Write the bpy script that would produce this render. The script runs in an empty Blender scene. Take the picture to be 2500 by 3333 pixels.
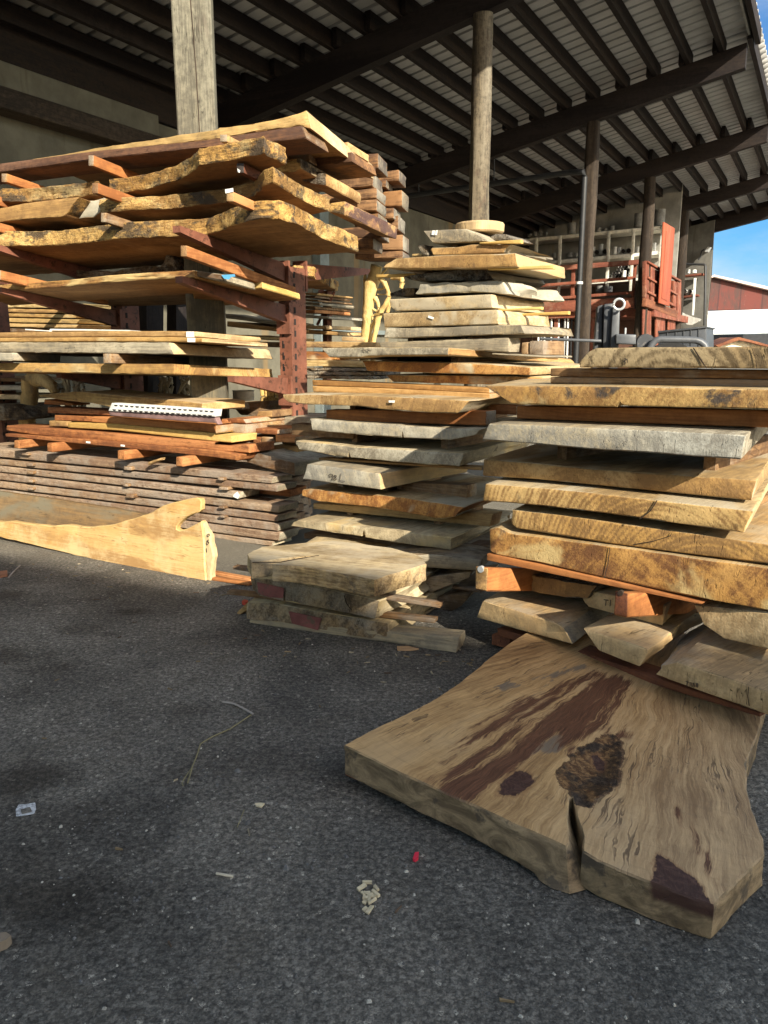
import bpy, bmesh, math, random
from mathutils import Vector, Matrix, noise as mnoise

random.seed(7)
SC = bpy.context.scene
COL = SC.collection
R = math.radians

# ------------------------------------------------------------------ camera
PITCH = R(11.7)
FPX = 1680.0 * 2500 / 1659          # focal length in photograph pixels
CAM_H = 1.5
cam_data = bpy.data.cameras.new('camera')
cam_data.sensor_fit = 'VERTICAL'
cam_data.sensor_height = 36.0
cam_data.lens = 36.0 * FPX / 3333.0
cam_data.clip_start = 0.05
cam_data.clip_end = 2000
cam = bpy.data.objects.new('camera', cam_data)
COL.objects.link(cam)
cam.location = (0, 0, CAM_H)
cam.rotation_euler = (R(90) - PITCH, 0, 0)
SC.camera = cam

# ------------------------------------------------------------------ light
SUN_EL = R(27.0)
SUN_H = Vector((0.451, -0.893, 0)).normalized()      # horizontal direction towards the sun
SUN_DIR = Vector((SUN_H.x * math.cos(SUN_EL), SUN_H.y * math.cos(SUN_EL), math.sin(SUN_EL)))
world = bpy.data.worlds.new('World')
SC.world = world
world.use_nodes = True
wt = world.node_tree
wt.nodes.clear()
sky = wt.nodes.new('ShaderNodeTexSky')
sky.sky_type = 'NISHITA'
sky.sun_disc = False
sky.sun_elevation = SUN_EL
sky.sun_rotation = math.atan2(SUN_H.x, SUN_H.y)
sky.air_density = 1.0
sky.dust_density = 0.6
sky.ozone_density = 1.5
bg = wt.nodes.new('ShaderNodeBackground')
bg.inputs['Strength'].default_value = 0.15
wo = wt.nodes.new('ShaderNodeOutputWorld')
# added sky tint: darkens the side in view, warm bright side fills the shade
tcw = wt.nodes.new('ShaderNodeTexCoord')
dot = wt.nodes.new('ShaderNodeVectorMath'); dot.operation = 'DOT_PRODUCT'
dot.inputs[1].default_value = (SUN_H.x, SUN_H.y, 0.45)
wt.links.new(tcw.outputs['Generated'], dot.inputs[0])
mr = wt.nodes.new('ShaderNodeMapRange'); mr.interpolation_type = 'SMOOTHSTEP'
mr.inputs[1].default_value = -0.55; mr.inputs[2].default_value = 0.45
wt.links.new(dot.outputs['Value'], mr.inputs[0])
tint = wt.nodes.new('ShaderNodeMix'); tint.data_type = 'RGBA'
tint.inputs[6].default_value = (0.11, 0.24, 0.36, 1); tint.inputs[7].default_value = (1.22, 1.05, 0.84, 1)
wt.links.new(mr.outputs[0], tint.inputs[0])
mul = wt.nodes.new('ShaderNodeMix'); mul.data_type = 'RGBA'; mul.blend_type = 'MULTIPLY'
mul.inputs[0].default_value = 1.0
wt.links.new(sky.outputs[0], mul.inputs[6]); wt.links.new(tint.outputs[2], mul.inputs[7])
# thin high cloud
cn = wt.nodes.new('ShaderNodeTexNoise'); cn.inputs['Scale'].default_value = 3.2; cn.inputs['Detail'].default_value = 7; cn.inputs['Roughness'].default_value = 0.62
cmap = wt.nodes.new('ShaderNodeMapping'); cmap.inputs['Scale'].default_value = (1, 1, 2.6)
wt.links.new(tcw.outputs['Generated'], cmap.inputs[0]); wt.links.new(cmap.outputs[0], cn.inputs['Vector'])
cr = wt.nodes.new('ShaderNodeMapRange'); cr.interpolation_type = 'SMOOTHSTEP'
cr.inputs[1].default_value = 0.42; cr.inputs[2].default_value = 0.75; cr.inputs[4].default_value = 0.52
wt.links.new(cn.outputs[0], cr.inputs[0])
cm = wt.nodes.new('ShaderNodeMix'); cm.data_type = 'RGBA'
cm.inputs[7].default_value = (1.9, 2.0, 2.1, 1)
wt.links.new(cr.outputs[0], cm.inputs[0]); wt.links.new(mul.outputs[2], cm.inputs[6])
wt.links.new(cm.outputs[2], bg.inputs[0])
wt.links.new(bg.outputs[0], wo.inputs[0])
sun_data = bpy.data.lights.new('sun', 'SUN')
sun_data.energy = 3.45
sun_data.angle = R(0.5)
sun_data.color = (1.0, 0.92, 0.76)
sun = bpy.data.objects.new('sun', sun_data)
COL.objects.link(sun)
sun.rotation_euler = SUN_DIR.to_track_quat('Z', 'Y').to_euler()
SC.view_settings.view_transform = 'Standard'
SC.view_settings.look = 'None'
SC.view_settings.gamma = 1.0
SC.view_settings.exposure = 1.62
SC.cycles.max_bounces = 6
SC.cycles.diffuse_bounces = 2
SC.cycles.glossy_bounces = 2
SC.cycles.use_denoising = True

# ------------------------------------------------------------------ survey: photo points -> rays
CROP = {'a': (0, 250, 900), 'b': (600, 300, 800), 'c': (0, 1000, 700), 'd': (600, 1000, 700),
        'e': (1100, 650, 800), 'f': (1700, 650, 800), 'g': (700, 1400, 1000), 'h': (1500, 1050, 1000),
        'i': (0, 0, 1250), 'j': (1250, 0, 1250), 'k': (1000, 2050, 1500), 'l': (0, 1500, 1100),
        'm': (0, 2500, 1250), 'o': (0, 0, 2500), 'p': (1750, 950, 600), 'q': (1700, 680, 600),
        'r': (2100, 650, 400), 's': (1500, 1750, 1000), 't': (900, 940, 500), 'u': (1100, 2050, 1400),
        'w': (1600, 2150, 700), 'n': (1100, 800, 400)}


def P(c, *v):
    x0, y0, w = CROP[c]
    k = w / 1659.0
    return [(x0 + v[i] * k, y0 + v[i + 1] * k) for i in range(0, len(v), 2)]


def ray(p):
    u = (p[0] - 1250.0) / FPX
    v = (p[1] - 1666.5) / FPX
    cp, sp = math.cos(PITCH), math.sin(PITCH)
    return Vector((u, cp - v * sp, -sp - v * cp))


class Frame:
    """a local survey frame: t runs right along a stack front, a runs back into the stack"""
    def __init__(s, x, y, psi):
        s.psi = R(psi)
        s.o = Vector((x, y, 0))
        s.ex = Vector((math.cos(s.psi), -math.sin(s.psi), 0))
        s.ey = Vector((math.sin(s.psi), math.cos(s.psi), 0))

    def on_front(s, p, d=0.0, lean=0.0):
        """point of the plane a = d + lean*z seen at photo point p -> (t, z)"""
        r = ray(p)
        ra, oa = r.dot(s.ey), -s.o.dot(s.ey)
        k = (d + lean * CAM_H - oa) / (ra - lean * r.z)
        w = Vector((0, 0, CAM_H)) + r * k - s.o
        return w.dot(s.ex), w.z

    def on_plane(s, p, z0, gx=0.0, gy=0.0):
        """point of the plane z = z0 + gx*t + gy*a seen at photo point p -> (t, a)"""
        r = ray(p)
        ot, oa = -s.o.dot(s.ex), -s.o.dot(s.ey)
        k = (z0 + gx * ot + gy * oa - CAM_H) / (r.z - gx * r.dot(s.ex) - gy * r.dot(s.ey))
        w = r * k - s.o
        return w.dot(s.ex), w.dot(s.ey)

    def world(s, t, a, z):
        return s.o + s.ex * t + s.ey * a + Vector((0, 0, z))


SHED = Frame(-1.55, 7.0, 29.2)      # origin at the square timber post
FR = Frame(-1.47, 5.80, 29.2)       # cantilever rack, arm tips
FL = Frame(-0.70, 5.77, 33.0)       # long lumber pile
FB = Frame(-1.153, 4.97, 29.8)      # slab leaning on the ground
FM = Frame(-0.10, 5.00, 38.0)       # middle tower
FS = Frame(-0.76, 4.17, 22.0)       # small low pile
FK = Frame(0.55, 3.70, 42.0)        # right pile
FQ = Frame(0.60, 3.72, 52.0)         # broken pieces at its foot
FG = Frame(-0.141, 2.54, 37.7)      # big slab on the ground
FZ = Frame(7.69, 23.52, 29.2)       # mezzanine front
FF = Frame(1.9, 7.0, 12.0)          # forklift

# ------------------------------------------------------------------ scene helpers
INFO = {}


def tag(o, label=None, cat=None, group=None, kind=None):
    if label: o['label'] = label
    if cat: o['category'] = cat
    if group: o['group'] = group
    if kind: o['kind'] = kind
    return o


def empty(name, loc, rz=0.0):
    o = bpy.data.objects.new(name, None)
    o.empty_display_size = 0.2
    COL.objects.link(o)
    o.location = loc
    o.rotation_euler = (0, 0, rz)
    return o


def link(name, me, mats, parent=None, loc=(0, 0, 0), rz=0.0, sharp=38):
    for m in mats:
        me.materials.append(m)
    for p in me.polygons:
        p.use_smooth = True
    me.set_sharp_from_angle(angle=R(sharp))
    o = bpy.data.objects.new(name, me)
    COL.objects.link(o)
    o.location = loc
    o.rotation_euler = (0, 0, rz)
    if parent is not None:
        o.parent = parent
    return o


class MB:
    """mesh builder: boxes, tubes and polygons collected into ONE mesh"""
    def __init__(s):
        s.v, s.f, s.m = [], [], []

    def add(s, vs, fs, mi=0):
        b = len(s.v)
        s.v += [tuple(v) for v in vs]
        for f in fs:
            s.f.append([b + i for i in f])
            s.m.append(mi)
        return s

    def hexa(s, c, mi=0):
        return s.add(c, [(0, 3, 2, 1), (4, 5, 6, 7), (0, 1, 5, 4), (1, 2, 6, 5), (2, 3, 7, 6), (3, 0, 4, 7)], mi)

    def box(s, x0, y0, z0, x1, y1, z1, mi=0, bev=0.0):
        if bev <= 0:
            return s.hexa([(x0, y0, z0), (x1, y0, z0), (x1, y1, z0), (x0, y1, z0),
                           (x0, y0, z1), (x1, y0, z1), (x1, y1, z1), (x0, y1, z1)], mi)
        b = bev
        def ring(z, k):
            return [(x0 + k, y0 + b, z), (x0 + b, y0 + k, z), (x1 - b, y0 + k, z), (x1 - k, y0 + b, z),
                    (x1 - k, y1 - b, z), (x1 - b, y1 - k, z), (x0 + b, y1 - k, z), (x0 + k, y1 - b, z)]
        rings = [ring(z0, b), ring(z0 + b, 0), ring(z1 - b, 0), ring(z1, b)]
        vs = sum(rings, [])
        fs = [list(range(7, -1, -1)), list(range(24, 32))]
        for r in range(3):
            for i in range(8):
                j = (i + 1) % 8
                fs.append((r * 8 + i, r * 8 + j, r * 8 + 8 + j, r * 8 + 8 + i))
        return s.add(vs, fs, mi)

    def tube(s, pts, rad, n=10, mi=0, cap=True, seed=None):
        pts = [Vector(p) for p in pts]
        if not isinstance(rad, (list, tuple)): rad = [rad] * len(pts)
        b = len(s.v)
        up = Vector((0, 0, 1))
        for i, p in enumerate(pts):
            t = (pts[min(i + 1, len(pts) - 1)] - pts[max(i - 1, 0)]).normalized()
            x = t.cross(up)
            if x.length < 0.05: x = t.cross(Vector((0, 1, 0)))
            x.normalize()
            y = x.cross(t)
            for k in range(n):
                a = 2 * math.pi * k / n
                r = rad[i]
                if seed is not None:
                    r *= 1 + 0.30 * mnoise.noise(Vector((math.cos(a) * 1.3 + seed, math.sin(a) * 1.3, i * 0.55)))
                s.v.append(tuple(p + x * (math.cos(a) * r) + y * (math.sin(a) * r)))
        for i in range(len(pts) - 1):
            for k in range(n):
                k2 = (k + 1) % n
                s.f.append([b + i * n + k, b + i * n + k2, b + (i + 1) * n + k2, b + (i + 1) * n + k])
                s.m.append(mi)
        if cap:
            s.f.append([b + k for k in range(n - 1, -1, -1)]); s.m.append(mi)
            e = b + (len(pts) - 1) * n
            s.f.append([e + k for k in range(n)]); s.m.append(mi)
        return s

    def lathe(s, prof, c=(0, 0, 0), n=20, mi=0):
        b = len(s.v)
        for (r, z) in prof:
            for k in range(n):
                a = 2 * math.pi * k / n
                s.v.append((c[0] + r * math.cos(a), c[1] + r * math.sin(a), c[2] + z))
        for i in range(len(prof) - 1):
            for k in range(n):
                k2 = (k + 1) % n
                s.f.append([b + i * n + k, b + i * n + k2, b + (i + 1) * n + k2, b + (i + 1) * n + k]); s.m.append(mi)
        s.f.append([b + k for k in range(n - 1, -1, -1)]); s.m.append(mi)
        e = b + (len(prof) - 1) * n
        s.f.append([e + k for k in range(n)]); s.m.append(mi)
        return s

    def build(s, name, mats, parent=None, loc=(0, 0, 0), rz=0.0, sharp=38):
        me = bpy.data.meshes.new(name)
        me.from_pydata(s.v, [], s.f)
        bm = bmesh.new(); bm.from_mesh(me)
        bmesh.ops.recalc_face_normals(bm, faces=bm.faces)
        bm.to_mesh(me); bm.free()
        for p, mi in zip(me.polygons, s.m):
            p.material_index = mi
        return link(name, me, mats if isinstance(mats, (list, tuple)) else [mats], parent, loc, rz, sharp)


def interp(pl, s):
    """pl: list of (s, x, z) sorted by s"""
    if s <= pl[0][0]: return pl[0][1], pl[0][2]
    for i in range(len(pl) - 1):
        if s <= pl[i + 1][0]:
            a, b = pl[i], pl[i + 1]
            k = (s - a[0]) / max(1e-9, b[0] - a[0])
            return a[1] + (b[1] - a[1]) * k, a[2] + (b[2] - a[2]) * k
    return pl[-1][1], pl[-1][2]


def nz(x, y, z, seed=0.0):
    return mnoise.noise(Vector((x + seed * 3.17, y - seed * 1.91, z + seed * 0.73)))


SEED = [0]


def V(name, cat, label, top, bot, fr, d, depth, mats, tilt=0.0, skew=(0, 0), rough=0.003, wav=0.006, bev=0.006,
      lift=0.0, group=None, step=0.05, fq=9.0, parent=None, mat_end=None):
    """a board or slab whose front face was surveyed (top and bottom edge, left to right), run back `depth` metres"""
    SEED[0] += 1
    sd = SEED[0] * 1.37
    T = [fr.on_front(p, d) for p in top]
    B = [fr.on_front(p, d) for p in bot]
    def par(L):
        x0, x1 = L[0][0], L[-1][0]
        out, last = [], -1
        for (x, z) in L:
            q = (x - x0) / max(1e-6, x1 - x0)
            q = min(1.0, max(q, last + 0.002)) if last >= 0 else 0.0
            last = q
            out.append((q, x, z + lift))
        out[-1] = (1.0, out[-1][1], out[-1][2])
        return out
    T, B = par(T), par(B)
    ss = set([round(q[0], 4) for q in T] + [round(q[0], 4) for q in B])
    L = max(T[-1][1] - T[0][1], 0.02)
    n = max(1, int(L / step))
    ss |= set(round(i / n, 4) for i in range(n + 1))
    ss = sorted(ss)
    ss2 = [ss[0]]
    for q in ss[1:]:
        if q - ss2[-1] > 0.0015: ss2.append(q)
    ss2[-1] = 1.0
    ss = ss2
    if L * 0.15 > bev and bev > 0:
        e = bev / L
        ss = [0.0, e] + [q for q in ss if e * 1.6 < q < 1 - e * 1.6] + [1 - e, 1.0]
    hz = max(0.01, sum(t[2] for t in T) / len(T) - sum(b[2] for b in B) / len(B))
    bz = min(0.3, bev / hz)
    zf = [0.0, bz] + [bz + (1 - 2 * bz) * k / 3 for k in (1, 2)] + [1 - bz, 1.0]
    ny = max(2, int(depth / 0.12))
    bb = min(bev, depth * 0.2)
    yy = [0.0, bb] + [depth * k / ny for k in range(1, ny)] + [depth - bb, depth]
    yy = sorted(set(round(y, 5) for y in yy))
    tm = 0.5 * (T[0][1] + T[-1][1])
    zm = min(b[2] for b in B)
    NX, NY, NZ = len(ss) - 1, len(yy) - 1, len(zf) - 1
    c = 0.35 * bev
    idx, verts = {}, []
    for i, q in enumerate(ss):
        xt, zt = interp(T, q)
        xb, zb = interp(B, q)
        for j, y in enumerate(yy):
            for k, f in enumerate(zf):
                if not (i in (0, NX) or j in (0, NY) or k in (0, NZ)): continue
                x = xb + (xt - xb) * f
                z = zb + (zt - zb) * f
                yo = y
                x += (skew[0] * (1 - q) + skew[1] * q) * y
                w = math.sin(math.pi * min(1, y / max(depth, 1e-6)) * 0.5)
                if i == 0: x -= wav * (nz(y * 2.5, f * 1.5, 0, sd) * (0.4 + w) * 2)
                if i == NX: x += wav * (nz(y * 2.5, f * 1.5, 5, sd) * (0.4 + w) * 2)
                if j == 0: yo += rough * (nz(x * fq, z * fq * 1.5, 1, sd) + 0.5 * nz(x * fq * 3, z * fq * 3, 2, sd))
                if k == NZ and rough > 0.004: z += 0.35 * rough * nz(x * fq, y * fq, 3, sd)
                if k == 0 and rough > 0.004: z += 0.35 * rough * nz(x * fq, y * fq, 7, sd)
                ex = (i in (0, NX)) + (j in (0, NY)) + (k in (0, NZ))
                if ex >= 2:
                    c = 0.35 * bev * (1 + (4.0 * max(0.0, nz(x * 13, y * 11, z * 17, sd) - .05) if rough > 0 else 0))
                    if i == 0: x += c
                    if i == NX: x -= c
                    if j == 0: yo += c
                    if j == NY: yo -= c
                    if k == 0: z += c
                    if k == NZ: z -= c
                z += tilt * y
                idx[(i, j, k)] = len(verts)
                verts.append((x - tm, yo, z - zm))
    faces, mi = [], []
    def quad(a, b, cc, dd, m):
        faces.append((idx[a], idx[b], idx[cc], idx[dd])); mi.append(m)
    for i in range(NX):
        for k in range(NZ):
            quad((i, 0, k), (i + 1, 0, k), (i + 1, 0, k + 1), (i, 0, k + 1), 1 if len(mats) > 1 else 0)
            quad((i, NY, k), (i, NY, k + 1), (i + 1, NY, k + 1), (i + 1, NY, k), 0)
        for j in range(NY):
            quad((i, j, NZ), (i + 1, j, NZ), (i + 1, j + 1, NZ), (i, j + 1, NZ), 0)
            quad((i, j, 0), (i, j + 1, 0), (i + 1, j + 1, 0), (i + 1, j, 0), 0)
    for j in range(NY):
        for k in range(NZ):
            quad((0, j, k), (0, j, k + 1), (0, j + 1, k + 1), (0, j + 1, k), 2 if len(mats) > 2 else 0)
            quad((NX, j, k), (NX, j + 1, k), (NX, j + 1, k + 1), (NX, j, k + 1), 2 if len(mats) > 2 else 0)
    me = bpy.data.meshes.new(name)
    me.from_pydata(verts, [], faces)
    for p, m in zip(me.polygons, mi): p.material_index = m
    o = link(name, me, mats, parent, fr.world(tm, d, zm), -fr.psi)
    if label: tag(o, label, cat, group)
    INFO[o.name] = dict(fr=fr, d=d, tm=tm, zm=zm, T=T, B=B, depth=depth, tilt=tilt, lift=lift)
    return o


def H(name, cat, label, pts, fr, plane, thick, mats, close=(), side='bot', rough=0.006, bev=0.007, step=0.04,
      inset=0.0, flare=None, group=None, grid=0.0, fq=8.0):
    """a slab whose outline was surveyed on its own (tilted) top or bottom plane"""
    SEED[0] += 1
    sd = SEED[0] * 1.37
    z0, gx, gy = plane
    raw = [fr.on_plane(p, z0, gx, gy) for p in pts] + list(close)
    fl = list(flare) + [0.0] * (len(raw) - len(flare)) if flare else [0.0] * len(raw)
    area = sum(raw[i][0] * raw[(i + 1) % len(raw)][1] - raw[(i + 1) % len(raw)][0] * raw[i][1] for i in range(len(raw)))
    if area < 0: raw.reverse(); fl.reverse()
    pl = []
    for i in range(len(raw)):
        a, b = raw[i], raw[(i + 1) % len(raw)]
        dd = math.dist(a, b)
        n = max(1, int(dd / step))
        for k in range(n):
            pl.append((a[0] + (b[0] - a[0]) * k / n, a[1] + (b[1] - a[1]) * k / n, fl[i] + (fl[(i + 1) % len(raw)] - fl[i]) * k / n))
    N = len(pl)
    nrm = []
    for i in range(N):
        a, b = pl[i - 1], pl[(i + 1) % N]
        t = Vector((b[0] - a[0], b[1] - a[1]))
        t = t.normalized() if t.length > 1e-6 else Vector((1, 0))
        nrm.append(Vector((t.y, -t.x)))
    cx = sum(p[0] for p in pl) / N
    cy = sum(p[1] for p in pl) / N
    zt = lambda x, y: z0 + gx * x + gy * y + (thick if side == 'bot' else 0)
    zmin = min(zt(p[0], p[1]) - thick for p in pl)
    rows = [0.0, min(0.3, bev / thick), 0.25, 0.42, 0.58, 0.75, 1 - min(0.3, bev / thick), 1.0]
    bm = bmesh.new()
    ring = []
    for r, f in enumerate(rows):
        cur = []
        for i in range(N):
            x, y, fe = pl[i]
            off = rough * (nz(x * fq, y * fq, f * 1.7, sd) + 0.6 * nz(x * fq * 2.7, y * fq * 2.7, f * 4, sd) + 0.5 * nz(x * 60, y * 60, f * 9, sd))
            off += -inset * (1 - f) + fe * (1 - f)
            if r in (0, len(rows) - 1): off -= 0.7 * bev
            px, py = x + nrm[i].x * off, y + nrm[i].y * off
            z = zt(x, y) - thick * (1 - f)
            if r in (0, len(rows) - 1) and rough > .008: z += (1 if r else -1) * 0.5 * rough * nz(x * 14, y * 14, 3 + r, sd)
            cur.append(bm.verts.new((px - cx, py - cy, z - zmin)))
        ring.append(cur)
    for r in range(len(rows) - 1):
        for i in range(N):
            j = (i + 1) % N
            f = bm.faces.new((ring[r][i], ring[r][j], ring[r + 1][j], ring[r + 1][i]))
            f.material_index = 1 if len(mats) > 1 else 0
    bm.faces.new(list(reversed(ring[0])))
    tf = bm.faces.new(ring[-1])
    bm.normal_update()
    bmesh.ops.triangulate(bm, faces=[f for f in bm.faces if len(f.verts) > 4])
    me = bpy.data.meshes.new(name)
    bm.to_mesh(me); bm.free()
    o = link(name, me, mats, None, fr.world(cx, cy, zmin), -fr.psi, 28)
    if label: tag(o, label, cat, group)
    INFO[o.name] = dict(fr=fr, cx=cx, cy=cy, zm=zmin, d=0)
    return o


def O(name, cat, label, pts, fr, d, thick, mats, lean=0.0, rough=0.003, bev=0.006, step=0.03, group=None, parent=None, fq=8.0):
    """an upright board cut to a surveyed outline, standing in the plane a = d + lean*z"""
    SEED[0] += 1
    sd = SEED[0] * 1.37
    raw = [fr.on_front(p, d, lean) for p in pts]
    area = sum(raw[i][0] * raw[(i + 1) % len(raw)][1] - raw[(i + 1) % len(raw)][0] * raw[i][1] for i in range(len(raw)))
    if area < 0: raw.reverse()
    pl = []
    for i in range(len(raw)):
        a, b = raw[i], raw[(i + 1) % len(raw)]
        n = max(1, int(math.dist(a, b) / step))
        for k in range(n): pl.append((a[0] + (b[0] - a[0]) * k / n, a[1] + (b[1] - a[1]) * k / n))
    N = len(pl)
    cx = sum(p[0] for p in pl) / N
    zmin = min(p[1] for p in pl)
    nr = []
    for i in range(N):
        a, b = pl[i - 1], pl[(i + 1) % N]
        t = Vector((b[0] - a[0], b[1] - a[1])); t = t.normalized() if t.length > 1e-6 else Vector((1, 0))
        nr.append(Vector((t.y, -t.x)))
    rows = [(0.0, -bev), (bev, 0), (thick * 0.5, 0), (thick - bev, 0), (thick, -bev)]
    bm = bmesh.new(); rings = []
    for (y, off) in rows:
        cur = []
        for i in range(N):
            x, z = pl[i]
            q = off + rough * nz(x * fq, z * fq, y * 9, sd)
            cur.append(bm.verts.new((x + nr[i].x * q - cx, y + lean * z, z + nr[i].y * q - zmin)))
        rings.append(cur)
    for r in range(len(rows) - 1):
        for i in range(N):
            j = (i + 1) % N
            f = bm.faces.new((rings[r][i], rings[r + 1][i], rings[r + 1][j], rings[r][j]))
            f.material_index = 1 if len(mats) > 1 else 0
    bm.faces.new(rings[0]); bm.faces.new(list(reversed(rings[-1])))
    bm.normal_update()
    bmesh.ops.triangulate(bm, faces=[f for f in bm.faces if len(f.verts) > 4])
    bmesh.ops.recalc_face_normals(bm, faces=bm.faces)
    me = bpy.data.meshes.new(name); bm.to_mesh(me); bm.free()
    o = link(name, me, mats, parent, fr.world(cx, d, zmin), -fr.psi)
    if label: tag(o, label, cat, group)
    INFO[o.name] = dict(fr=fr, d=d, tm=cx, zm=zmin, lift=0)
    return o


def patch(name, par, pts, mat, proud=0.006, th=0.0015):
    """a small flat thing (price tag, tape, paint) lying on the front face of `par`"""
    i = INFO[par.name]
    pl = [i['fr'].on_front(p, i['d']) for p in pts]
    pl = [(t - i['tm'], z + i.get('lift', 0) - i['zm']) for t, z in pl]
    n = len(pl)
    area = sum(pl[k][0] * pl[(k + 1) % n][1] - pl[(k + 1) % n][0] * pl[k][1] for k in range(n))
    if area < 0: pl.reverse()
    m = MB()
    vs = [(x, -proud, z) for x, z in pl] + [(x, -proud + th, z) for x, z in pl]
    m.add(vs, [list(range(n)), list(range(2 * n - 1, n - 1, -1))] + [(k, n + k, n + (k + 1) % n, (k + 1) % n) for k in range(n)])
    return m.build(name, mat, par)


def strokes(name, par, lines, mat, w=0.005, proud=0.006):
    """handwriting: thin pen strokes on the front face of `par`"""
    i = INFO[par.name]
    m = MB()
    for pts in lines:
        q = [i['fr'].on_front(p, i['d']) for p in pts]
        q = [Vector((t - i['tm'], z + i.get('lift', 0) - i['zm'])) for t, z in q]
        for a, b in zip(q, q[1:]):
            dd = (b - a)
            if dd.length < 1e-5: continue
            u = dd.normalized(); nn = Vector((-u.y, u.x)) * (w / 2); e = u * (w * 0.4)
            a2, b2 = a - e, b + e
            c = [a2 - nn, b2 - nn, b2 + nn, a2 + nn]
            m.hexa([(p.x, -proud, p.y) for p in c] + [(p.x, -proud + 0.001, p.y) for p in c])
    return m.build(name, mat, par)


def pz(o, t, which):
    """height of the top/bottom edge of a surveyed slab at frame position t"""
    L = INFO[o.name][which]
    if t <= L[0][1]: return L[0][2]
    for a, b in zip(L, L[1:]):
        if t <= b[1]:
            k = (t - a[1]) / max(1e-9, b[1] - a[1])
            return a[2] + (b[2] - a[2]) * k
    return L[-1][2]


def spacers(upper, lower, short, mat, back=0.16, fr=(0.2, 0.8), w=0.05):
    """the spacer sticks that carry `upper` on `lower`, set back in the dark of the gap"""
    iu, il = INFO[upper.name], INFO[lower.name]
    t0 = max(iu['B'][0][1], il['T'][0][1]); t1 = min(iu['B'][-1][1], il['T'][-1][1])
    if t1 - t0 < 0.15: return
    for k, q in enumerate(fr):
        t = t0 + (t1 - t0) * q
        zu, zl = pz(upper, t, 'B'), pz(lower, t, 'T')
        h = zu - zl
        if h < 0.012: continue
        d0 = max(iu['d'], il['d']) + back
        ln = min(iu['d'] + iu['depth'], il['d'] + il['depth']) - d0 - 0.1
        if ln < 0.1: continue
        m = MB()
        tl = iu['tilt']
        y1 = ln
        za, zb = tl * (d0 - iu['d']), tl * (d0 + ln - iu['d'])
        m.hexa([(-w / 2, 0, za + 0.002), (w / 2, 0, za + 0.002), (w / 2, y1, zb + 0.002), (-w / 2, y1, zb + 0.002),
                (-w / 2, 0, h + za - 0.002), (w / 2, 0, h + za - 0.002), (w / 2, y1, h + zb - 0.002), (-w / 2, y1, h + zb - 0.002)])
        o = m.build('spacer_stick', mat, None, iu['fr'].world(t, d0, zl), -iu['fr'].psi)
        tag(o, '%s spacer stick set back in the shaded gap under the %s' % ('left' if k == 0 else 'right', short), 'stick',
            'spacer sticks in the gaps between slabs')

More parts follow.
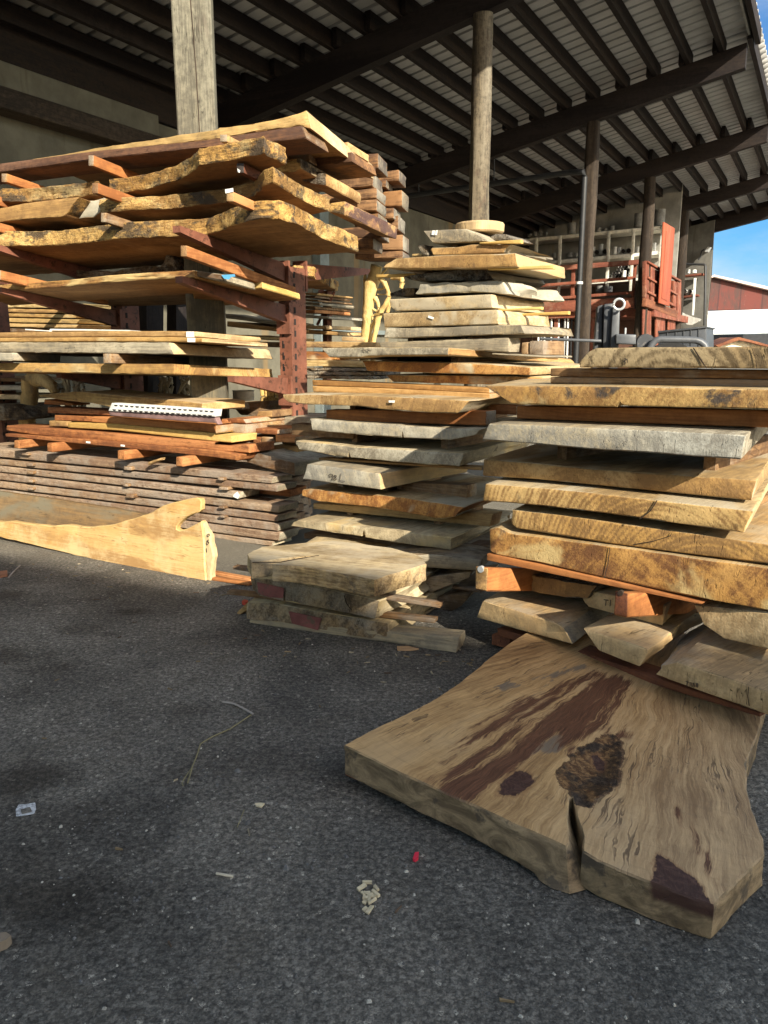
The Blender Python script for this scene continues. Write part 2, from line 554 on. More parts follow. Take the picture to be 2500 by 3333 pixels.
# ------------------------------------------------------------------ materials
class NT:
    def __init__(s, name):
        s.mat = bpy.data.materials.new(name)
        s.mat.use_nodes = True
        s.t = s.mat.node_tree
        s.t.nodes.clear()
        s.out = s.t.nodes.new('ShaderNodeOutputMaterial')
        s.b = s.t.nodes.new('ShaderNodeBsdfPrincipled')
        s.t.links.new(s.b.outputs[0], s.out.inputs[0])

    def n(s, typ, **kw):
        o = s.t.nodes.new(typ)
        for k, v in kw.items(): setattr(o, k, v)
        return o

    def set(s, sock, v):
        if v is None: return
        if isinstance(v, bpy.types.NodeSocket): s.t.links.new(v, sock)
        else:
            if isinstance(v, (tuple, list)) and len(v) == 3 and sock.type == 'RGBA': v = (*v, 1)
            sock.default_value = v

    def m(s, op, a, b=None, c=None, clamp=False):
        o = s.n('ShaderNodeMath', operation=op, use_clamp=clamp)
        for i, v in enumerate((a, b, c)): s.set(o.inputs[i], v)
        return o.outputs[0]

    def vm(s, op, a, b=None):
        o = s.n('ShaderNodeVectorMath', operation=op)
        s.set(o.inputs[0], a); s.set(o.inputs[1], b)
        return o.outputs[0]

    def noise(s, vec, scale, detail=4, rough=0.6, dist=0.0, col=False):
        o = s.n('ShaderNodeTexNoise')
        s.set(o.inputs['Vector'], vec)
        o.inputs['Scale'].default_value = scale
        o.inputs['Detail'].default_value = detail
        o.inputs['Roughness'].default_value = rough
        o.inputs['Distortion'].default_value = dist
        return o.outputs['Color' if col else 'Fac']

    def voro(s, vec, scale, feat='F1', out='Distance'):
        o = s.n('ShaderNodeTexVoronoi', feature=feat)
        s.set(o.inputs['Vector'], vec)
        o.inputs['Scale'].default_value = scale
        return o.outputs[out]

    def mix(s, f, a, b, mode='MIX'):
        o = s.n('ShaderNodeMix', data_type='RGBA', blend_type=mode)
        s.set(o.inputs[0], f); s.set(o.inputs[6], a); s.set(o.inputs[7], b)
        return o.outputs[2]

    def ramp(s, f, lo, hi):
        """smooth 0..1 step"""
        o = s.n('ShaderNodeMapRange', interpolation_type='SMOOTHSTEP')
        s.set(o.inputs[0], f)
        o.inputs[1].default_value = lo; o.inputs[2].default_value = hi
        return o.outputs[0]

    def cramp(s, f, stops):
        o = s.n('ShaderNodeValToRGB')
        s.set(o.inputs[0], f)
        e = o.color_ramp.elements
        while len(e) < len(stops): e.new(0.5)
        for x, (p, c) in zip(e, stops):
            x.position = p; x.color = (*c, 1)
        return o.outputs[0]

    def coords(s, rnd=True):
        tc = s.n('ShaderNodeTexCoord').outputs['Object']
        if not rnd: return tc, None, None
        oi = s.n('ShaderNodeObjectInfo').outputs['Random']
        cb = s.n('ShaderNodeCombineXYZ')
        s.set(cb.inputs[0], s.m('MULTIPLY', oi, 31.0)); s.set(cb.inputs[1], s.m('MULTIPLY', oi, 57.0)); s.set(cb.inputs[2], s.m('MULTIPLY', oi, 13.0))
        return tc, s.vm('ADD', tc, cb.outputs[0]), oi

    def bump(s, h, strength=0.4, dist=0.01):
        o = s.n('ShaderNodeBump')
        o.inputs['Strength'].default_value = strength
        o.inputs['Distance'].default_value = dist
        s.set(o.inputs['Height'], h)
        s.set(s.b.inputs['Normal'], o.outputs[0])

    def fin(s, col, rough=0.8, spec=0.25, metal=0.0):
        s.set(s.b.inputs['Base Color'], col)
        s.set(s.b.inputs['Roughness'], rough)
        s.b.inputs['Specular IOR Level'].default_value = spec
        s.b.inputs['Metallic'].default_value = metal
        return s.mat


MATS = {}


def wood(kind, axis='Y'):
    key = 'wood %s %s' % (kind, axis)
    if key in MATS: return MATS[key]
    k = WOODS[kind]
    t = NT(key.replace(' ', '_'))
    tc, p, rnd = t.coords()
    sc = {'X': (0.1, 1, 1), 'Y': (1, 0.1, 1), 'Z': (1, 1, 0.1)}[axis]
    pv = t.vm('MULTIPLY', p, sc)
    sx = t.n('ShaderNodeSeparateXYZ'); t.set(sx.inputs[0], tc)
    ca = sx.outputs['Y' if axis == 'X' else 'X']
    cb = sx.outputs['Y' if axis == 'Z' else 'Z']
    warp = t.noise(pv, 2.2, 3, 0.55)
    ox = t.m('MULTIPLY', t.m('SUBTRACT', t.m('FRACT', t.m('MULTIPLY', rnd, 7.31)), 0.5), 0.9)
    oz = t.m('MULTIPLY_ADD', t.m('FRACT', t.m('MULTIPLY', rnd, 3.77)), 0.3, 0.02)
    a = t.m('ADD', ca, ox); b = t.m('ADD', cb, oz)
    r = t.m('SQRT', t.m('ADD', t.m('MULTIPLY', a, a), t.m('MULTIPLY', b, b)))
    r = t.m('MULTIPLY_ADD', warp, k.get('warp', 0.22), r)
    fine = t.noise(pv, 9.0, 4, 0.65)
    ph = t.m('MULTIPLY_ADD', fine, 3.5 if not k.get('allring') else 1.6, t.m('MULTIPLY', r, k.get('ring', 30) * 6.283))
    ph = t.m('MULTIPLY_ADD', t.noise(pv, 5.0, 3, 0.6), 7.0 if not k.get('allring') else 4.5, ph)
    ring = t.m('MULTIPLY_ADD', t.m('SINE', ph), 0.5, 0.5)
    ring2 = t.m('MULTIPLY_ADD', t.m('SINE', t.m('MULTIPLY', ph, 0.37)), 0.5, 0.5)
    fib = t.noise(t.vm('MULTIPLY', p, {'X': (0.04, 1, 1), 'Y': (1, 0.04, 1), 'Z': (1, 1, 0.04)}[axis]), 95, 3, 0.7)
    ra = k.get('ringamt', 0.35) * 0.5
    # growth rings show in places only; broad patches, mottling and saw marks do the rest
    rmask = 1.0 if k.get('allring') else t.ramp(t.noise(p, 2.6, 3, 0.5), 0.40, 0.68)
    rv = t.m('MULTIPLY_ADD', ring, 0.6, t.m('MULTIPLY', ring2, 0.4))
    rv = t.m('MULTIPLY', t.m('SUBTRACT', rv, 0.5), t.m('MULTIPLY', rmask, ra * 1.3))
    v = t.m('MULTIPLY_ADD', t.m('SUBTRACT', fib, 0.5), 0.9, rv)
    v = t.m('MULTIPLY_ADD', t.m('SUBTRACT', t.noise(pv, 3.2, 6, 0.65), 0.5), 2.0, v)
    v = t.m('MULTIPLY_ADD', t.m('SUBTRACT', t.noise(p, 15, 6, 0.72), 0.5), 1.1, v)
    if axis == 'Y':                                      # slanting chain-saw marks across the cut ends
        rot = t.n('ShaderNodeVectorRotate', rotation_type='Y_AXIS')
        t.set(rot.inputs['Vector'], p); t.set(rot.inputs['Angle'], t.m('MULTIPLY_ADD', t.m('FRACT', t.m('MULTIPLY', rnd, 5.3)), 1.6, -0.8))
        saw = t.noise(t.vm('MULTIPLY', rot.outputs[0], (1, 0.3, 0.07)), 42, 3, 0.65)
        v = t.m('MULTIPLY_ADD', t.m('SUBTRACT', saw, 0.5), 0.8, v)
    v = t.ramp(v, -0.31, 0.36)
    hue = t.noise(pv, 1.6, 3, 0.55)
    lt = t.mix(t.ramp(hue, 0.38, 0.62), tuple(x * y for x, y in zip(k['light'], (0.92, 0.80, 0.62))), tuple(min(1, x * y) for x, y in zip(k['light'], (1.06, 1.06, 1.04))))
    col = t.mix(v, k['dark'], lt)
    if 'tint' in k:                                      # broad patches of another wood colour
        c2, th, s2 = k['tint']
        q = t.noise(t.vm('MULTIPLY', p, {'X': (0.35, 1, 1), 'Y': (1, 0.35, 1), 'Z': (1, 1, 0.35)}[axis]), s2, 4, 0.6, 0.6)
        col = t.mix(t.ramp(q, th - 0.07, th + 0.07), col, t.mix(0.55, c2, col, 'MULTIPLY') if False else c2)
    if 'blot' in k:                                      # dark stains and live edge
        c2, th, s2, am = k['blot']
        q = t.noise(t.vm('MULTIPLY', p, {'X': (0.45, 1, 1), 'Y': (1, 0.45, 1), 'Z': (1, 1, 0.45)}[axis]), s2, 6, 0.7, 0.4)
        col = t.mix(t.m('MULTIPLY', t.ramp(q, th, th + 0.1), am), col, c2)
    if 'grey' in k:
        c2, th, am = k['grey']
        q = t.noise(p, 3.0, 6, 0.7)
        q = t.m('MULTIPLY_ADD', fib, 0.25, q)
        col = t.mix(t.m('MULTIPLY', t.ramp(q, th, th + 0.2), am), col, c2)
    sp = t.noise(t.vm('MULTIPLY', p, {'X': (0.3, 1, 1), 'Y': (1, 0.3, 1), 'Z': (1, 1, 0.3)}[axis]), 28, 3, 0.75)
    col = t.mix(t.m('MULTIPLY', t.ramp(sp, 0.62, 0.74), k.get('speck', 0.5)), col, tuple(x * 0.35 for x in k['dark']))
    # drying checks: thin dark lines along the grain
    ck = t.noise(t.vm('MULTIPLY', p, {'X': (0.07, 1, 1), 'Y': (1.3, 0.07, 0.22), 'Z': (1, 1, 0.07)}[axis]), 13, 3, 0.6)
    ck = t.m('ABSOLUTE', t.m('SUBTRACT', ck, 0.5))
    ckm = t.m('MULTIPLY', t.m('SUBTRACT', 1.0, t.ramp(ck, 0.002, 0.008)), t.ramp(t.noise(p, 5, 2), 0.48, 0.6))
    col = t.mix(t.m('MULTIPLY', ckm, k.get('check', 0.55) * 0.6), col, tuple(x * 0.18 for x in k['dark']))
    h = t.m('MULTIPLY_ADD', fib, 0.6, t.m('MULTIPLY', fine, 0.6))
    h = t.m('MULTIPLY_ADD', t.noise(p, 26, 5, 0.7), k.get('coarse', 0.5), h)
    h = t.m('SUBTRACT', h, t.m('MULTIPLY', ckm, 0.8))
    t.bump(h, k.get('bump', 0.45), k.get('bd', 0.008))
    MATS[key] = t.fin(col, t.m('MULTIPLY_ADD', fine, 0.2, k.get('rough', 0.68)), 0.2)
    return MATS[key]


WOODS = {
    'gold':   dict(light=(0.56, 0.36, 0.13), dark=(0.21, 0.115, 0.04), ring=14, ringamt=0.3, blot=((0.060, 0.046, 0.034), 0.485, 8, 0.9), grey=((0.60, 0.45, 0.21), 0.60, 0.5), speck=0.9, bump=0.9, coarse=1.6, bd=0.015),
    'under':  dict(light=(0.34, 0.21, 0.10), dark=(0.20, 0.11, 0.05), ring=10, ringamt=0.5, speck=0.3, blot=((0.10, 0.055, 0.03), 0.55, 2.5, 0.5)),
    'purple': dict(light=(0.42, 0.26, 0.11), dark=(0.16, 0.085, 0.06), ring=12, ringamt=0.35, blot=((0.07, 0.04, 0.04), 0.46, 5, 0.9), speck=0.8, bump=0.6, coarse=0.9),
    'pale':   dict(light=(0.57, 0.43, 0.22), dark=(0.36, 0.24, 0.10), ring=18, ringamt=0.3, blot=((0.17, 0.12, 0.075), 0.58, 5, 0.7), speck=0.6),
    'cream':  dict(light=(0.55, 0.42, 0.25), dark=(0.36, 0.255, 0.14), ring=16, ringamt=0.3, speck=0.5, blot=((0.25, 0.18, 0.11), 0.6, 4, 0.5)),
    'tan':    dict(light=(0.46, 0.31, 0.145), dark=(0.25, 0.145, 0.06), ring=26, ringamt=0.55, blot=((0.13, 0.085, 0.055), 0.6, 4, 0.75), speck=0.6),
    'mango':  dict(light=(0.44, 0.285, 0.11), dark=(0.21, 0.115, 0.045), ring=34, ringamt=0.6, blot=((0.075, 0.06, 0.055), 0.61, 5, 0.85), tint=((0.46, 0.36, 0.19), 0.62, 2.5), speck=0.4, check=0.8),
    'amber':  dict(light=(0.45, 0.27, 0.10), dark=(0.15, 0.068, 0.028), ring=18, ringamt=0.6, warp=0.4, tint=((0.50, 0.36, 0.16), 0.6, 3.0), blot=((0.07, 0.055, 0.045), 0.6, 5, 0.8), speck=0.4, check=0.9),
    'monk':   dict(light=(0.50, 0.27, 0.09), dark=(0.22, 0.09, 0.03), ring=22, ringamt=0.7, warp=0.35, blot=((0.07, 0.05, 0.05), 0.62, 4, 0.9), tint=((0.46, 0.38, 0.24), 0.64, 2.2), speck=0.3),
    'honey':  dict(light=(0.46, 0.27, 0.105), dark=(0.25, 0.125, 0.042), ring=50, ringamt=0.5, speck=0.35, check=0.5),
    'dusty':  dict(light=(0.47, 0.355, 0.20), dark=(0.25, 0.17, 0.085), ring=26, ringamt=0.5, blot=((0.13, 0.10, 0.07), 0.6, 4, 0.6), tint=((0.42, 0.35, 0.24), 0.56, 2.6), speck=0.6),
    'ash':    dict(light=(0.50, 0.42, 0.28), dark=(0.28, 0.22, 0.135), ring=20, ringamt=0.4, blot=((0.15, 0.12, 0.085), 0.58, 4, 0.7), tint=((0.50, 0.36, 0.17), 0.6, 3), speck=0.6, check=0.9),
    'mud':    dict(light=(0.33, 0.245, 0.15), dark=(0.10, 0.070, 0.043), ring=12, ringamt=0.4, warp=0.5, blot=((0.07, 0.055, 0.042), 0.55, 6, 0.8), grey=((0.36, 0.31, 0.24), 0.56, 0.6), speck=0.8, check=0.9, bump=0.7),
    'sawn':   dict(light=(0.62, 0.455, 0.255), dark=(0.40, 0.275, 0.14), ring=16, ringamt=0.5, blot=((0.20, 0.14, 0.085), 0.63, 7, 0.7), speck=0.5, check=1.4),
    'sawntop': dict(light=(0.52, 0.385, 0.225), dark=(0.27, 0.19, 0.105), ring=10, ringamt=0.3, grey=((0.40, 0.34, 0.25), 0.55, 0.6), blot=((0.14, 0.10, 0.065), 0.62, 4, 0.7), speck=0.6, check=1.2),
    'burr':   dict(light=(0.52, 0.375, 0.19), dark=(0.14, 0.09, 0.045), ring=12, ringamt=0.4, warp=0.5, blot=((0.085, 0.06, 0.04), 0.56, 9, 0.85), grey=((0.46, 0.37, 0.24), 0.57, 0.5), speck=0.8, check=1.3, bump=0.9, coarse=1.4),
    'bleach': dict(light=(0.50, 0.39, 0.235), dark=(0.24, 0.175, 0.095), ring=14, ringamt=0.3, blot=((0.26, 0.19, 0.11), 0.58, 3, 0.6), grey=((0.46, 0.39, 0.28), 0.56, 0.6), speck=0.5),
    'grey':   dict(light=(0.40, 0.36, 0.28), dark=(0.20, 0.17, 0.125), ring=30, ringamt=0.55, blot=((0.10, 0.085, 0.07), 0.6, 4, 0.8), speck=0.6, check=0.7),
    'silver': dict(light=(0.44, 0.42, 0.36), dark=(0.25, 0.23, 0.19), ring=22, ringamt=0.5, blot=((0.09, 0.085, 0.08), 0.63, 6, 0.8), speck=0.5, check=0.7),
    'arcs':   dict(light=(0.33, 0.25, 0.145), dark=(0.13, 0.092, 0.05), ring=22, ringamt=1.1, warp=0.05, allring=1, speck=0.5, check=0.9),
    'honeyring': dict(light=(0.48, 0.315, 0.13), dark=(0.23, 0.13, 0.05), ring=44, ringamt=0.8, warp=0.05, allring=1, blot=((0.09, 0.07, 0.055), 0.62, 5, 0.7), speck=0.4, check=0.9),
    'umber':  dict(light=(0.30, 0.22, 0.12), dark=(0.14, 0.095, 0.05), ring=22, ringamt=0.7, blot=((0.07, 0.05, 0.035), 0.62, 4, 0.7), speck=0.5, check=0.8),
    'bark':   dict(light=(0.30, 0.22, 0.13), dark=(0.07, 0.05, 0.035), ring=6, ringamt=0.1, blot=((0.035, 0.025, 0.02), 0.5, 9, 0.9), grey=((0.40, 0.36, 0.29), 0.55, 0.7), speck=0.9, bump=1.0, bd=0.03, coarse=2.0),
    'fir':    dict(light=(0.44, 0.20, 0.080), dark=(0.24, 0.092, 0.032), ring=60, ringamt=0.6, speck=0.25, bump=0.25),
    'firend': dict(light=(0.42, 0.27, 0.13), dark=(0.22, 0.12, 0.06), ring=90, ringamt=0.6, speck=0.5, grey=((0.36, 0.31, 0.24), 0.55, 0.8)),
    'straw':  dict(light=(0.60, 0.42, 0.15), dark=(0.42, 0.26, 0.08), ring=40, ringamt=0.3, speck=0.3),
    'plum':   dict(light=(0.19, 0.105, 0.07), dark=(0.09, 0.05, 0.036), ring=30, ringamt=0.4, speck=0.6, blot=((0.06, 0.035, 0.025), 0.58, 5, 0.6)),
    'caramel': dict(light=(0.54, 0.36, 0.16), dark=(0.36, 0.21, 0.08), ring=8, ringamt=0.3, warp=0.5, speck=0.5, tint=((0.33, 0.19, 0.075), 0.56, 5), grey=((0.58, 0.43, 0.22), 0.58, 0.7)),
    'olive':  dict(light=(0.25, 0.17, 0.09), dark=(0.13, 0.085, 0.045), ring=12, ringamt=0.3, speck=0.6, tint=((0.16, 0.135, 0.09), 0.54, 3), blot=((0.30, 0.19, 0.08), 0.60, 4, 0.7)),
    'knotty': dict(light=(0.46, 0.29, 0.11), dark=(0.25, 0.135, 0.05), ring=26, ringamt=0.4, warp=0.4, blot=((0.055, 0.048, 0.045), 0.545, 6, 0.9), tint=((0.48, 0.37, 0.19), 0.64, 3), speck=0.6, check=0.9),
    'red':    dict(light=(0.22, 0.088, 0.045), dark=(0.11, 0.042, 0.025), ring=30, ringamt=0.5, speck=0.5, blot=((0.06, 0.03, 0.02), 0.6, 4, 0.6)),
    'rust':   dict(light=(0.44, 0.20, 0.085), dark=(0.17, 0.062, 0.026), ring=40, ringamt=0.2, speck=1.0, coarse=1.2, blot=((0.12, 0.05, 0.025), 0.56, 14, 0.6)),
    'lumber': dict(light=(0.38, 0.285, 0.205), dark=(0.20, 0.125, 0.08), ring=40, ringamt=0.15, speck=0.9, coarse=1.6, bump=0.7, grey=((0.34, 0.30, 0.25), 0.56, 0.5), blot=((0.16, 0.09, 0.055), 0.53, 48, 0.7)),
    'beam':   dict(light=(0.27, 0.17, 0.09), dark=(0.11, 0.06, 0.03), ring=30, ringamt=0.6, speck=0.5, grey=((0.25, 0.22, 0.18), 0.6, 0.6)),
    'blockend': dict(light=(0.27, 0.24, 0.19), dark=(0.11, 0.09, 0.075), ring=50, ringamt=0.4, speck=0.8, blot=((0.06, 0.05, 0.045), 0.56, 8, 0.7)),
    'rosewood': dict(light=(0.31, 0.175, 0.088), dark=(0.095, 0.052, 0.032), ring=34, ringamt=0.8, speck=0.5, blot=((0.05, 0.03, 0.025), 0.62, 4, 0.8)),
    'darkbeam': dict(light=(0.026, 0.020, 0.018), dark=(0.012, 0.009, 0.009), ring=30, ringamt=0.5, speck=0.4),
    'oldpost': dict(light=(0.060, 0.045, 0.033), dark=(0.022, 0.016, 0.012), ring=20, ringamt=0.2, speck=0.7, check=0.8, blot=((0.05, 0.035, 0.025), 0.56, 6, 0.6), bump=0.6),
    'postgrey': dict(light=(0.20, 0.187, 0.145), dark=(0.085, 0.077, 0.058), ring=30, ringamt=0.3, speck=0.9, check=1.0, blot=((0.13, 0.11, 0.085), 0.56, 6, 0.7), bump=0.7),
    'pole':   dict(light=(0.19, 0.165, 0.125), dark=(0.055, 0.045, 0.034), ring=20, ringamt=0.2, speck=0.9, check=0.8, blot=((0.10, 0.07, 0.05), 0.55, 7, 0.75), bump=0.7, coarse=1.2),
    'drift':  dict(light=(0.60, 0.45, 0.20), dark=(0.42, 0.28, 0.10), ring=10, ringamt=0.2, speck=0.6, blot=((0.22, 0.15, 0.07), 0.56, 6, 0.6), bump=0.7, coarse=1.2),
    'honeytop': dict(light=(0.46, 0.33, 0.165), dark=(0.27, 0.18, 0.085), ring=14, ringamt=0.3, speck=0.5, check=0.8, grey=((0.40, 0.33, 0.22), 0.54, 0.6)),
    'driftgrey': dict(light=(0.44, 0.36, 0.24), dark=(0.26, 0.20, 0.12), ring=10, ringamt=0.2, speck=0.6),
    'redpanel': dict(light=(0.36, 0.10, 0.058), dark=(0.26, 0.068, 0.04), ring=20, ringamt=0.2, speck=0.3),
    'redpaint': dict(light=(0.235, 0.078, 0.048), dark=(0.12, 0.04, 0.027), ring=20, ringamt=0.2, speck=0.4, grey=((0.30, 0.19, 0.13), 0.62, 0.6)),
}


def plain(name, col, rough=0.6, metal=0.0, spec=0.4, var=0.25, scale=6, rust=None, bump=0.15):
    if name in MATS: return MATS[name]
    t = NT(name)
    tc, p, rnd = t.coords()
    q = t.noise(p, scale, 5, 0.65)
    c = t.mix(t.ramp(q, 0.3, 0.7), tuple(x * (1 - var) for x in col), tuple(min(1, x * (1 + var * 0.6)) for x in col))
    if rust:
        rc, th, s2 = rust
        c = t.mix(t.ramp(t.noise(p, s2, 6, 0.7), th, th + 0.08), c, rc)
    t.bump(t.noise(p, 60, 4, 0.6), bump, 0.004)
    MATS[name] = t.fin(c, rough, spec, metal)
    return MATS[name]


M_STEEL = plain('rack_red_steel', (0.185, 0.072, 0.044), 0.65, 0.0, 0.3, 0.35, 5, ((0.075, 0.033, 0.02), 0.54, 16), 0.3)
M_DARKHOLE = plain('slot_dark', (0.02, 0.015, 0.013), 0.9)
M_WHITE = plain('white_paper', (0.80, 0.79, 0.74), 0.7, var=0.06)
M_WPAINT = plain('chipped_white_paint', (0.72, 0.70, 0.66), 0.55, var=0.1, rust=((0.22, 0.10, 0.08), 0.62, 9))
M_INK = plain('pen_ink', (0.045, 0.035, 0.03), 0.7, var=0.1)
M_CRACK = plain('crack_dark', (0.035, 0.022, 0.014), 0.95, var=0.3)
M_REDOX = plain('faded_red_paint', (0.21, 0.07, 0.058), 0.85, var=0.4, scale=10, rust=((0.13, 0.085, 0.055), 0.53, 14))
M_BLUETAPE = plain('blue_tape', (0.10, 0.36, 0.62), 0.6, var=0.1)
M_GALV = plain('galvanised_metal', (0.42, 0.43, 0.43), 0.45, 0.3, 0.5, 0.15)
M_FORK = plain('forklift_dark_grey', (0.045, 0.048, 0.053), 0.5, 0.0, 0.5, 0.3, 5, ((0.13, 0.12, 0.11), 0.6, 15))
M_FORKL = plain('forklift_worn_grey', (0.085, 0.09, 0.098), 0.45, 0.0, 0.5, 0.25, 6)
M_BOXDARK = plain('bin_dark_paint', (0.055, 0.06, 0.068), 0.6, var=0.2)
M_PIPE = plain('black_pipe', (0.022, 0.023, 0.025), 0.45, 0.0, 0.35, 0.25)
M_PVCW = plain('white_pvc', (0.75, 0.75, 0.72), 0.5, var=0.1)
M_GREYPOT = plain('grey_clay', (0.20, 0.20, 0.19), 0.75, var=0.35)
M_CONC = None


def concrete(name, col, stain=True):
    t = NT(name)
    tc, p, rnd = t.coords()
    q = t.noise(p, 1.2, 6, 0.65)
    c = t.mix(t.ramp(q, 0.3, 0.72), tuple(x * 0.55 for x in col), col)
    q2 = t.noise(t.vm('MULTIPLY', p, (1, 1, 0.18)), 2.6, 6, 0.65, 0.5)
    c = t.mix(t.m('MULTIPLY', t.ramp(q2, 0.54, 0.68), 0.55), c, tuple(x * y for x, y in zip(col, (0.40, 0.36, 0.28))))
    c = t.mix(t.m('MULTIPLY', t.ramp(t.noise(t.vm('MULTIPLY', p, (1, 1, 0.06)), 1.7, 3, 0.5), 0.62, 0.68), 0.5), c, (0.24, 0.15, 0.06))
    t.bump(t.noise(p, 12, 6, 0.7), 0.3, 0.01)
    return t.fin(c, 0.85, 0.2)


def _gp(c, x, y):
    r = ray(P(c, x, y)[0]); k = -CAM_H / r.z
    return r.x * k, r.y * k


STAINS = [(*_gp('m', 240, 560), .20, .9), (*_gp('m', 120, 420), .16, .6), (*_gp('m', 560, 330), .10, .35), (*_gp('m', 350, 200), .14, .5), (*_gp('l', 650, 740), .07, .8), (*_gp('l', 400, 830), .12, .6), (*_gp('l', 550, 850), .06, .7),
          (*_gp('l', 60, 960), .16, .8), (*_gp('l', 150, 1020), .12, .6), (*_gp('l', 20, 660), .15, .8), (*_gp('l', 920, 1230), .07, .5), (*_gp('l', 100, 1560), .14, .7), (*_gp('g', 1250, 1130), .3, .6), (*_gp('k', 250, 150), .25, .4)]


def asphalt():
    t = NT('asphalt')
    tc = t.n('ShaderNodeTexCoord').outputs['Object']
    big = t.noise(tc, 0.9, 6, 0.65, 0.5)
    mid = t.noise(tc, 3.0, 5, 0.65)
    cell = t.voro(t.vm('ADD', tc, t.vm('MULTIPLY', t.noise(tc, 40, 2, 0.5, 0, True), (0.016, 0.016, 0.016))), 82, 'F1', 'Color')
    sp = t.n('ShaderNodeSeparateColor'); t.set(sp.inputs[0], cell)
    dist = t.voro(t.vm('ADD', tc, t.vm('MULTIPLY', t.noise(tc, 40, 2, 0.5, 0, True), (0.016, 0.016, 0.016))), 82, 'F1', 'Distance')
    fine = t.noise(tc, 260, 3, 0.7)
    base = t.mix(t.ramp(big, 0.3, 0.7), (0.082, 0.076, 0.068), (0.158, 0.146, 0.128))
    base = t.mix(t.m('MULTIPLY', t.ramp(t.noise(tc, 0.8, 5, 0.65), 0.53, 0.70), 0.85), base, (0.030, 0.026, 0.022))      # oily patches
    base = t.mix(t.m('MULTIPLY', t.ramp(t.noise(tc, 1.4, 5, 0.65, 0.5), 0.55, 0.75), 0.55), base, (0.085, 0.072, 0.055))  # brown dust
    stone = t.mix(sp.outputs[0], (0.050, 0.049, 0.048), (0.19, 0.178, 0.16))
    worn = t.noise(tc, 7, 6, 0.7)
    base = t.mix(t.m('MULTIPLY', t.ramp(worn, 0.45, 0.65), 0.55), base, (0.15, 0.143, 0.132))
    base = t.mix(t.m('MULTIPLY', t.ramp(t.noise(tc, 22, 5, 0.7), 0.52, 0.66), 0.5), base, (0.035, 0.033, 0.031))
    col = t.mix(0.5, base, stone)
    col = t.mix(0.6, col, t.mix(1.0, col, t.mix(t.ramp(base, 0.02, 0.11), (0.35, 0.33, 0.31), (1.25, 1.25, 1.25)), 'MULTIPLY'))
    c2_ = t.voro(tc, 210, 'F1', 'Color'); s2_ = t.n('ShaderNodeSeparateColor'); t.set(s2_.inputs[0], c2_)
    col = t.mix(0.45, col, t.mix(s2_.outputs[0], (0.028, 0.027, 0.026), (0.20, 0.19, 0.172)))
    col = t.mix(t.m('MULTIPLY', t.ramp(dist, 0.50, 0.85), 0.55), col, (0.018, 0.017, 0.016))
    col = t.mix(t.m('MULTIPLY', t.ramp(sp.outputs[1], 0.972, 0.978), t.ramp(fine, 0.45, 0.55)), col, (0.38, 0.36, 0.32))  # pale chips
    col = t.mix(t.m('MULTIPLY', t.ramp(fine, 0.35, 0.75), 0.4), col, t.mix(0.5, base, (0.10, 0.098, 0.093)))
    stain = None
    for (sx_, sy_, sr_, sa_) in STAINS:                      # oil and tyre stains where the yard shows them
        d_ = t.vm('SUBTRACT', tc, (sx_, sy_, 0))
        ln_ = t.n('ShaderNodeVectorMath', operation='LENGTH'); t.set(ln_.inputs[0], t.vm('MULTIPLY', d_, (0.75, 1.25, 0)))
        q_ = t.m('MULTIPLY_ADD', t.m('SUBTRACT', mid, 0.5), sr_ * 2.6, ln_.outputs['Value'])
        k_ = t.m('MULTIPLY', t.m('SUBTRACT', 1.0, t.ramp(q_, sr_ * 0.15, sr_ * 1.5)), sa_)
        stain = k_ if stain is None else t.m('MAXIMUM', stain, k_)
    col = t.mix(1.0, col, t.mix(t.ramp(big, 0.34, 0.66), (0.95, 0.93, 0.90), (1.95, 1.88, 1.76)), 'MULTIPLY')
    col = t.mix(t.m('MULTIPLY', t.ramp(t.noise(tc, 2.3, 6, 0.7, 0.8), 0.52, 0.66), 0.4), col, (0.145, 0.125, 0.098))
    gr_ = t.noise(tc, 48, 3, 0.8)
    col = t.mix(1.0, col, t.mix(t.ramp(gr_, 0.40, 0.62), (0.62, 0.62, 0.62), (1.30, 1.29, 1.27)), 'MULTIPLY')
    col = t.mix(t.m('MULTIPLY', stain, 0.9), col, t.mix(1.0, col, (0.26, 0.24, 0.22), 'MULTIPLY'))
    # paler ground past the shade edge, its sunlit look put into the colour
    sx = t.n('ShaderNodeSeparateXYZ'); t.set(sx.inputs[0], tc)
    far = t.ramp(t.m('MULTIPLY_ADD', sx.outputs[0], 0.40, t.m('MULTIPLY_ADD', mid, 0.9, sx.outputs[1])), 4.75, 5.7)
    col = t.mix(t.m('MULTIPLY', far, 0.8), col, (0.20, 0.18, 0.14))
    h = t.m('MULTIPLY_ADD', t.ramp(dist, 0.25, 0.8), -0.30, t.m('MULTIPLY', fine, 0.55))
    h = t.m('MULTIPLY_ADD', t.noise(tc, 120, 4, 0.7), 0.9, h)
    h = t.m('MULTIPLY_ADD', sp.outputs[2], 0.35, h)
    h = t.m('MULTIPLY_ADD', mid, 0.5, h)
    t.bump(h, 1.0, 0.012)
    return t.fin(col, 0.82, 0.3)


def tin_roof():
    t = NT('roof_sheet_metal')
    tc, p, rnd = t.coords()
    q = t.noise(t.vm('MULTIPLY', p, (0.2, 1, 1)), 2.0, 5, 0.65)
    c = t.mix(t.ramp(q, 0.3, 0.75), (0.36, 0.36, 0.355), (0.48, 0.48, 0.48))
    c = t.mix(t.m('MULTIPLY', t.ramp(t.noise(p, 5, 6, 0.7), 0.6, 0.75), 0.5), c, (0.28, 0.22, 0.15))
    return t.fin(c, 0.5, 0.4, 0.0)

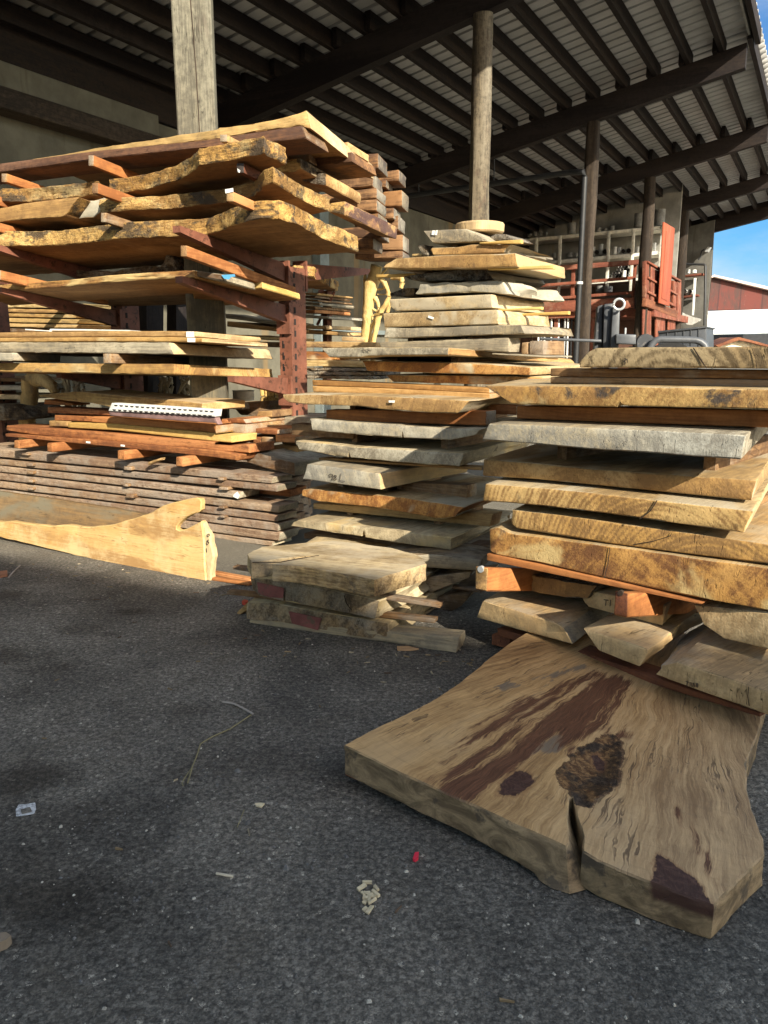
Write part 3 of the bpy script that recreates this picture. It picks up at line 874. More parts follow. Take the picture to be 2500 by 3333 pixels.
# ------------------------------------------------------------------ ground
g = MB()
NXG = 60
g.add([(-220, -220, 0), (220, -220, 0), (220, 220, 0), (-220, 220, 0)], [(0, 1, 2, 3)])
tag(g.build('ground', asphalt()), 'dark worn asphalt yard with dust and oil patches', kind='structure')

# ------------------------------------------------------------------ the open shed
M_TIN = tin_roof()
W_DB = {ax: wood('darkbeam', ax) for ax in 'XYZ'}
M_WALL = concrete('stained_concrete_wall', (0.155, 0.143, 0.108))
shed = empty('lumber_shed', SHED.o, -SHED.psi)
tag(shed, 'open fronted lumber shed with dark beams and a sloping metal roof', 'shed')
BAY = 6.1
SL = 0.2
GZ = 6.2
def zg(t): return GZ + SL * t
# girders
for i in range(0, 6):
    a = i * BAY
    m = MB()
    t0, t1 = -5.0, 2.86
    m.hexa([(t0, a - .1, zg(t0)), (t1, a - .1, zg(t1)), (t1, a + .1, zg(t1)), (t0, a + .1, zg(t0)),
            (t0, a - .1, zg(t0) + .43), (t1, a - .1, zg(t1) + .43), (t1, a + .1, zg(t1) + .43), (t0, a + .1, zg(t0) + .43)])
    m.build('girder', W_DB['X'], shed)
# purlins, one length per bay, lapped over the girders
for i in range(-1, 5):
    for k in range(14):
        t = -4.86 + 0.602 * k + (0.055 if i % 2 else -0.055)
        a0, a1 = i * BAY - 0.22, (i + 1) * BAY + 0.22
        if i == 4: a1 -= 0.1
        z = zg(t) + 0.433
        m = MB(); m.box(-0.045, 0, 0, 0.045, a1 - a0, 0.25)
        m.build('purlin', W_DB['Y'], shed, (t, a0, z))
# corrugated sheet: trapezoid ribs running down the slope
m = MB()
RIB = 0.32
a = -6.6
prof = []
while a < 31.0:
    prof += [(a, 0), (a + 0.235, 0), (a + 0.245, 0.045), (a + 0.31, 0.045)]
    a += RIB
prof.append((a, 0))
ts = [-5.6, -2.0, 1.0, 3.06]
vs = []
for (aa, h) in prof:
    for t in ts:
        vs.append((t, aa, zg(t) + 0.69 + h))
n = len(ts)
fs = []
for i in range(len(prof) - 1):
    for k in range(n - 1):
        fs.append((i * n + k, i * n + k + 1, (i + 1) * n + k + 1, (i + 1) * n + k))
m.add(vs, fs)
roof = m.build('roof_sheet', M_TIN, shed, sharp=10)
sol = roof.modifiers.new('thickness', 'SOLIDIFY'); sol.thickness = 0.004; sol.offset = 1
m = MB()
m.box(2.88, -6.5, zg(2.9) + 0.50, 2.92, 30.9, zg(2.9) + 0.682)
m.build('eave_board', plain('eave_paint', (0.20, 0.20, 0.19), 0.7), shed)
# posts
def round_post(a, r, top, mat, name='post', t=0.0):
    m = MB()
    pts = [(0, 0, top * k / 8.0) for k in range(9)]
    rr = [r * (1.12 - 0.16 * k / 8.0) for k in range(9)]
    m.tube(pts, rr, 20, seed=a + 1.3)
    return m.build(name, mat, shed, (t, a, 0))
m = MB(); m.box(-.155, -.155, 0, .155, .155, GZ + .2, bev=.012)
po = m.build('post', wood('postgrey', 'Z'), shed)
po.rotation_euler.z = R(37)
m = MB()
ck = [(-.05 + .02 * nz(k * .5, 1, 2) + .012 * k, 6.0 - k * .45) for k in range(10)]
for (xa, za), (xb, zb) in zip(ck, ck[1:]):
    m.hexa([(xa - .004, -.157, za), (xa + .004, -.157, za), (xb + .004, -.157, zb), (xb - .004, -.157, zb), (xa - .004, -.15, za), (xa + .004, -.15, za), (xb + .004, -.15, zb), (xb - .004, -.15, zb)])
m.build('drying_crack', M_CRACK, po)
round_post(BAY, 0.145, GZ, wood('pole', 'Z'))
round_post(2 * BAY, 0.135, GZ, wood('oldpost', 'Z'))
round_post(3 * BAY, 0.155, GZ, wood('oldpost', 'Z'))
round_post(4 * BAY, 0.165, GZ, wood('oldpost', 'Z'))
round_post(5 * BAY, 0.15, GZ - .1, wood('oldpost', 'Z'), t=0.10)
# end wall and partition
def slabwall(name, t0, t1, a, z0, z1, z1b, mat, th=0.15, par=None):
    m = MB()
    m.hexa([(t0, a, z0), (t1, a, z0), (t1, a + th, z0), (t0, a + th, z0), (t0, a, z1), (t1, a, z1b), (t1, a + th, z1b), (t0, a + th, z1)])
    return m.build(name, mat, par)
slabwall('end_wall', -5.2, 0.25, 5 * BAY - 0.32, 0, zg(-5.2) + .45, zg(.25) + .45, concrete('dim_plaster', (0.15, 0.145, 0.13)), par=shed)
slabwall('partition_wall', -5.2, 0.06, 23.15, 0, zg(-5.2) + .66, zg(.06) + .66, concrete('pale_plaster', (0.30, 0.29, 0.26)), par=shed)
# black drain pipe on the third post and its run back under the girder
m = MB()
m.tube([(-0.09, 2 * BAY - .16, 0), (-0.09, 2 * BAY - .16, 5.1), (-0.13, 2 * BAY - .1, 5.22), (-0.5, 2 * BAY, 5.26), (-5.0, 2 * BAY, 5.12)], 0.062, 12)
m.tube([(-0.09, 2 * BAY - .16, 2.92), (-0.09, 2 * BAY - .16, 2.97)], 0.075, 12, mi=1)
m.build('drain_pipe', [M_PIPE, M_PVCW], shed)
for tt in (-2.2, -4.1):
    m = MB(); m.tube([(tt, 2 * BAY, 5.14), (tt, 2 * BAY, zg(tt) + .1)], 0.012, 6)
    m.build('pipe_hanger', M_PIPE, shed)

m = MB(); m.box(-5.36, -6.6, zg(-5.2), -5.1, 30.6, zg(-5.2) + .66)
m.build('ledger_beam', W_DB['Y'], shed)
m = MB(); m.hexa([(-5.2, 30.32, zg(-5.2)), (2.96, 30.32, zg(2.96)), (2.96, 30.39, zg(2.96)), (-5.2, 30.39, zg(-5.2)), (-5.2, 30.32, zg(-5.2) + .66), (2.96, 30.32, zg(2.96) + .66), (2.96, 30.39, zg(2.96) + .66), (-5.2, 30.39, zg(-5.2) + .66)])
m.build('end_fascia', W_DB['X'], shed)
# concrete side wall along the low side of the shed
wl = empty('concrete_wall', SHED.world(-5.15, 0, 0), -SHED.psi)
tag(wl, 'stained grey concrete wall with a timber ledge behind the slab rack', 'wall')
m = MB(); m.box(-.2, -8.0, 0, 0, 30.4, zg(-5.2) - 0.02)
m.build('wall_panel', M_WALL, wl)
m = MB(); m.box(-.02, -8.0, 4.83, 0.24, 4.6, zg(-5.0) - 0.03, bev=.01)
m.build('upper_wall', M_WALL, wl, (0.003, 0, 0))
m = MB(); m.box(0.0, -8.0, 4.56, 0.36, 4.62, 4.826, bev=.015)
m.build('timber_ledge', wood('oldpost', 'Y'), wl, (0.003, 0, 0))
m = MB(); m.box(0.0, 9.2, 0, 0.22, 9.55, 4.9, bev=.01)
m.build('steel_column', plain('grey_green_steel', (0.16, 0.19, 0.19), 0.55, var=.2), wl, (0.003, 0, 0))
m = MB(); m.box(0.0, 9.55, 1.9, 0.1, 30, 2.0)
m.build('wall_rail', plain('grey_green_steel', (0.16, 0.19, 0.19)), wl, (0.003, 0, 0))

# ------------------------------------------------------------------ building across the yard that throws the shade on the foreground
EDGE = Vector((-1.1, 4.72, 0)) + SUN_H * (10.0 / math.tan(SUN_EL))
psb = math.atan2(0.456, 0.89)
ware = empty('warehouse', EDGE, -psb)
tag(ware, 'plain grey warehouse across the yard whose roof line shades the asphalt', 'warehouse')
MW = plain('warehouse_siding', (0.55, 0.54, 0.50), 0.8)
m = MB(); m.box(-16, -14, 0, 16, -0.3, 9.7); m.build('wall', MW, ware)
m = MB(); m.hexa([(-16.3, -14.3, 9.72), (16.3, -14.3, 9.72), (16.3, 0, 9.72), (-16.3, 0, 9.72), (-16.3, -14.3, 10.3), (16.3, -14.3, 10.3), (16.3, 0, 10.0), (-16.3, 0, 10.0)])
m.build('roof', plain('warehouse_roof', (0.2, 0.2, 0.2)), ware)
for x in (-6, 2):
    m = MB(); m.box(x, -.3, 0, x + 3, -.22, 3.2); m.build('door', plain('warehouse_door', (0.2, 0.1, 0.06)), ware)

# ------------------------------------------------------------------ far red barn and its neighbours
FBN = Frame(21.0, 44.0, 4.0)
barn = empty('red_barn', FBN.o, -FBN.psi)
tag(barn, 'weathered red barn with a pale low gable roof beyond the shed', 'barn')


def inpar(o, par):
    o.parent = par
    mtx = Matrix.Translation(par.location) @ Matrix.Rotation(par.rotation_euler.z, 4, 'Z')
    o.matrix_parent_inverse = mtx.inverted()
    return o


def barn_mat():
    t = NT('barn_red_boards')
    tc, p, rnd = t.coords()
    sx = t.n('ShaderNodeSeparateXYZ'); t.set(sx.inputs[0], tc)
    q = t.noise(t.vm('MULTIPLY', p, (1.2, 1, 0.35)), 0.9, 6, 0.75)
    c = t.mix(t.ramp(q, 0.42, 0.58), (0.125, 0.040, 0.033), (0.075, 0.043, 0.038))
    c = t.mix(t.m('MULTIPLY', t.ramp(t.noise(t.vm('MULTIPLY', p, (1, 1, 0.3)), 2.5, 6, 0.8), 0.6, 0.7), 0.6), c, (0.26, 0.19, 0.17))
    s = t.m('FRACT', t.m('MULTIPLY', sx.outputs[0], 0.85))
    c = t.mix(t.m('MULTIPLY', t.m('LESS_THAN', s, 0.07), 0.7), c, (0.05, 0.03, 0.03))
    return t.fin(c, 0.85, 0.2)


inpar(O('barn_wall', None, None, P('r', 760, 1108, 830, 1085, 935, 1045, 1659, 1222, 1900, 1285, 1900, 1480, 1659, 1482, 760, 1500), FBN, 0, 0.3, [barn_mat()], rough=0, bev=0.02, step=0.8), barn)
inpar(O('roof_edge', None, None, P('r', 760, 1092, 830, 1062, 935, 1012, 1659, 1172, 1900, 1228, 1900, 1278, 1659, 1216, 935, 1043, 830, 1083, 760, 1106), FBN, -0.35, 12, [plain('barn_roof', (0.55, 0.45, 0.40), 0.7)], rough=0, bev=0.02, step=0.8), barn)
wb = plain('white_wall_panel', (0.82, 0.82, 0.80), 0.8, var=0.1)
FBW = Frame(19.5, 40.5, 4.0)
def whitemat():
    t = NT('white_stained_panels')
    tc, p, rnd = t.coords()
    sx = t.n('ShaderNodeSeparateXYZ'); t.set(sx.inputs[0], tc)
    q = t.noise(t.vm('MULTIPLY', p, (1, 1, 0.3)), 3.0, 6, 0.8)
    c = t.mix(t.m('MULTIPLY', t.ramp(q, 0.5, 0.68), 0.5), (0.82, 0.83, 0.82), (0.45, 0.46, 0.46))
    s = t.m('FRACT', t.m('MULTIPLY', sx.outputs[0], 0.55))
    c = t.mix(t.m('MULTIPLY', t.m('LESS_THAN', s, 0.02), 0.8), c, (0.2, 0.2, 0.2))
    return t.fin(c, 0.8, 0.2)
awn = O('white_panel_front', 'wall', 'long white panelled wall band below the red barn', P('r', 700, 1550, 1900, 1515, 1900, 1800, 1659, 1803, 1000, 1818, 700, 1825), FBW, 0, 0.25, [whitemat()], rough=0, bev=.02, step=.8)
inpar(O('cap_trim', None, None, P('r', 700, 1512, 1900, 1470, 1900, 1508, 700, 1545), FBW, -0.06, 0.4, [wb], rough=0, bev=.02, step=.8), awn)
dk = O('dark_bay_sheet', 'wall', 'near black sheet painted as the shaded opening under the white panelled wall band', P('r', 700, 1828, 1900, 1803, 1900, 2150, 700, 2150), FBW, 2.2, 0.2, [plain('bay_shade_paint', (0.03, 0.032, 0.036), 0.9)], rough=0, bev=.02, step=.8)  # near-black sheet stands for the shade inside the opening
FHS = Frame(15.0, 33.0, 6.0)
kio = O('small_hut', 'hut', 'small hut with brown shingled gable and pale wall beyond the dark bin', P('r', 980, 1985, 1260, 1880, 1659, 1985, 1659, 2150, 980, 2150), FHS, 0.3, 2.0, [plain('hut_cream', (0.70, 0.62, 0.45), 0.8)], rough=0, bev=.01, step=.5)
inpar(O('hut_roof', None, None, P('r', 950, 1965, 1255, 1852, 1290, 1862, 1750, 1980, 1750, 2010, 1270, 1895, 990, 1992), FHS, 0, 2.4, [wood('red', 'X')], rough=0.02, bev=.01, step=.3), kio)

# ------------------------------------------------------------------ mezzanine at the end of the shed, with its stores
RP = wood('redpaint', 'X'); RPZ = wood('redpaint', 'Z'); RPY = wood('redpaint', 'Y')
o2 = FZ.world(0.22, 0, 0)
FZS = Frame(o2.x, o2.y, -60.8)      # its right hand side
mez = empty('mezzanine', FZ.world(-3, 3, 0), -FZ.psi)
tag(mez, 'red painted timber mezzanine with railings at the far end of the shed', 'mezzanine')
def mz(name, top, bot, fr, d, depth, mat):
    return inpar(V(name, None, None, top, bot, fr, d, depth, [mat], rough=0, wav=0, bev=.01, step=3), mez)
mz('deck_beam', P('q', -700, 880, 1005, 795), P('q', -700, 985, 1005, 895), FZ, 0.0, 0.12, RP)
mz('rail', P('q', -600, 580, 1045, 455), P('q', -600, 625, 1045, 500), FZ, -0.05, 0.1, RP)
mz('rail', P('q', -600, 740, 1012, 605), P('q', -600, 770, 1012, 632), FZ, -0.05, 0.06, RP)
mz('rail', P('q', -600, 860, 1000, 738), P('q', -600, 885, 1000, 765), FZ, -0.05, 0.06, RP)
mz('rail_post', P('q', 442, 515, 474, 512), P('q', 428, 880, 460, 878), FZ, 0.06, 0.1, RPZ)
mz('rail_post', P('q', 1002, 470, 1030, 468), P('q', 975, 850, 1000, 848), FZ, 0.06, 0.1, RPZ)
m = MB(); m.box(-8.0, 0.15, 2.5, 0.2, 6.6, 2.72)
inpar(m.build('deck', RP, None, FZ.o, -FZ.psi), mez)
# pigeonhole rack and side beam on the right hand side
for (x0, y0, x1, y1, w) in ((45, 822, 490, 1085, 28), (50, 1035, 440, 1262, 30), (45, 1225, 420, 1420, 34)):
    mz('side_rail', P('r', x0, y0, x1, y1), P('r', x0, y0 + w, x1, y1 + w), FZS, 0, 0.12, RP)
mz('side_beam', P('r', 20, 1330, 445, 1500), P('r', 10, 1440, 430, 1598), FZS, 0.01, 0.12, wood('red', 'X'))
for (xa, xb, ya, yb) in ((10, 55, 830, 1350), (85, 130, 900, 1400), (148, 200, 945, 1430), (385, 425, 1090, 1500), (438, 490, 1070, 1590)):
    mz('side_post', P('r', xa, ya, xb, ya + (xb - xa) * .5), P('r', xa - 6, yb, xb - 6, yb + (xb - xa) * .4), FZS, 0.05, 0.1, RPZ)
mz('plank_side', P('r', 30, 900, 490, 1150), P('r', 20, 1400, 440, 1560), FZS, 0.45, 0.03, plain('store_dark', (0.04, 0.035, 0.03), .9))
for k, (xa, xb, ya, yb) in enumerate(((-20, 85, 1480, 1900), (150, 272, 1530, 1900), (315, 410, 1600, 1900))):
    d_ = V('red_door', 'door', ['red door at the left under the mezzanine corner', 'middle red panelled door under the mezzanine side', 'right hand narrow red door under the mezzanine side'][k],
           P('r', xa, ya, xb, ya + 25), P('r', xa - 10, yb + 300, xb - 10, yb + 300), FZS, 0.1 + .02 * k, 0.05, [RPZ], rough=0, wav=0, bev=.01, step=2, group='red doors stored under the mezzanine')
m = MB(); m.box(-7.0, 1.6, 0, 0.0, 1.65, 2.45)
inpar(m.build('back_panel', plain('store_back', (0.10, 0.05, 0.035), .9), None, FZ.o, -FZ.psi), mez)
# tall red door panel hung outside the pigeonholes
dp = V('door_panel', 'door', 'tall red panelled door hung upright outside the mezzanine corner', P('r', 258, 300, 402, 385), P('r', 195, 1395, 330, 1440), FZS, -0.12, 0.05, [wood('redpanel', 'Z')], rough=0, wav=0, bev=.01, step=2)
patch('notice', dp, P('r', 283, 735, 330, 755, 322, 842, 276, 822), M_WHITE, 0.004)
inpar(V('panel_bead', None, None, P('r', 290, 420, 375, 470), P('r', 225, 1330, 305, 1372), FZS, -0.135, 0.013, [wood('redpanel', 'Z')], rough=0, wav=0, bev=.006, step=2), dp)

# shelving along the partition
sh = empty('shelf_unit', FZ.world(-3, 4.0, 2.72), -FZ.psi)
tag(sh, 'tall whitewashed shelving unit with pipe fittings on the mezzanine', 'shelves')
SW = plain('whitewashed_board', (0.62, 0.60, 0.52), 0.8, var=.25)
def shf(name, top, bot, d, depth):
    return inpar(V(name, None, None, top, bot, FZ, d, depth, [SW], rough=0, wav=0, bev=.008, step=3), sh)
SD = 3.25
shf('shelf', P('q', -500, 320, 1275, 150), P('q', -500, 350, 1275, 180), SD, .9)
shf('shelf', P('q', -500, 535, 1222, 378), P('q', -500, 565, 1222, 412), SD, .9)
shf('shelf', P('q', -500, 745, 1205, 610), P('q', -500, 765, 1205, 632), SD, .9)
for (x, y0, y1, dx) in ((125, 260, 800, -8), (340, 240, 800, -18), (778, 200, 720, -20), (1002, 182, 740, -30), (1262, 155, 520, -28), (-100, 290, 800, 0)):
    shf('upright', P('q', x - 14, y0, x + 14, y0 - 2), P('q', x - 14 + dx, y1, x + 14 + dx, y1 - 2), SD - 0.03, 0.06)


def can(name, cat, label, c, x, ybot, wpx, hpx, fr, d, mat, group=None, lying=False):
    """a can, bucket or pipe end standing on a shelf"""
    k = CROP[c][2] / 1659.0
    (t0, z0), (t1, _), (_, z1) = [fr.on_front(q, d) for q in P(c, x - wpx / 2, ybot, x + wpx / 2, ybot, x, ybot - hpx)]
    r, h = abs(t1 - t0) / 2, abs(z1 - z0)
    m = MB()
    if lying:
        m.tube([(0, -r, r), (0, 0.5, r)], r, 14, cap=False)
        m.tube([(0, -r + .02, r), (0, 0.45, r)], r * .82, 14, mi=1)
        o = m.build(name, [mat, M_DARKHOLE], None, fr.world((t0 + t1) / 2, d + r, z0), -fr.psi)
    else:
        m.lathe([(r * .94, 0), (r, h * .03), (r, h * .3), (r * .97, h * .33), (r, h * .36), (r * .99, h * .92), (r * 1.04, h * .95), (r * 1.04, h), (r * .9, h), (r * .88, h * .93)], n=18)
        o = m.build(name, [mat], None, fr.world((t0 + t1) / 2, d + r, z0), -fr.psi)
    return tag(o, label, cat, group)


BK = M_GREYPOT
can('bucket', 'bucket', 'grey bucket on the shelf top left of the round post with pipe', 'q', 432, 228, 72, 104, FZ, SD + .2, BK)
can('drum', 'drum', 'left large grey drum on top of the shelving', 'q', 1040, 165, 90, 130, FZ, SD + .1, BK)
can('drum', 'drum', 'right large grey drum on top of the shelving', 'q', 1225, 150, 95, 150, FZ, SD + .1, BK)
for k, (x, y, w, h, lb) in enumerate(((628, 418, 42, 78, 'pale can at the left end of the middle shelf bay'), (700, 408, 40, 92, 'tall tin between two lying pipes on the middle shelf'),
                                      (832, 408, 30, 68, 'ribbed tin just right of the third upright'), (868, 405, 30, 58, 'second tin right of the third upright'),
                                      (1180, 382, 34, 78, 'stacked fitting at the right end of the lit shelf'), (1035, 385, 26, 46, 'small white can by the lit upright'), (1130, 382, 22, 48, 'slim white tube by the round post'))):
    can('tin_can', 'can', lb, 'q', x, y, w, h, FZ, SD + .15, M_GALV if k % 2 else M_PVCW, 'cans on the middle shelf')
for k, (x, y, w, lb) in enumerate(((668, 412, 42, 'dark pipe end left of the tall tin'), (740, 408, 46, 'dark pipe end right of the tall tin'), (905, 402, 40, 'small dark pipe end before the lit upright'), (955, 400, 46, 'larger dark pipe end before the lit upright'))):
    can('pipe_end', 'pipe', lb + ' on the middle shelf', 'q', x, y, w, w, FZ, SD + .1, M_GREYPOT, 'pipe ends on the middle shelf', True)
kk = 0
for row, (y, x0, n) in enumerate(((620, 790, 6), (592, 822, 5), (562, 860, 4), (535, 870, 3))):
    for c_ in range(n):
        kk += 1
        can('pipe_end', 'pipe', 'grey pipe end in the stacked pyramid on the lower shelf', 'q', x0 + c_ * 30 + row * 2, y, 28, 28, FZ, SD + .1, M_GREYPOT if (c_ + row) % 3 else M_PVCW, 'pipe ends stacked on the lower shelf', True)
can('paint_can', 'can', 'white paint can before the stacked pipe ends', 'q', 910, 612, 38, 58, FZ, SD - .1, M_PVCW)
can('tub', 'tub', 'dark grey tub under the lower shelf', 'q', 690, 752, 90, 62, FZ, SD, M_GREYPOT)
can('tub', 'tub', 'pale grey tub under the lower shelf', 'q', 765, 748, 70, 52, FZ, SD - .2, M_GALV)
for k, (x, y, w, h) in enumerate(((60, 250, 34, 26), (110, 245, 30, 40), (160, 240, 28, 36), (210, 238, 30, 30), (680, 205, 46, 40), (740, 200, 40, 26), (800, 192, 44, 40))):
    can('fitting', 'pipe fitting', ['leftmost small dark fitting', 'second dark fitting from the left', 'third dark fitting from the left', 'fourth dark fitting from the left', 'lumpy dark fitting right of the pipe post', 'low flat fitting right of the pipe post', 'tall dark fitting beside the low flat one'][k] + ' on the shelf top',
        'q', x, y, w, h, FZ, SD + .25, M_GREYPOT, 'fittings on the shelf top')
for k, (x, y, w, h) in enumerate(((30, 455, 50, 50), (90, 450, 44, 40), (275, 440, 40, 44), (420, 438, 56, 48), (480, 432, 36, 36))):
    can('fitting', 'pipe fitting', ['largest dark fitting at the far left', 'dark fitting second from the left', 'dark fitting beside the second upright', 'wide dark elbow left of the pipe post', 'small dark fitting hugging the pipe post'][k] + ' on the middle shelf',
        'q', x, y, w, h, FZ, SD + .2, M_GREYPOT, 'fittings on the dark end of the middle shelf')

# boards and pipes standing under the mezzanine
xs = [(5, 0), (32, 1), (60, 0), (92, 2), (120, 0), (150, 3), (185, 0), (212, 2), (240, 1), (268, 0), (300, 2), (455, 0), (480, 3), (492, 1)]
for k, (x, c_) in enumerate(xs):
    w = 13 if c_ != 3 else 34
    o = V('upright_board', 'board', 'upright %s strip leaning under the mezzanine, number %s from the left' % (['white', 'grey', 'dark', 'red'][c_], ['one', 'two', 'three', 'four', 'five', 'six', 'seven', 'eight', 'nine', 'ten', 'eleven', 'twelve', 'thirteen', 'fourteen'][k]),
          P('p', x, 205 + (k * 37 % 23), x + w, 205 + (k * 37 % 23)), P('p', x - 18, 800, x + w - 18, 800), FZ, 0.25 + 0.03 * (k % 4), 0.04, [[M_PVCW, M_GALV, M_PIPE, RPZ][c_]],
          rough=0, wav=0, bev=.004, step=3, group='strips standing under the mezzanine')
# shelves at the end wall, right of the last pole
es = empty('corner_shelves', SHED.world(-0.4, 29.6, 0), -SHED.psi)
tag(es, 'small wooden corner shelves on the end wall beside the sky', 'shelves')
FE = Frame(SHED.world(0, 29.5, 0).x, SHED.world(0, 29.5, 0).y, 29.2)
for (x0, x1, y) in ((478, 780, 1005), (470, 710, 1290)):
    inpar(V('shelf_board', None, None, P('r', x0, y + 15, x1, y - 15), P('r', x0, y + 38, x1, y + 10), FE, 0, 0.5, [RP], rough=0, wav=0, step=2), es)
inpar(V('shelf_post', None, None, P('r', 655, 1060, 690, 1058), P('r', 630, 1560, 655, 1558), FE, -0.03, 0.06, [M_PVCW], rough=0, wav=0, step=2), es)
can('tin_can', 'can', 'grey tin on the upper corner shelf', 'r', 580, 995, 55, 55, FE, .05, M_GALV)
can('tin_can', 'can', 'white tin on the upper corner shelf', 'r', 655, 988, 70, 45, FE, .05, M_PVCW)
can('pipe_end', 'pipe', 'left white pipe end on the lower corner shelf', 'r', 525, 1275, 70, 70, FE, .05, M_PVCW, None, True)
can('pipe_end', 'pipe', 'right white pipe end on the lower corner shelf', 'r', 600, 1272, 64, 60, FE, .05, M_PVCW, None, True)
O('cloth_sling', 'cloth', 'slack grey cloth sling hung at the end wall', P('r', 465, 1505, 560, 1555, 660, 1590, 748, 1608, 735, 1640, 640, 1690, 560, 1685, 530, 1640), FE, -0.1, 0.25, [plain('grey_cloth', (0.42, 0.41, 0.38), .9)], rough=.02)
fl = empty('floodlight', SHED.world(.42, 30.0, 4.6), -SHED.psi)
tag(fl, 'grey floodlight on a bracket at the shed corner', 'floodlight')
inpar(O('lamp_head', None, None, P('r', 800, 700, 845, 635, 888, 640, 850, 705), FE, 0, .25, [M_GALV], rough=0), fl)
m = MB(); m.tube([FE.world(*p) for p in [(*[FE.on_front(q, .15)[0]], .15, FE.on_front(q, .15)[1]) for q in P('r', 800, 670, 765, 690, 750, 770, 715, 810)]], 0.03, 8)
inpar(m.build('bracket', M_PIPE), fl)
ep = MB(); ep.tube([FE.world(FE.on_front(q, -.05)[0], -.05, FE.on_front(q, -.05)[1]) for q in P('r', 490, 868, 800, 875, 815, 900, 800, 1700)], .045, 8)
tag(ep.build('wall_pipe', M_PIPE), 'dark service pipe bent down the end wall corner', 'pipe')

# ------------------------------------------------------------------ dark clad bin and forklift behind the right pile
FBX = Frame(6.3, 13.0, 29.2)
bx = V('clad_bin', 'bin', 'dark painted board clad bin behind the forklift', P('p', 1085, 372, 1517, 322), P('p', 1085, 700, 1520, 700), FBX, 0, 1.0, [M_BOXDARK], rough=0, wav=0, bev=.01, step=3)
inpar(V('lid', None, None, P('p', 1080, 352, 1525, 308), P('p', 1082, 374, 1528, 324), FBX, -.03, 1.1, [M_FORK], rough=0, wav=0, bev=.01, step=3), bx)
for x in (1165, 1240, 1310, 1375, 1445):
    inpar(V('cover_strip', None, None, P('p', x, 365 - (x - 1085) * .1, x + 7, 365 - (x - 1085) * .1), P('p', x, 690, x + 7, 690), FBX, -.012, .014, [M_FORK], rough=0, wav=0, bev=.002, step=3), bx)
fk = empty('forklift', FF.world(1.2, 0.6, 0), -FF.psi)
tag(fk, 'dark grey forklift with raised tine behind the thick top slab', 'forklift')
def fkp(name, top, bot, d, depth, mat=M_FORK, bev=.008):
    return inpar(V(name, None, None, top, bot, FF, d, depth, [mat], rough=0, wav=0, bev=bev, step=2), fk)
fkp('tine', P('p', 20, 410, 575, 428), P('p', 20, 432, 575, 456), 0.0, 0.12, M_FORKL)
fkp('mast', P('p', 540, 128, 585, 112), P('p', 495, 700, 575, 700), 0.05, 0.25)
fkp('mast', P('p', 598, 110, 680, 102), P('p', 580, 700, 650, 700), 0.0, 0.3)
fkp('mast', P('p', 676, 135, 742, 140), P('p', 640, 700, 720, 700), -0.05, 0.2, M_FORKL)
fkp('carriage', P('p', 705, 378, 888, 384), P('p', 705, 466, 884, 474), -0.15, 0.3, M_FORKL)
fkp('hydraulic_ram', P('p', 785, 320, 802, 320), P('p', 782, 385, 798, 385), 0.0, 0.04, M_GALV)
fkp('counterweight', P('p', 880, 488, 1060, 486, 1400, 490, 1560, 520), P('p', 880, 1100, 1060, 1100, 1400, 1100, 1560, 1100), 0.35, 0.7)
def fpt(q, d): t, z = FF.on_front(q, d); return FF.world(t, d, z)
m = MB(); m.tube([fpt(q, -.1) for q in P('p', 1005, 520, 1030, 470, 1065, 436, 1110, 426, 1420, 434, 1465, 448, 1500, 475, 1520, 520)], 0.03, 10)
inpar(m.build('guard_bar', M_FORKL), fk)
m = MB(); c0 = fpt(P('p', 975, 458)[0], -.05); m.tube([c0, c0 + FF.ey * .2], 0.075, 18); inpar(m.build('lamp', M_FORK), fk)
m = MB(); c0 = fpt(P('p', 1190, 700)[0], .2); m.tube([c0, c0 + FF.ey * .18], 0.24, 24); inpar(m.build('wheel', plain('rubber', (0.02, 0.02, 0.02), .9)), fk)
m = MB(); c0 = fpt(P('p', 732, 112)[0], -.1); 
ring = [c0 + FF.ex * (math.cos(q) * .045) + Vector((0, 0, math.sin(q) * .045)) for q in [2 * math.pi * k / 16 for k in range(17)]]
m.tube(ring, 0.011, 8); inpar(m.build('lifting_ring', M_GALV), fk)

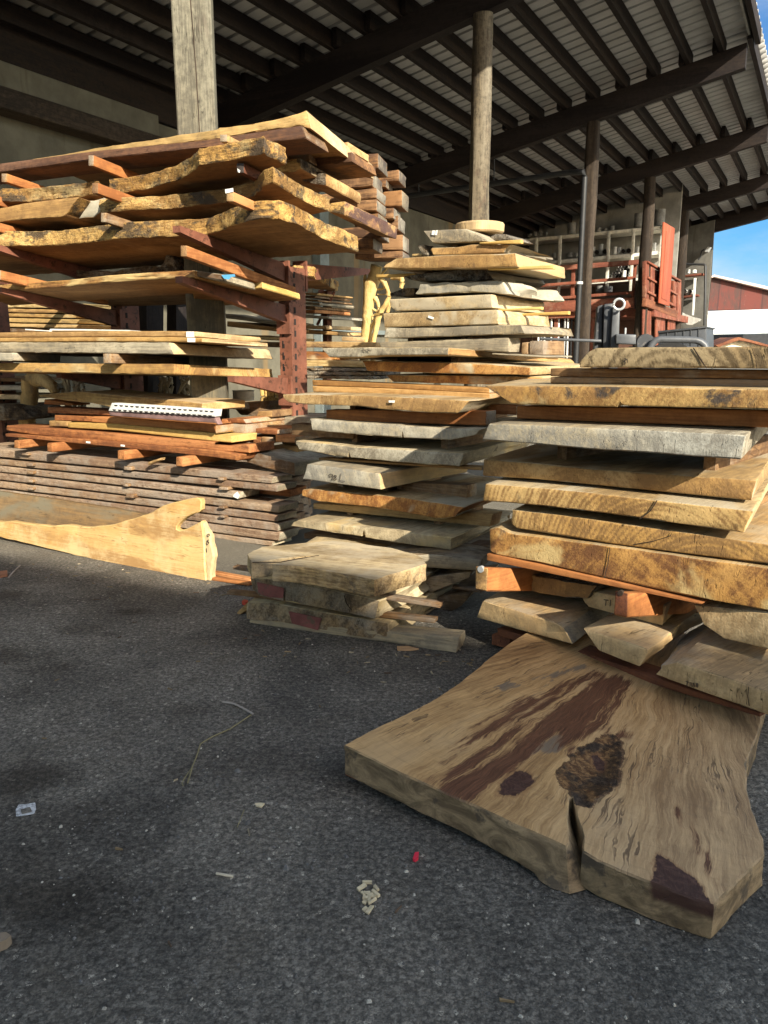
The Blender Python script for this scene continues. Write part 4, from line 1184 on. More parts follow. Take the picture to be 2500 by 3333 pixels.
# ------------------------------------------------------------------ cantilever rack
TILT = -0.114
rack = empty('cantilever_rack', FR.world(0, 1.375, 0), -FR.psi)
tag(rack, 'rusty red steel cantilever rack carrying the long slabs', 'rack')
for k in range(-3, 1):
    t = 2.03 * k
    m = MB()
    m.box(t - .065, -.11, 0, t + .065, -.095, 2.2)
    m.box(t - .065, .095, 0, t + .065, .11, 2.2)
    m.box(t - .065, -.095, 0, t - .052, .095, 2.2)
    m.box(t + .052, -.095, 0, t + .065, .095, 2.2)
    z = 0.25
    while z < 2.15:
        m.box(t - .035, -.1135, z, t - .012, -.109, z + .035, 1)
        m.box(t - .035, -.1135, z + .02, t - .022, -.109, z + .062, 1)
        m.box(t + .063, -.07, z, t + .0685, -.045, z + .05, 1)
        z += .098
    m.build('column', [M_STEEL, M_DARKHOLE], rack)
    for (zt, front) in ((2.37, 1), (2.027, 1), (1.335, 1), (2.31, 0)):
        m = MB()
        if front:
            a0, a1 = (-1.375 if zt > 2 else -.85), -.112
            zc = zt + (TILT if zt > 2 else -.05) * 1.263
            w = .035
            def sec(y, z, h): return [(t - w, y, z - h), (t + w, y, z - h), (t + w, y, z), (t - w, y, z)]
            s0, s1 = sec(a0, zt - .003 if zt > 2 else zt - .03, .045), sec(a1, zc - .003, .15)
        else:
            a0, a1 = .112, 1.375
            zo = .06 if zt > 2.2 else 0
            s0, s1 = sec(a0, zt - zo - .003, .15), sec(a1, zt - .003, .045)
        m.hexa(s0 + s1)
        m.build('arm', M_STEEL, rack)
        m = MB()
        y = a1 if front else a0
        zz = (zc if front else zt - zo)
        m.box(t - .07, y - .03, zz - .24, t + .07, y - .004, zz + .02) if front else m.box(t - .07, y + .004, zz - .24, t + .07, y + .03, zz + .02)
        m.build('end_plate', M_STEEL, rack)

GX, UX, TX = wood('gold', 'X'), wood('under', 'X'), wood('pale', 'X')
PX = wood('purple', 'X')
FIR_Y, FIR_X, FEND = wood('fir', 'Y'), wood('fir', 'X'), wood('firend', 'Y')
SPM = wood('beam', 'Y')

# --- top tier, bottom to top
s1 = H('live_edge_slab', 'slab', 'lowest golden live edge slab of the top tier, resting on the rack arms with a broad pale end',
       P('a', -400, 1020, -150, 1018, 0, 1012, 210, 1015, 400, 1008, 600, 985, 800, 965, 950, 960, 1130, 952, 1240, 948) +
       P('b', 215, 945, 340, 897, 430, 868, 520, 855, 640, 852, 740, 882, 850, 935, 930, 985, 1060, 1030, 1172, 1078),
       FR, (2.372, 0, TILT), .115, [UX, GX], close=[(-3.4, 1.05)], rough=.012)
s2 = H('live_edge_slab', 'slab', 'second golden slab from the bottom of the top tier with a dark notched end',
       P('a', 600, 812, 760, 800, 1000, 792, 1200, 772, 1360, 752) + P('b', 290, 748, 400, 718, 470, 702, 545, 625, 600, 610, 680, 656, 780, 715, 880, 770, 985, 803),
       FR, (2.583, 0, TILT), .095, [UX, GX], close=[(-1.75, 1.25)], rough=.012)
s2b = V('live_edge_slab', 'slab', 'short tan slab piece with a pointed end at the left of the second layer',
        P('a', -250, 800, 0, 788, 150, 758, 380, 728, 472, 720), P('a', -250, 880, 0, 868, 150, 856, 375, 838, 400, 822), FR, .10, .8, [UX, wood('tan', 'X'), GX], tilt=TILT, rough=.008)
s2c = V('live_edge_slab', 'slab', 'greyish shaded slab end between the pointed tan piece and the second golden slab',
        P('a', 420, 775, 500, 745, 560, 742, 640, 722), P('a', 380, 860, 500, 846, 560, 842, 600, 812), FR, .22, .8, [UX, wood('grey', 'X'), GX], tilt=TILT, rough=.012)
s3 = H('live_edge_slab', 'slab', 'thick crotch slab with a dark purple stained corner in the third layer of the rack',
       P('a', 660, 700, 760, 690, 900, 668, 1050, 626, 1140, 580, 1200, 528, 1400, 495, 1585, 460) + P('b', 690, 490), FR, (2.75, 0, TILT), .105, [UX, GX],
       close=[(-1.3, 1.1)], rough=.014)
s3b = H('live_edge_slab', 'slab', 'knotty golden slab with a curled burr at the left of the third layer',
        P('a', -250, 760, 50, 748, 220, 745, 430, 725, 600, 704), FR, (2.73, 0, TILT), .10, [UX, GX], close=[(-1.55, .9), (-3.4, .9)], rough=.02)
pk = V('plank', 'plank', 'long straight dark reddish plank under the topmost pale slab', P('a', -250, 548, 0, 520, 600, 440, 1190, 385) + P('b', 340, 292, 790, 224),
       P('a', -250, 600, 0, 572, 600, 490, 1190, 428) + P('b', 345, 362, 825, 312), FR, .30, .28, [wood('plum', 'X'), wood('plum', 'X'), wood('beam', 'X')], tilt=TILT)
V('plank', 'plank', 'short dark timber end showing behind the long reddish plank', P('b', 832, 262, 893, 282), P('b', 826, 318, 893, 348), FR, .72, .10, [wood('beam', 'X')], tilt=TILT)
tp = V('live_edge_slab', 'slab', 'topmost pale cream slab with a chipped bright right end', P('a', 195, 493, 400, 462, 600, 423, 800, 393, 1000, 363, 1100, 343, 1300, 318) + P('b', 240, 240, 380, 222, 500, 206, 600, 188, 700, 162, 825, 122),
       P('a', 195, 503, 400, 484, 600, 450, 800, 428, 1000, 405, 1300, 372) + P('b', 240, 318, 500, 262, 780, 226, 848, 240), FR, .33, 1.05, [UX, TX, wood('cream', 'X')], tilt=-.125, rough=.012, skew=(0, -.1))
# sticks of the top tier
def stick(label, c, q, d, depth, fr=FR, tilt=TILT, mats=None, group='sticks between the rack slabs', name='sticker_stick', **kw):
    x0, y0, x1, y1 = q
    return V(name, 'stick', label, P(c, x0, y0, x1, y0 + kw.pop('dt', 0)), P(c, x0, y1, x1, y1 + kw.pop('db', 0)), fr, d, depth, mats or [FIR_Y, FEND, FIR_Y], tilt=tilt, rough=0, wav=0, bev=.004, group=group, **kw)
stick('orange stick under the long reddish plank, nearest the middle of the rack', 'a', (530, 470, 562, 535), .10, 1.0)
stick('pale ended stick at the far left under the long reddish plank', 'a', (8, 580, 42, 632), .12, 1.0)
stick('orange stick between the third and second rack layers above the dark gap', 'a', (552, 636, 588, 700), -.02, 1.0)
stick('orange stick at the far left edge between third and second rack layers', 'a', (-60, 710, -25, 765), .05, 1.0)
stick('orange stick with a white paper tag stapled on its end', 'a', (1358, 690, 1402, 748), -.15, 1.1)
tg = bpy.data.objects[-1] if False else None
stick('grey ended stick below the second rack layer', 'a', (605, 815, 638, 872), .02, 1.0, mats=[SPM, FEND, SPM])
stick('orange stick at the far left below the second rack layer', 'a', (-60, 870, -20, 925), .0, 1.0)
bk = stick('small block on top of the long reddish plank', 'b', (240, 285, 288, 335), .12, .45, mats=[wood('tan', 'Y'), FEND, wood('tan', 'Y')])
stick('dark stick with a torn white tag under the purple stained slab', 'b', (352, 478, 402, 545), .05, .9, mats=[wood('red', 'Y'), M_INK, wood('red', 'Y')])
for o in list(COL.objects):
    if o.get('label', '').startswith('orange stick with a white paper'):
        patch('price_tag', o, P('a', 1352, 676, 1400, 668, 1402, 690, 1356, 700), M_WHITE, .004)
    if o.get('label', '').startswith('dark stick with a torn'):
        patch('price_tag', o, P('b', 360, 515, 380, 530, 375, 545, 365, 540), M_WHITE, .004)
# boards behind the purple slab
V('plank', 'plank', 'thin orange board with a wavy upper edge behind the purple stained slab', P('b', 712, 405, 800, 372, 900, 362, 1000, 352, 1105, 333), P('b', 712, 410, 880, 412, 1010, 402, 1110, 385), FR, .95, .3, [wood('rosewood', 'X'), wood('tan', 'X'), wood('tan', 'X')], tilt=TILT)
V('plank', 'plank', 'reddish board below the thin orange wavy board', P('b', 870, 440, 1020, 418, 1130, 402), P('b', 870, 500, 1010, 485, 1135, 470), FR, .9, .35, [wood('rosewood', 'X')], tilt=TILT)
V('plank', 'plank', 'dark plank end tucked left of the reddish board', P('b', 700, 410, 840, 395), P('b', 700, 470, 845, 470), FR, .8, .1, [wood('beam', 'X')], tilt=TILT)
V('live_edge_slab', 'slab', 'ragged pale crotch piece above the dark notched end', P('b', 540, 545, 640, 500, 700, 460, 780, 440), P('b', 540, 552, 640, 545, 740, 535, 800, 525), FR, .62, .5, [UX, GX, wood('bark', 'X')], tilt=TILT, rough=.02)
V('live_edge_slab', 'slab', 'rough bark edged piece with a white tag behind the dark notched end', P('b', 800, 535, 900, 535, 955, 545), P('b', 800, 600, 880, 625, 955, 625), FR, .8, .5, [UX, wood('bark', 'X'), wood('tan', 'X')], tilt=TILT, rough=.03)
V('live_edge_slab', 'slab', 'short slab end with a bright paper tag between two rack slabs', P('b', 985, 748, 1085, 735), P('b', 980, 812, 1080, 830), FR, .85, .75, [UX, GX, PX], tilt=TILT, rough=.01, skew=(0, .05))

# --- second tier (lower arms)
lo1 = H('live_edge_slab', 'slab', 'thin orange live edge slab on the second row of arms', P('a', -150, 1300, 80, 1278, 400, 1258, 650, 1232, 900, 1216, 1100, 1206, 1170, 1206, 1340, 1242, 1490, 1277),
        FR, (2.03, 0, TILT), .05, [UX, wood('amber', 'X')], close=[(-3.0, .8)], rough=.008)
H('live_edge_slab', 'slab', 'yellow board with a lit square end poking past the second arms', P('b', 60, 1352, 440, 1332, 525, 1324, 780, 1400), FR, (2.03, 0, TILT), .048, [UX, wood('straw', 'X')], close=[(-1.0, 1.25)], rough=.004)
V('plank', 'plank', 'thin yellow edged board lying far back on the second arms', P('a', 430, 1312, 800, 1300, 1250, 1285), P('a', 430, 1326, 800, 1312, 1250, 1297), FR, .8, .5, [UX, wood('straw', 'X')], tilt=TILT)
H('live_edge_slab', 'slab', 'slab with a lit yellow crotch tip behind the rack column', P('b', 740, 1248, 800, 1250, 872, 1254, 1042, 1343), FR, (2.13, 0, 0), .10, [UX, GX], close=[(-.6, 3.0), (-.6, 1.62)], rough=.02)
stick('long orange stick with a grey end jutting out below the lowest top tier slab', 'a', (1083, 1012, 1121, 1078), -.2, 1.25, tilt=-.15)
stick('orange stick at the far left above the second row of arms', 'a', (-45, 1160, 5, 1218), -.1, 1.1, tilt=-.13)
tp_ = V('offcut', 'offcut', 'short grey offcut wrapped with blue tape on the second arms', P('a', 1150, 1170, 1345, 1196), P('a', 1150, 1200, 1345, 1236), FR, .12, .35, [wood('grey', 'X'), wood('beam', 'X'), wood('grey', 'X')], tilt=TILT, lift=.012)
patch('blue_tape', tp_, P('a', 1335, 1200, 1415, 1196, 1418, 1210, 1395, 1212, 1380, 1228, 1352, 1222), M_BLUETAPE, .012)
V('driftwood', 'driftwood', 'dark ragged driftwood lump in the shade above the second arms', P('a', 470, 1160, 700, 1165, 860, 1130, 960, 1140, 1015, 1055, 1060, 1120), P('a', 470, 1200, 700, 1210, 860, 1195, 960, 1180, 1015, 1170, 1060, 1165), FR, .75, .5, [wood('bark', 'X')], tilt=TILT, rough=.03)

# --- third tier at eye height
t3 = -0.04
V('plank', 'plank', 'upper thin brown plank with white tape on its end at eye height', P('c', -250, 197, 0, 195, 700, 185, 1300, 183, 1500, 186), P('c', -250, 233, 0, 232, 700, 229, 1300, 227, 1500, 230), FR, .22, .8, [wood('tan', 'X'), wood('tan', 'X'), wood('cream', 'X')], tilt=t3)
pB = V('plank', 'plank', 'lower thin brown plank with white tape wrapped near its end', P('c', -250, 236, 0, 235, 700, 232, 1300, 230, 1560, 236), P('c', -250, 268, 0, 267, 700, 264, 1300, 266, 1560, 270), FR, .20, .8, [wood('tan', 'X'), wood('mango', 'X'), wood('cream', 'X')], tilt=t3)
for o in list(COL.objects):
    if o.get('label', '').startswith('upper thin brown plank'):
        patch('white_tape', o, P('c', 1440, 188, 1500, 188, 1500, 230, 1440, 230), M_WHITE, .004)
patch('white_tape', pB, P('c', 1448, 236, 1508, 236, 1508, 269, 1448, 268), M_WHITE, .004)
V('board', 'board', 'thin white painted board lying on the eye height planks', P('c', 380, 166, 1000, 176), P('c', 380, 183, 1000, 184), FR, .28, .25, [M_WPAINT], tilt=t3)
V('board', 'board', 'short white sheet at the left on the eye height planks', P('c', 190, 166, 380, 180), P('c', 190, 180, 380, 188), FR, .26, .25, [M_WPAINT], tilt=t3)
gA = V('live_edge_slab', 'slab', 'big grey weathered slab with a pinkish lit end at eye height', P('c', -250, 270, 0, 270, 600, 271, 1300, 272), P('c', -250, 346, 0, 346, 600, 352, 1000, 357, 1345, 362), FR, .16, 1.24, [wood('grey', 'X'), wood('grey', 'X'), wood('cream', 'X')], tilt=t3, rough=.012)
gB = V('live_edge_slab', 'slab', 'yellow figured slab under the big grey eye height slab', P('c', -250, 425, 0, 428, 600, 434, 1340, 438), P('c', -250, 497, 0, 498, 600, 506, 1345, 517), FR, .22, 1.25, [wood('mango', 'X'), wood('mango', 'X'), wood('mango', 'X')], tilt=-.05, rough=.008)
stick('grey ended block between the two eye height slabs', 'c', (795, 357, 860, 432), .10, 1.1, tilt=t3, mats=[SPM, FEND, SPM])
V('offcut', 'offcut', 'white weathered offcut at the left edge between the eye height slabs', P('c', -150, 352, 95, 350), P('c', -150, 415, 95, 412), FR, .12, .5, [wood('silver', 'X')], tilt=t3, rough=.012)

# --- square timbers on the back arms, ends to the right
BE, RW = wood('blockend', 'X'), wood('rosewood', 'X')
tim = [((900, 436, 1310, 412), (900, 545, 1310, 515), 'topmost thick square timber'), ((900, 578, 1275, 548), (900, 665, 1275, 635), 'second square timber, set slightly left'),
       ((900, 692, 1300, 645), (900, 750, 1300, 715), 'third square timber with a long orange side'), ((980, 745, 1300, 722), (980, 800, 1300, 800), 'fourth square timber, grey and short'),
       ((1160, 838, 1310, 815), (1160, 895, 1310, 895), 'fifth timber with a ragged live edge'), ((1000, 925, 1325, 895), (1000, 985, 1325, 985), 'sixth orange square timber'),
       ((1000, 992, 1275, 980), (1000, 1062, 1275, 1060), 'lowest square timber')]
for (tq, bq, lb) in tim:
    V('timber', 'timber', lb + ' of the front timber column behind the rack', P('b', *tq), P('b', *bq), FR, 1.55, .34, [RW, RW, BE], skew=(0, -.3), rough=.003, bev=.008, group='square timbers on the back arms')
tim2 = [((1150, 560, 1450, 522), (1150, 612, 1450, 600), 'topmost block'), ((1150, 690, 1470, 660), (1150, 772, 1470, 772), 'second wide block'), ((1150, 870, 1445, 832), (1150, 935, 1445, 930), 'third orange block'),
        ((1150, 990, 1475, 960), (1150, 1062, 1475, 1066), 'fourth dark block'), ((1150, 1085, 1475, 1070), (1150, 1125, 1475, 1122), 'lowest block')]
for (tq, bq, lb) in tim2:
    V('timber', 'timber', lb + ' of the rear timber column nearest the round pole', P('b', *tq), P('b', *bq), FR, 2.05, .30, [RW, RW, BE], skew=(0, -.3), rough=.003, bev=.008, group='square timbers on the back arms')
for (x, y, w) in ((1412, 780, 76), (1360, 590, 50)):
    V('timber', 'timber', 'grey block end in the rear timber column %s' % ('under the second wide block' if y > 700 else 'under the topmost block'), P('b', 1200, y + 10, x + 2, y), P('b', 1200, y + w, x + 2, y + w), FR, 1.98, .28, [RW, RW, BE], skew=(0, -.3), group='square timbers on the back arms')
for o in list(COL.objects):
    if o.get('label', '').startswith('lowest golden live'): patch_on = o

# ------------------------------------------------------------------ long pile of weathered planks
LX, RX = wood('lumber', 'X'), wood('rust', 'X')
lay = [((-160, -72), (1340, 80), (-160, -34), (1340, 112), LX), ((-160, -22), (1365, 120), (-160, 4), (1365, 152), LX), ((-160, 8), (1178, 152), (-160, 36), (1178, 186), LX),
       ((-160, 42), (1372, 222), (-160, 74), (1370, 256), LX), ((-160, 82), (1366, 266), (-160, 112), (1366, 300), LX), ((-160, 122), (1370, 308), (-160, 152), (1370, 346), LX),
       ((-160, 160), (1374, 354), (-160, 190), (1374, 394), LX), ((-160, 196), (1340, 398), (-160, 226), (1340, 420), LX)]
nm = ['topmost', 'second', 'third', 'fourth', 'fifth', 'sixth', 'seventh', 'bottom']
dx = [0, 25, 0, 10, 28, 30, 34, 10]
for k, (a, b, c_, e, mt) in enumerate(lay):
    def mid(p, q, x): return p[1] + (q[1] - p[1]) * (x - p[0]) / (q[0] - p[0])
    xs_ = [-160, 300, 800, b[0]]
    V('weathered_plank', 'plank', 'front plank of the %s layer in the long weathered plank pile' % nm[k], P('l', *sum([[x, mid(a, b, x)] for x in xs_], [])), P('l', *sum([[x, mid(c_, e, x)] for x in xs_[:-1]], []) + [b[0] - 6, e[1]]),
      FL, 0.0, .24, [LX, mt, wood('grey', 'X')], rough=.004, bev=.006, group='weathered planks in the long pile', step=.12)
    x2 = min(b[0] + dx[k] + 18, 1432) if k != 2 else 1425
    yb = 0 if k != 2 else 9
    for r_, (d2, ext) in enumerate(((.26, 0), (.52, 26), (.78, 40))):
        xx = x2 + ext
        t_, z_ = FL.on_front(P('l', b[0], b[1])[0], 0)
        # rows behind: same height, own length
        m = MB()
        tb, zb_ = FL.on_front(P('l', b[0], e[1])[0], 0)
        t0_, z0_ = FL.on_front(P('l', -160, a[1])[0], 0)
        t1_ = FL.on_front(P('l', xx, b[1])[0], d2)[0]
        sl = (z_ - z0_) / (t_ - t0_)
        zt1 = z_ + sl * (t1_ - t_)
        h = z_ - zb_
        m.hexa([(t0_ + .3 * r_, 0, z0_ - h + .3 * r_ * sl), (t1_, 0, zt1 - h), (t1_ - .02, .23, zt1 - h), (t0_ + .3 * r_, .23, z0_ - h + .3 * r_ * sl),
                (t0_ + .3 * r_, 0, z0_ + .3 * r_ * sl), (t1_, 0, zt1), (t1_ - .02, .23, zt1), (t0_ + .3 * r_, .23, z0_ + .3 * r_ * sl)])
        o = m.build('weathered_plank', [RX if (k == 2 and r_ == 0) else LX], None, FL.world(0, d2, 0), -FL.psi)
        tag(o, '%s row plank of the %s layer in the long weathered plank pile' % (['second', 'third', 'rear'][r_], nm[k]), 'plank', 'weathered planks in the long pile')
for c3, lst in (('c', ((165, 1127, 52, 14), (203, 1200, 50, 24), (203, 1263, 50, 22), (208, 1328, 46, 22), (212, 1388, 40, 20), (955, 1228, 58, 28), (948, 1362, 40, 20), (972, 1442, 60, 28))), ('d', ((255, 1312, 48, 22), (265, 1385, 72, 24), (262, 1535, 46, 18), (268, 1605, 40, 18)))):
    for k, (x, y, w, h) in enumerate(lst):
        V('spacer_stick', 'stick', 'small spacer stick end peeping from the long weathered plank pile', P(c3, x, y, x + w, y + 3), P(c3, x, y + h, x + w, y + h + 3), FL, -.035, .5, [SPM, wood('lumber', 'Y'), SPM], rough=0, wav=0, bev=.004, group='spacer sticks in the long plank pile')
wtag = None
for o in list(COL.objects):
    if o.get('label', '').startswith('front plank of the third layer'):
        patch('white_wrap', o, P('l', 1150, 165, 1168, 150, 1180, 168, 1172, 186, 1148, 176), M_WHITE, .008)

# orange blocks on the pile and the boards they carry
for k, (x, y, w, h) in enumerate(((108, 1030, 40, 62), (362, 1050, 42, 70), (905, 1108, 56, 72), (1355, 1158, 56, 74))):
    V('support_block', 'block', ['leftmost', 'second', 'third', 'rightmost'][k] + ' orange support block on the long plank pile', P('c', x, y - 4, x + w, y), P('c', x, y + h - 6, x + w, y + h), FL, -.13, .8, [FIR_Y, FIR_Y, FIR_Y], rough=.001, wav=.002, bev=.008, group='orange support blocks')
V('offcut', 'offcut', 'little loose offcut lying between two orange support blocks', P('c', 1138, 1195, 1240, 1162), P('c', 1140, 1220, 1242, 1178), FL, -.08, .05, [wood('tan', 'X')], rough=.002)
def bd(label, c1, q1, c2, q2, d, depth, kind, end=None, name='board', **kw):
    return V(name, 'board', label, P(c1, *q1) + (P(c2[0], *c2[1]) if c2 else []), P(c1, *q2) + (P(c2[0], *c2[2]) if c2 else []), FL, d, depth, [wood(kind, 'X'), wood(kind, 'X'), wood(end or kind, 'X')], group='boards heaped on the support blocks', **kw)
bd('lowest rust brown board with two small white tags', 'c', (40, 975, 165, 985, 700, 1022, 1200, 1065, 1659, 1102), ('d', (250, 1105, 440, 1140), (250, 1160, 412, 1185)), (40, 998, 165, 1008, 700, 1062, 1200, 1112, 1659, 1158), .0, .35, 'rust')
for o in list(COL.objects):
    if o.get('label', '').startswith('lowest rust brown'):
        patch('price_tag', o, P('c', 668, 1033, 700, 1036, 700, 1050, 668, 1046), M_WHITE); patch('price_tag', o, P('c', 935, 1058, 966, 1062, 966, 1076, 935, 1072), M_WHITE)
bd('thick rust brown plank with a grey topped square end', 'c', (50, 912, 240, 925, 700, 960, 1659, 1042), ('d', (100, 1055, 330, 1075, 500, 1058), (100, 1078, 330, 1112, 500, 1126)), (50, 950, 240, 980, 700, 1020, 1659, 1098), .04, .3, 'rust')
bd('yellow edged board above the thick rust brown plank', 'c', (525, 890, 900, 900, 1300, 940, 1659, 975), ('d', (150, 985, 365, 992), (150, 1025, 365, 1046)), (525, 930, 900, 950, 1300, 995, 1659, 1034), .08, .3, 'straw')
bd('orange board with a pale mottled square end below the white steel post', 'c', (705, 842, 890, 848, 1300, 880, 1659, 905), ('d', (185, 908, 245, 912), (185, 965, 245, 972)), (705, 885, 890, 900, 1300, 935, 1600, 962), .10, .25, 'fir', 'firend')
bd('short rust board left of the white steel post, upper one', 'c', (365, 770, 660, 785, 860, 800), None, (365, 815, 660, 826, 860, 836), .14, .2, 'rust')
bd('short rust board left of the white steel post, lower one', 'c', (420, 832, 690, 842, 780, 850), None, (420, 872, 690, 882, 780, 890), .13, .2, 'rust')
bd('two small yellow cut ends on the left of the yellow edged board', 'c', (378, 875, 520, 882), None, (378, 918, 520, 922), .10, .2, 'tan')
bd('small orange offcut under the pale slab tip', 'c', (340, 710, 560, 745), None, (340, 748, 560, 760), .2, .2, 'fir')
pl_ = V('live_edge_slab', 'slab', 'pale weathered slab with pointed tip lying over the board heap', P('c', 300, 682, 450, 660, 620, 650, 800, 672, 1320, 714, 1560, 740), P('c', 310, 690, 480, 715, 720, 742, 850, 768, 1320, 770, 1560, 800), FL, .06, .5, [wood('cream', 'X'), wood('mango', 'X'), wood('pale', 'X')], rough=.01)
ends = [((285, 862, 360, 870), (285, 895, 360, 903), 'orange block end above the pale mottled end', 'rust'), ((330, 858, 455, 862), (340, 890, 478, 900), 'dark rust board end right of the white steel post', 'rust'),
        ((360, 898, 472, 905), (360, 972, 472, 985), 'square orange block end beside the mottled end', 'firend'), ((480, 930, 720, 945), (480, 968, 720, 986), 'rust board end reaching right under the grey slab', 'rust'),
        ((500, 1000, 590, 1005), (500, 1045, 590, 1052), 'small brown block end left of the pale capped one', 'rust'), ((592, 1000, 668, 1005), (592, 1048, 668, 1052), 'pale capped small block end', 'firend'),
        ((702, 985, 855, 1000), (700, 1040, 850, 1046), 'rightmost orange block end beside the middle tower', 'fir'), ((370, 1005, 450, 1010), (370, 1042, 450, 1048), 'brown block end above the square grey topped end', 'rust')]
for (tq, bq, lb, kd) in ends:
    bd(lb, 'd', tq, None, bq, .30 if tq[0] < 480 else .42, .5, kd, 'firend')
V('live_edge_slab', 'slab', 'grey plank with a lit end lying behind the board heap', P('d', 240, 745, 440, 742), P('d', 215, 778, 445, 792), FL, .65, .4, [wood('grey', 'X')], rough=.008)
V('live_edge_slab', 'slab', 'dark grey plank in shade beside the lit yellow roots', P('d', 350, 738, 590, 730), P('d', 432, 830, 560, 842), FL, .75, .35, [wood('beam', 'X')], rough=.008)
V('offcut', 'offcut', 'brown block end below the lit yellow roots', P('d', 570, 800, 678, 797), P('d', 560, 845, 678, 850), FL, .6, .4, [wood('beam', 'X'), wood('tan', 'X')])
V('live_edge_slab', 'slab', 'long grey slab at the foot of the rack column', P('d', 490, 880, 670, 840, 975, 850), P('d', 520, 912, 740, 925, 965, 905), FL, .80, .5, [wood('grey', 'X')], rough=.01)
V('live_edge_slab', 'slab', 'grey brown slab with slanted end above the weathered pile', P('d', 480, 1185, 560, 1120, 850, 1200), P('d', 485, 1195, 620, 1240, 850, 1300), FL, .18, .7, [wood('grey', 'X'), wood('beam', 'X')], rough=.006)
V('live_edge_slab', 'slab', 'brown board lying on the slanted grey brown slab', P('d', 570, 1085, 720, 1060, 870, 1075), P('d', 570, 1112, 720, 1120, 870, 1130), FL, .5, .5, [wood('tan', 'X')], rough=.006)

# white perforated steel post lying on the heap
sp_ = V('steel_post', 'steel post', 'white chipped perforated steel post lying on the board heap', P('c', 862, 738, 1250, 762, 1659, 790) + P('d', 245, 786), P('c', 836, 800, 1250, 820, 1659, 845) + P('d', 232, 842), FL, -.06, .07, [M_WPAINT], rough=0, wav=0, bev=.003)
inpar(V('lower_flange', None, None, P('c', 838, 803, 1250, 823, 1659, 848) + P('d', 232, 846), P('c', 850, 836, 1250, 866, 1659, 893) + P('d', 262, 905), FL, -.045, .05, [plain('reddish_flange', (0.22, 0.13, 0.12), .7, var=.4)], rough=0, wav=0, bev=.003), sp_)  # darker reddish strip below the white face
for r_ in (0, 1):
    for k in range(19):
        f = k / 18.5
        x = 880 + 760 * f - r_ * 12
        y = 752 + 48 * f + r_ * 34
        patch('slot', sp_, P('c', x, y, x + 30, y + 2, x + 24, y + 12, x + 8, y + 12), M_DARKHOLE, .002, .001)

V('timber', 'timber', 'near black upright added as shade behind the second rack column', P('c', 855, -250, 1130, -250), P('c', 850, 1000, 1130, 1000), FR, 1.75, .25, [W_DB['Z']], rough=.002)  # added dark upright, blackens the gap where the pale wall showed
V('timber', 'timber', 'near black board added as shade between the grey root bundles', P('c', 905, 520, 1140, 520), P('c', 905, 1000, 1140, 1000), FR, 1.62, .08, [W_DB['Z']], rough=.002)  # added dark board, stands in for deep shade under the rack
# slabs leaning at the foot of the pile
O('live_edge_slab', 'slab', 'wide brown plank on edge behind the leaning branch stub slab', P('l', -200, 128, 0, 152, 300, 195, 560, 235, 745, 270, 745, 380, 300, 330, -200, 300), FB, .22, .05, [wood('olive', 'X'), wood('olive', 'X')], lean=.25)
lb_ = O('live_edge_slab', 'slab', 'pale slab standing on edge on the asphalt with a branch stub', P('l', -260, 282, -120, 296, 0, 300, 60, 297, 130, 310, 250, 319, 330, 316, 440, 326, 500, 322, 560, 312, 640, 288, 720, 262, 760, 240, 800, 217, 870, 202, 930, 186, 965, 180, 982, 184, 990, 200, 986, 240, 975, 252, 940, 262, 905, 284, 880, 303, 866, 320, 864, 336, 880, 345, 915, 335, 950, 318, 988, 296, 996, 360, 1004, 470, 1012, 594, 860, 570, 700, 540, 400, 470, 0, 376, -260, 316),
        FB, 0, .045, [wood('caramel', 'X'), wood('pale', 'X')], lean=.10, rough=.008, step=.02)
te_ = O('torn_end', None, None, P('l', 990, 300, 1012, 335, 1032, 372, 1040, 420, 1048, 470, 1040, 540, 1040, 580, 1030, 592, 1014, 594, 1006, 470, 998, 370), FB, .012, .05, [wood('cream', 'Z'), wood('cream', 'Z')], lean=.10, rough=.012, bev=.012, step=.015, fq=20)
inpar(te_, lb_)
# "81" on its end is built below with the other handwriting
V('stick', 'stick', 'orange stick on the ground beside the branch stub slab', P('l', 1040, 545, 1230, 580), P('l', 1040, 560, 1230, 600), FB, .12, .05, [FIR_X], rough=0)
V('stick', 'stick', 'second orange stick on the ground, nearer the small pile', P('l', 1035, 572, 1220, 600), P('l', 1035, 588, 1220, 615), FB, .02, .05, [FIR_X], rough=0)

# ------------------------------------------------------------------ middle tower
def S(label, cT, tq, cB, bq, fr, d, depth, kind, name='live_edge_slab', cat='slab', ends=None, **kw):
    T = tq if isinstance(tq, list) else P(cT, *tq)
    B = bq if isinstance(bq, list) else P(cB, *bq)
    ax = kw.pop('ax', 'Y')
    tops = {'tan': 'dusty', 'mango': 'honeytop', 'knotty': 'honeytop', 'honeyring': 'honeytop', 'amber': 'honeytop', 'monk': 'dusty', 'silver': 'grey', 'grey': 'ash', 'cream': 'ash', 'umber': 'grey', 'arcs': 'umber', 'mud': 'ash', 'dusty': 'ash', 'sawn': 'sawntop'}
    tk = tops.get(kind, kind) if ax == 'Y' else kind
    mats = [wood(tk, ax), wood(kind, ax), wood(tk, ax)] if ends is None else [wood(tk, ax), wood(ends[0], ax), wood(ends[1], ax)]
    return V(name, cat, label, T, B, fr, d, depth, mats, **kw)

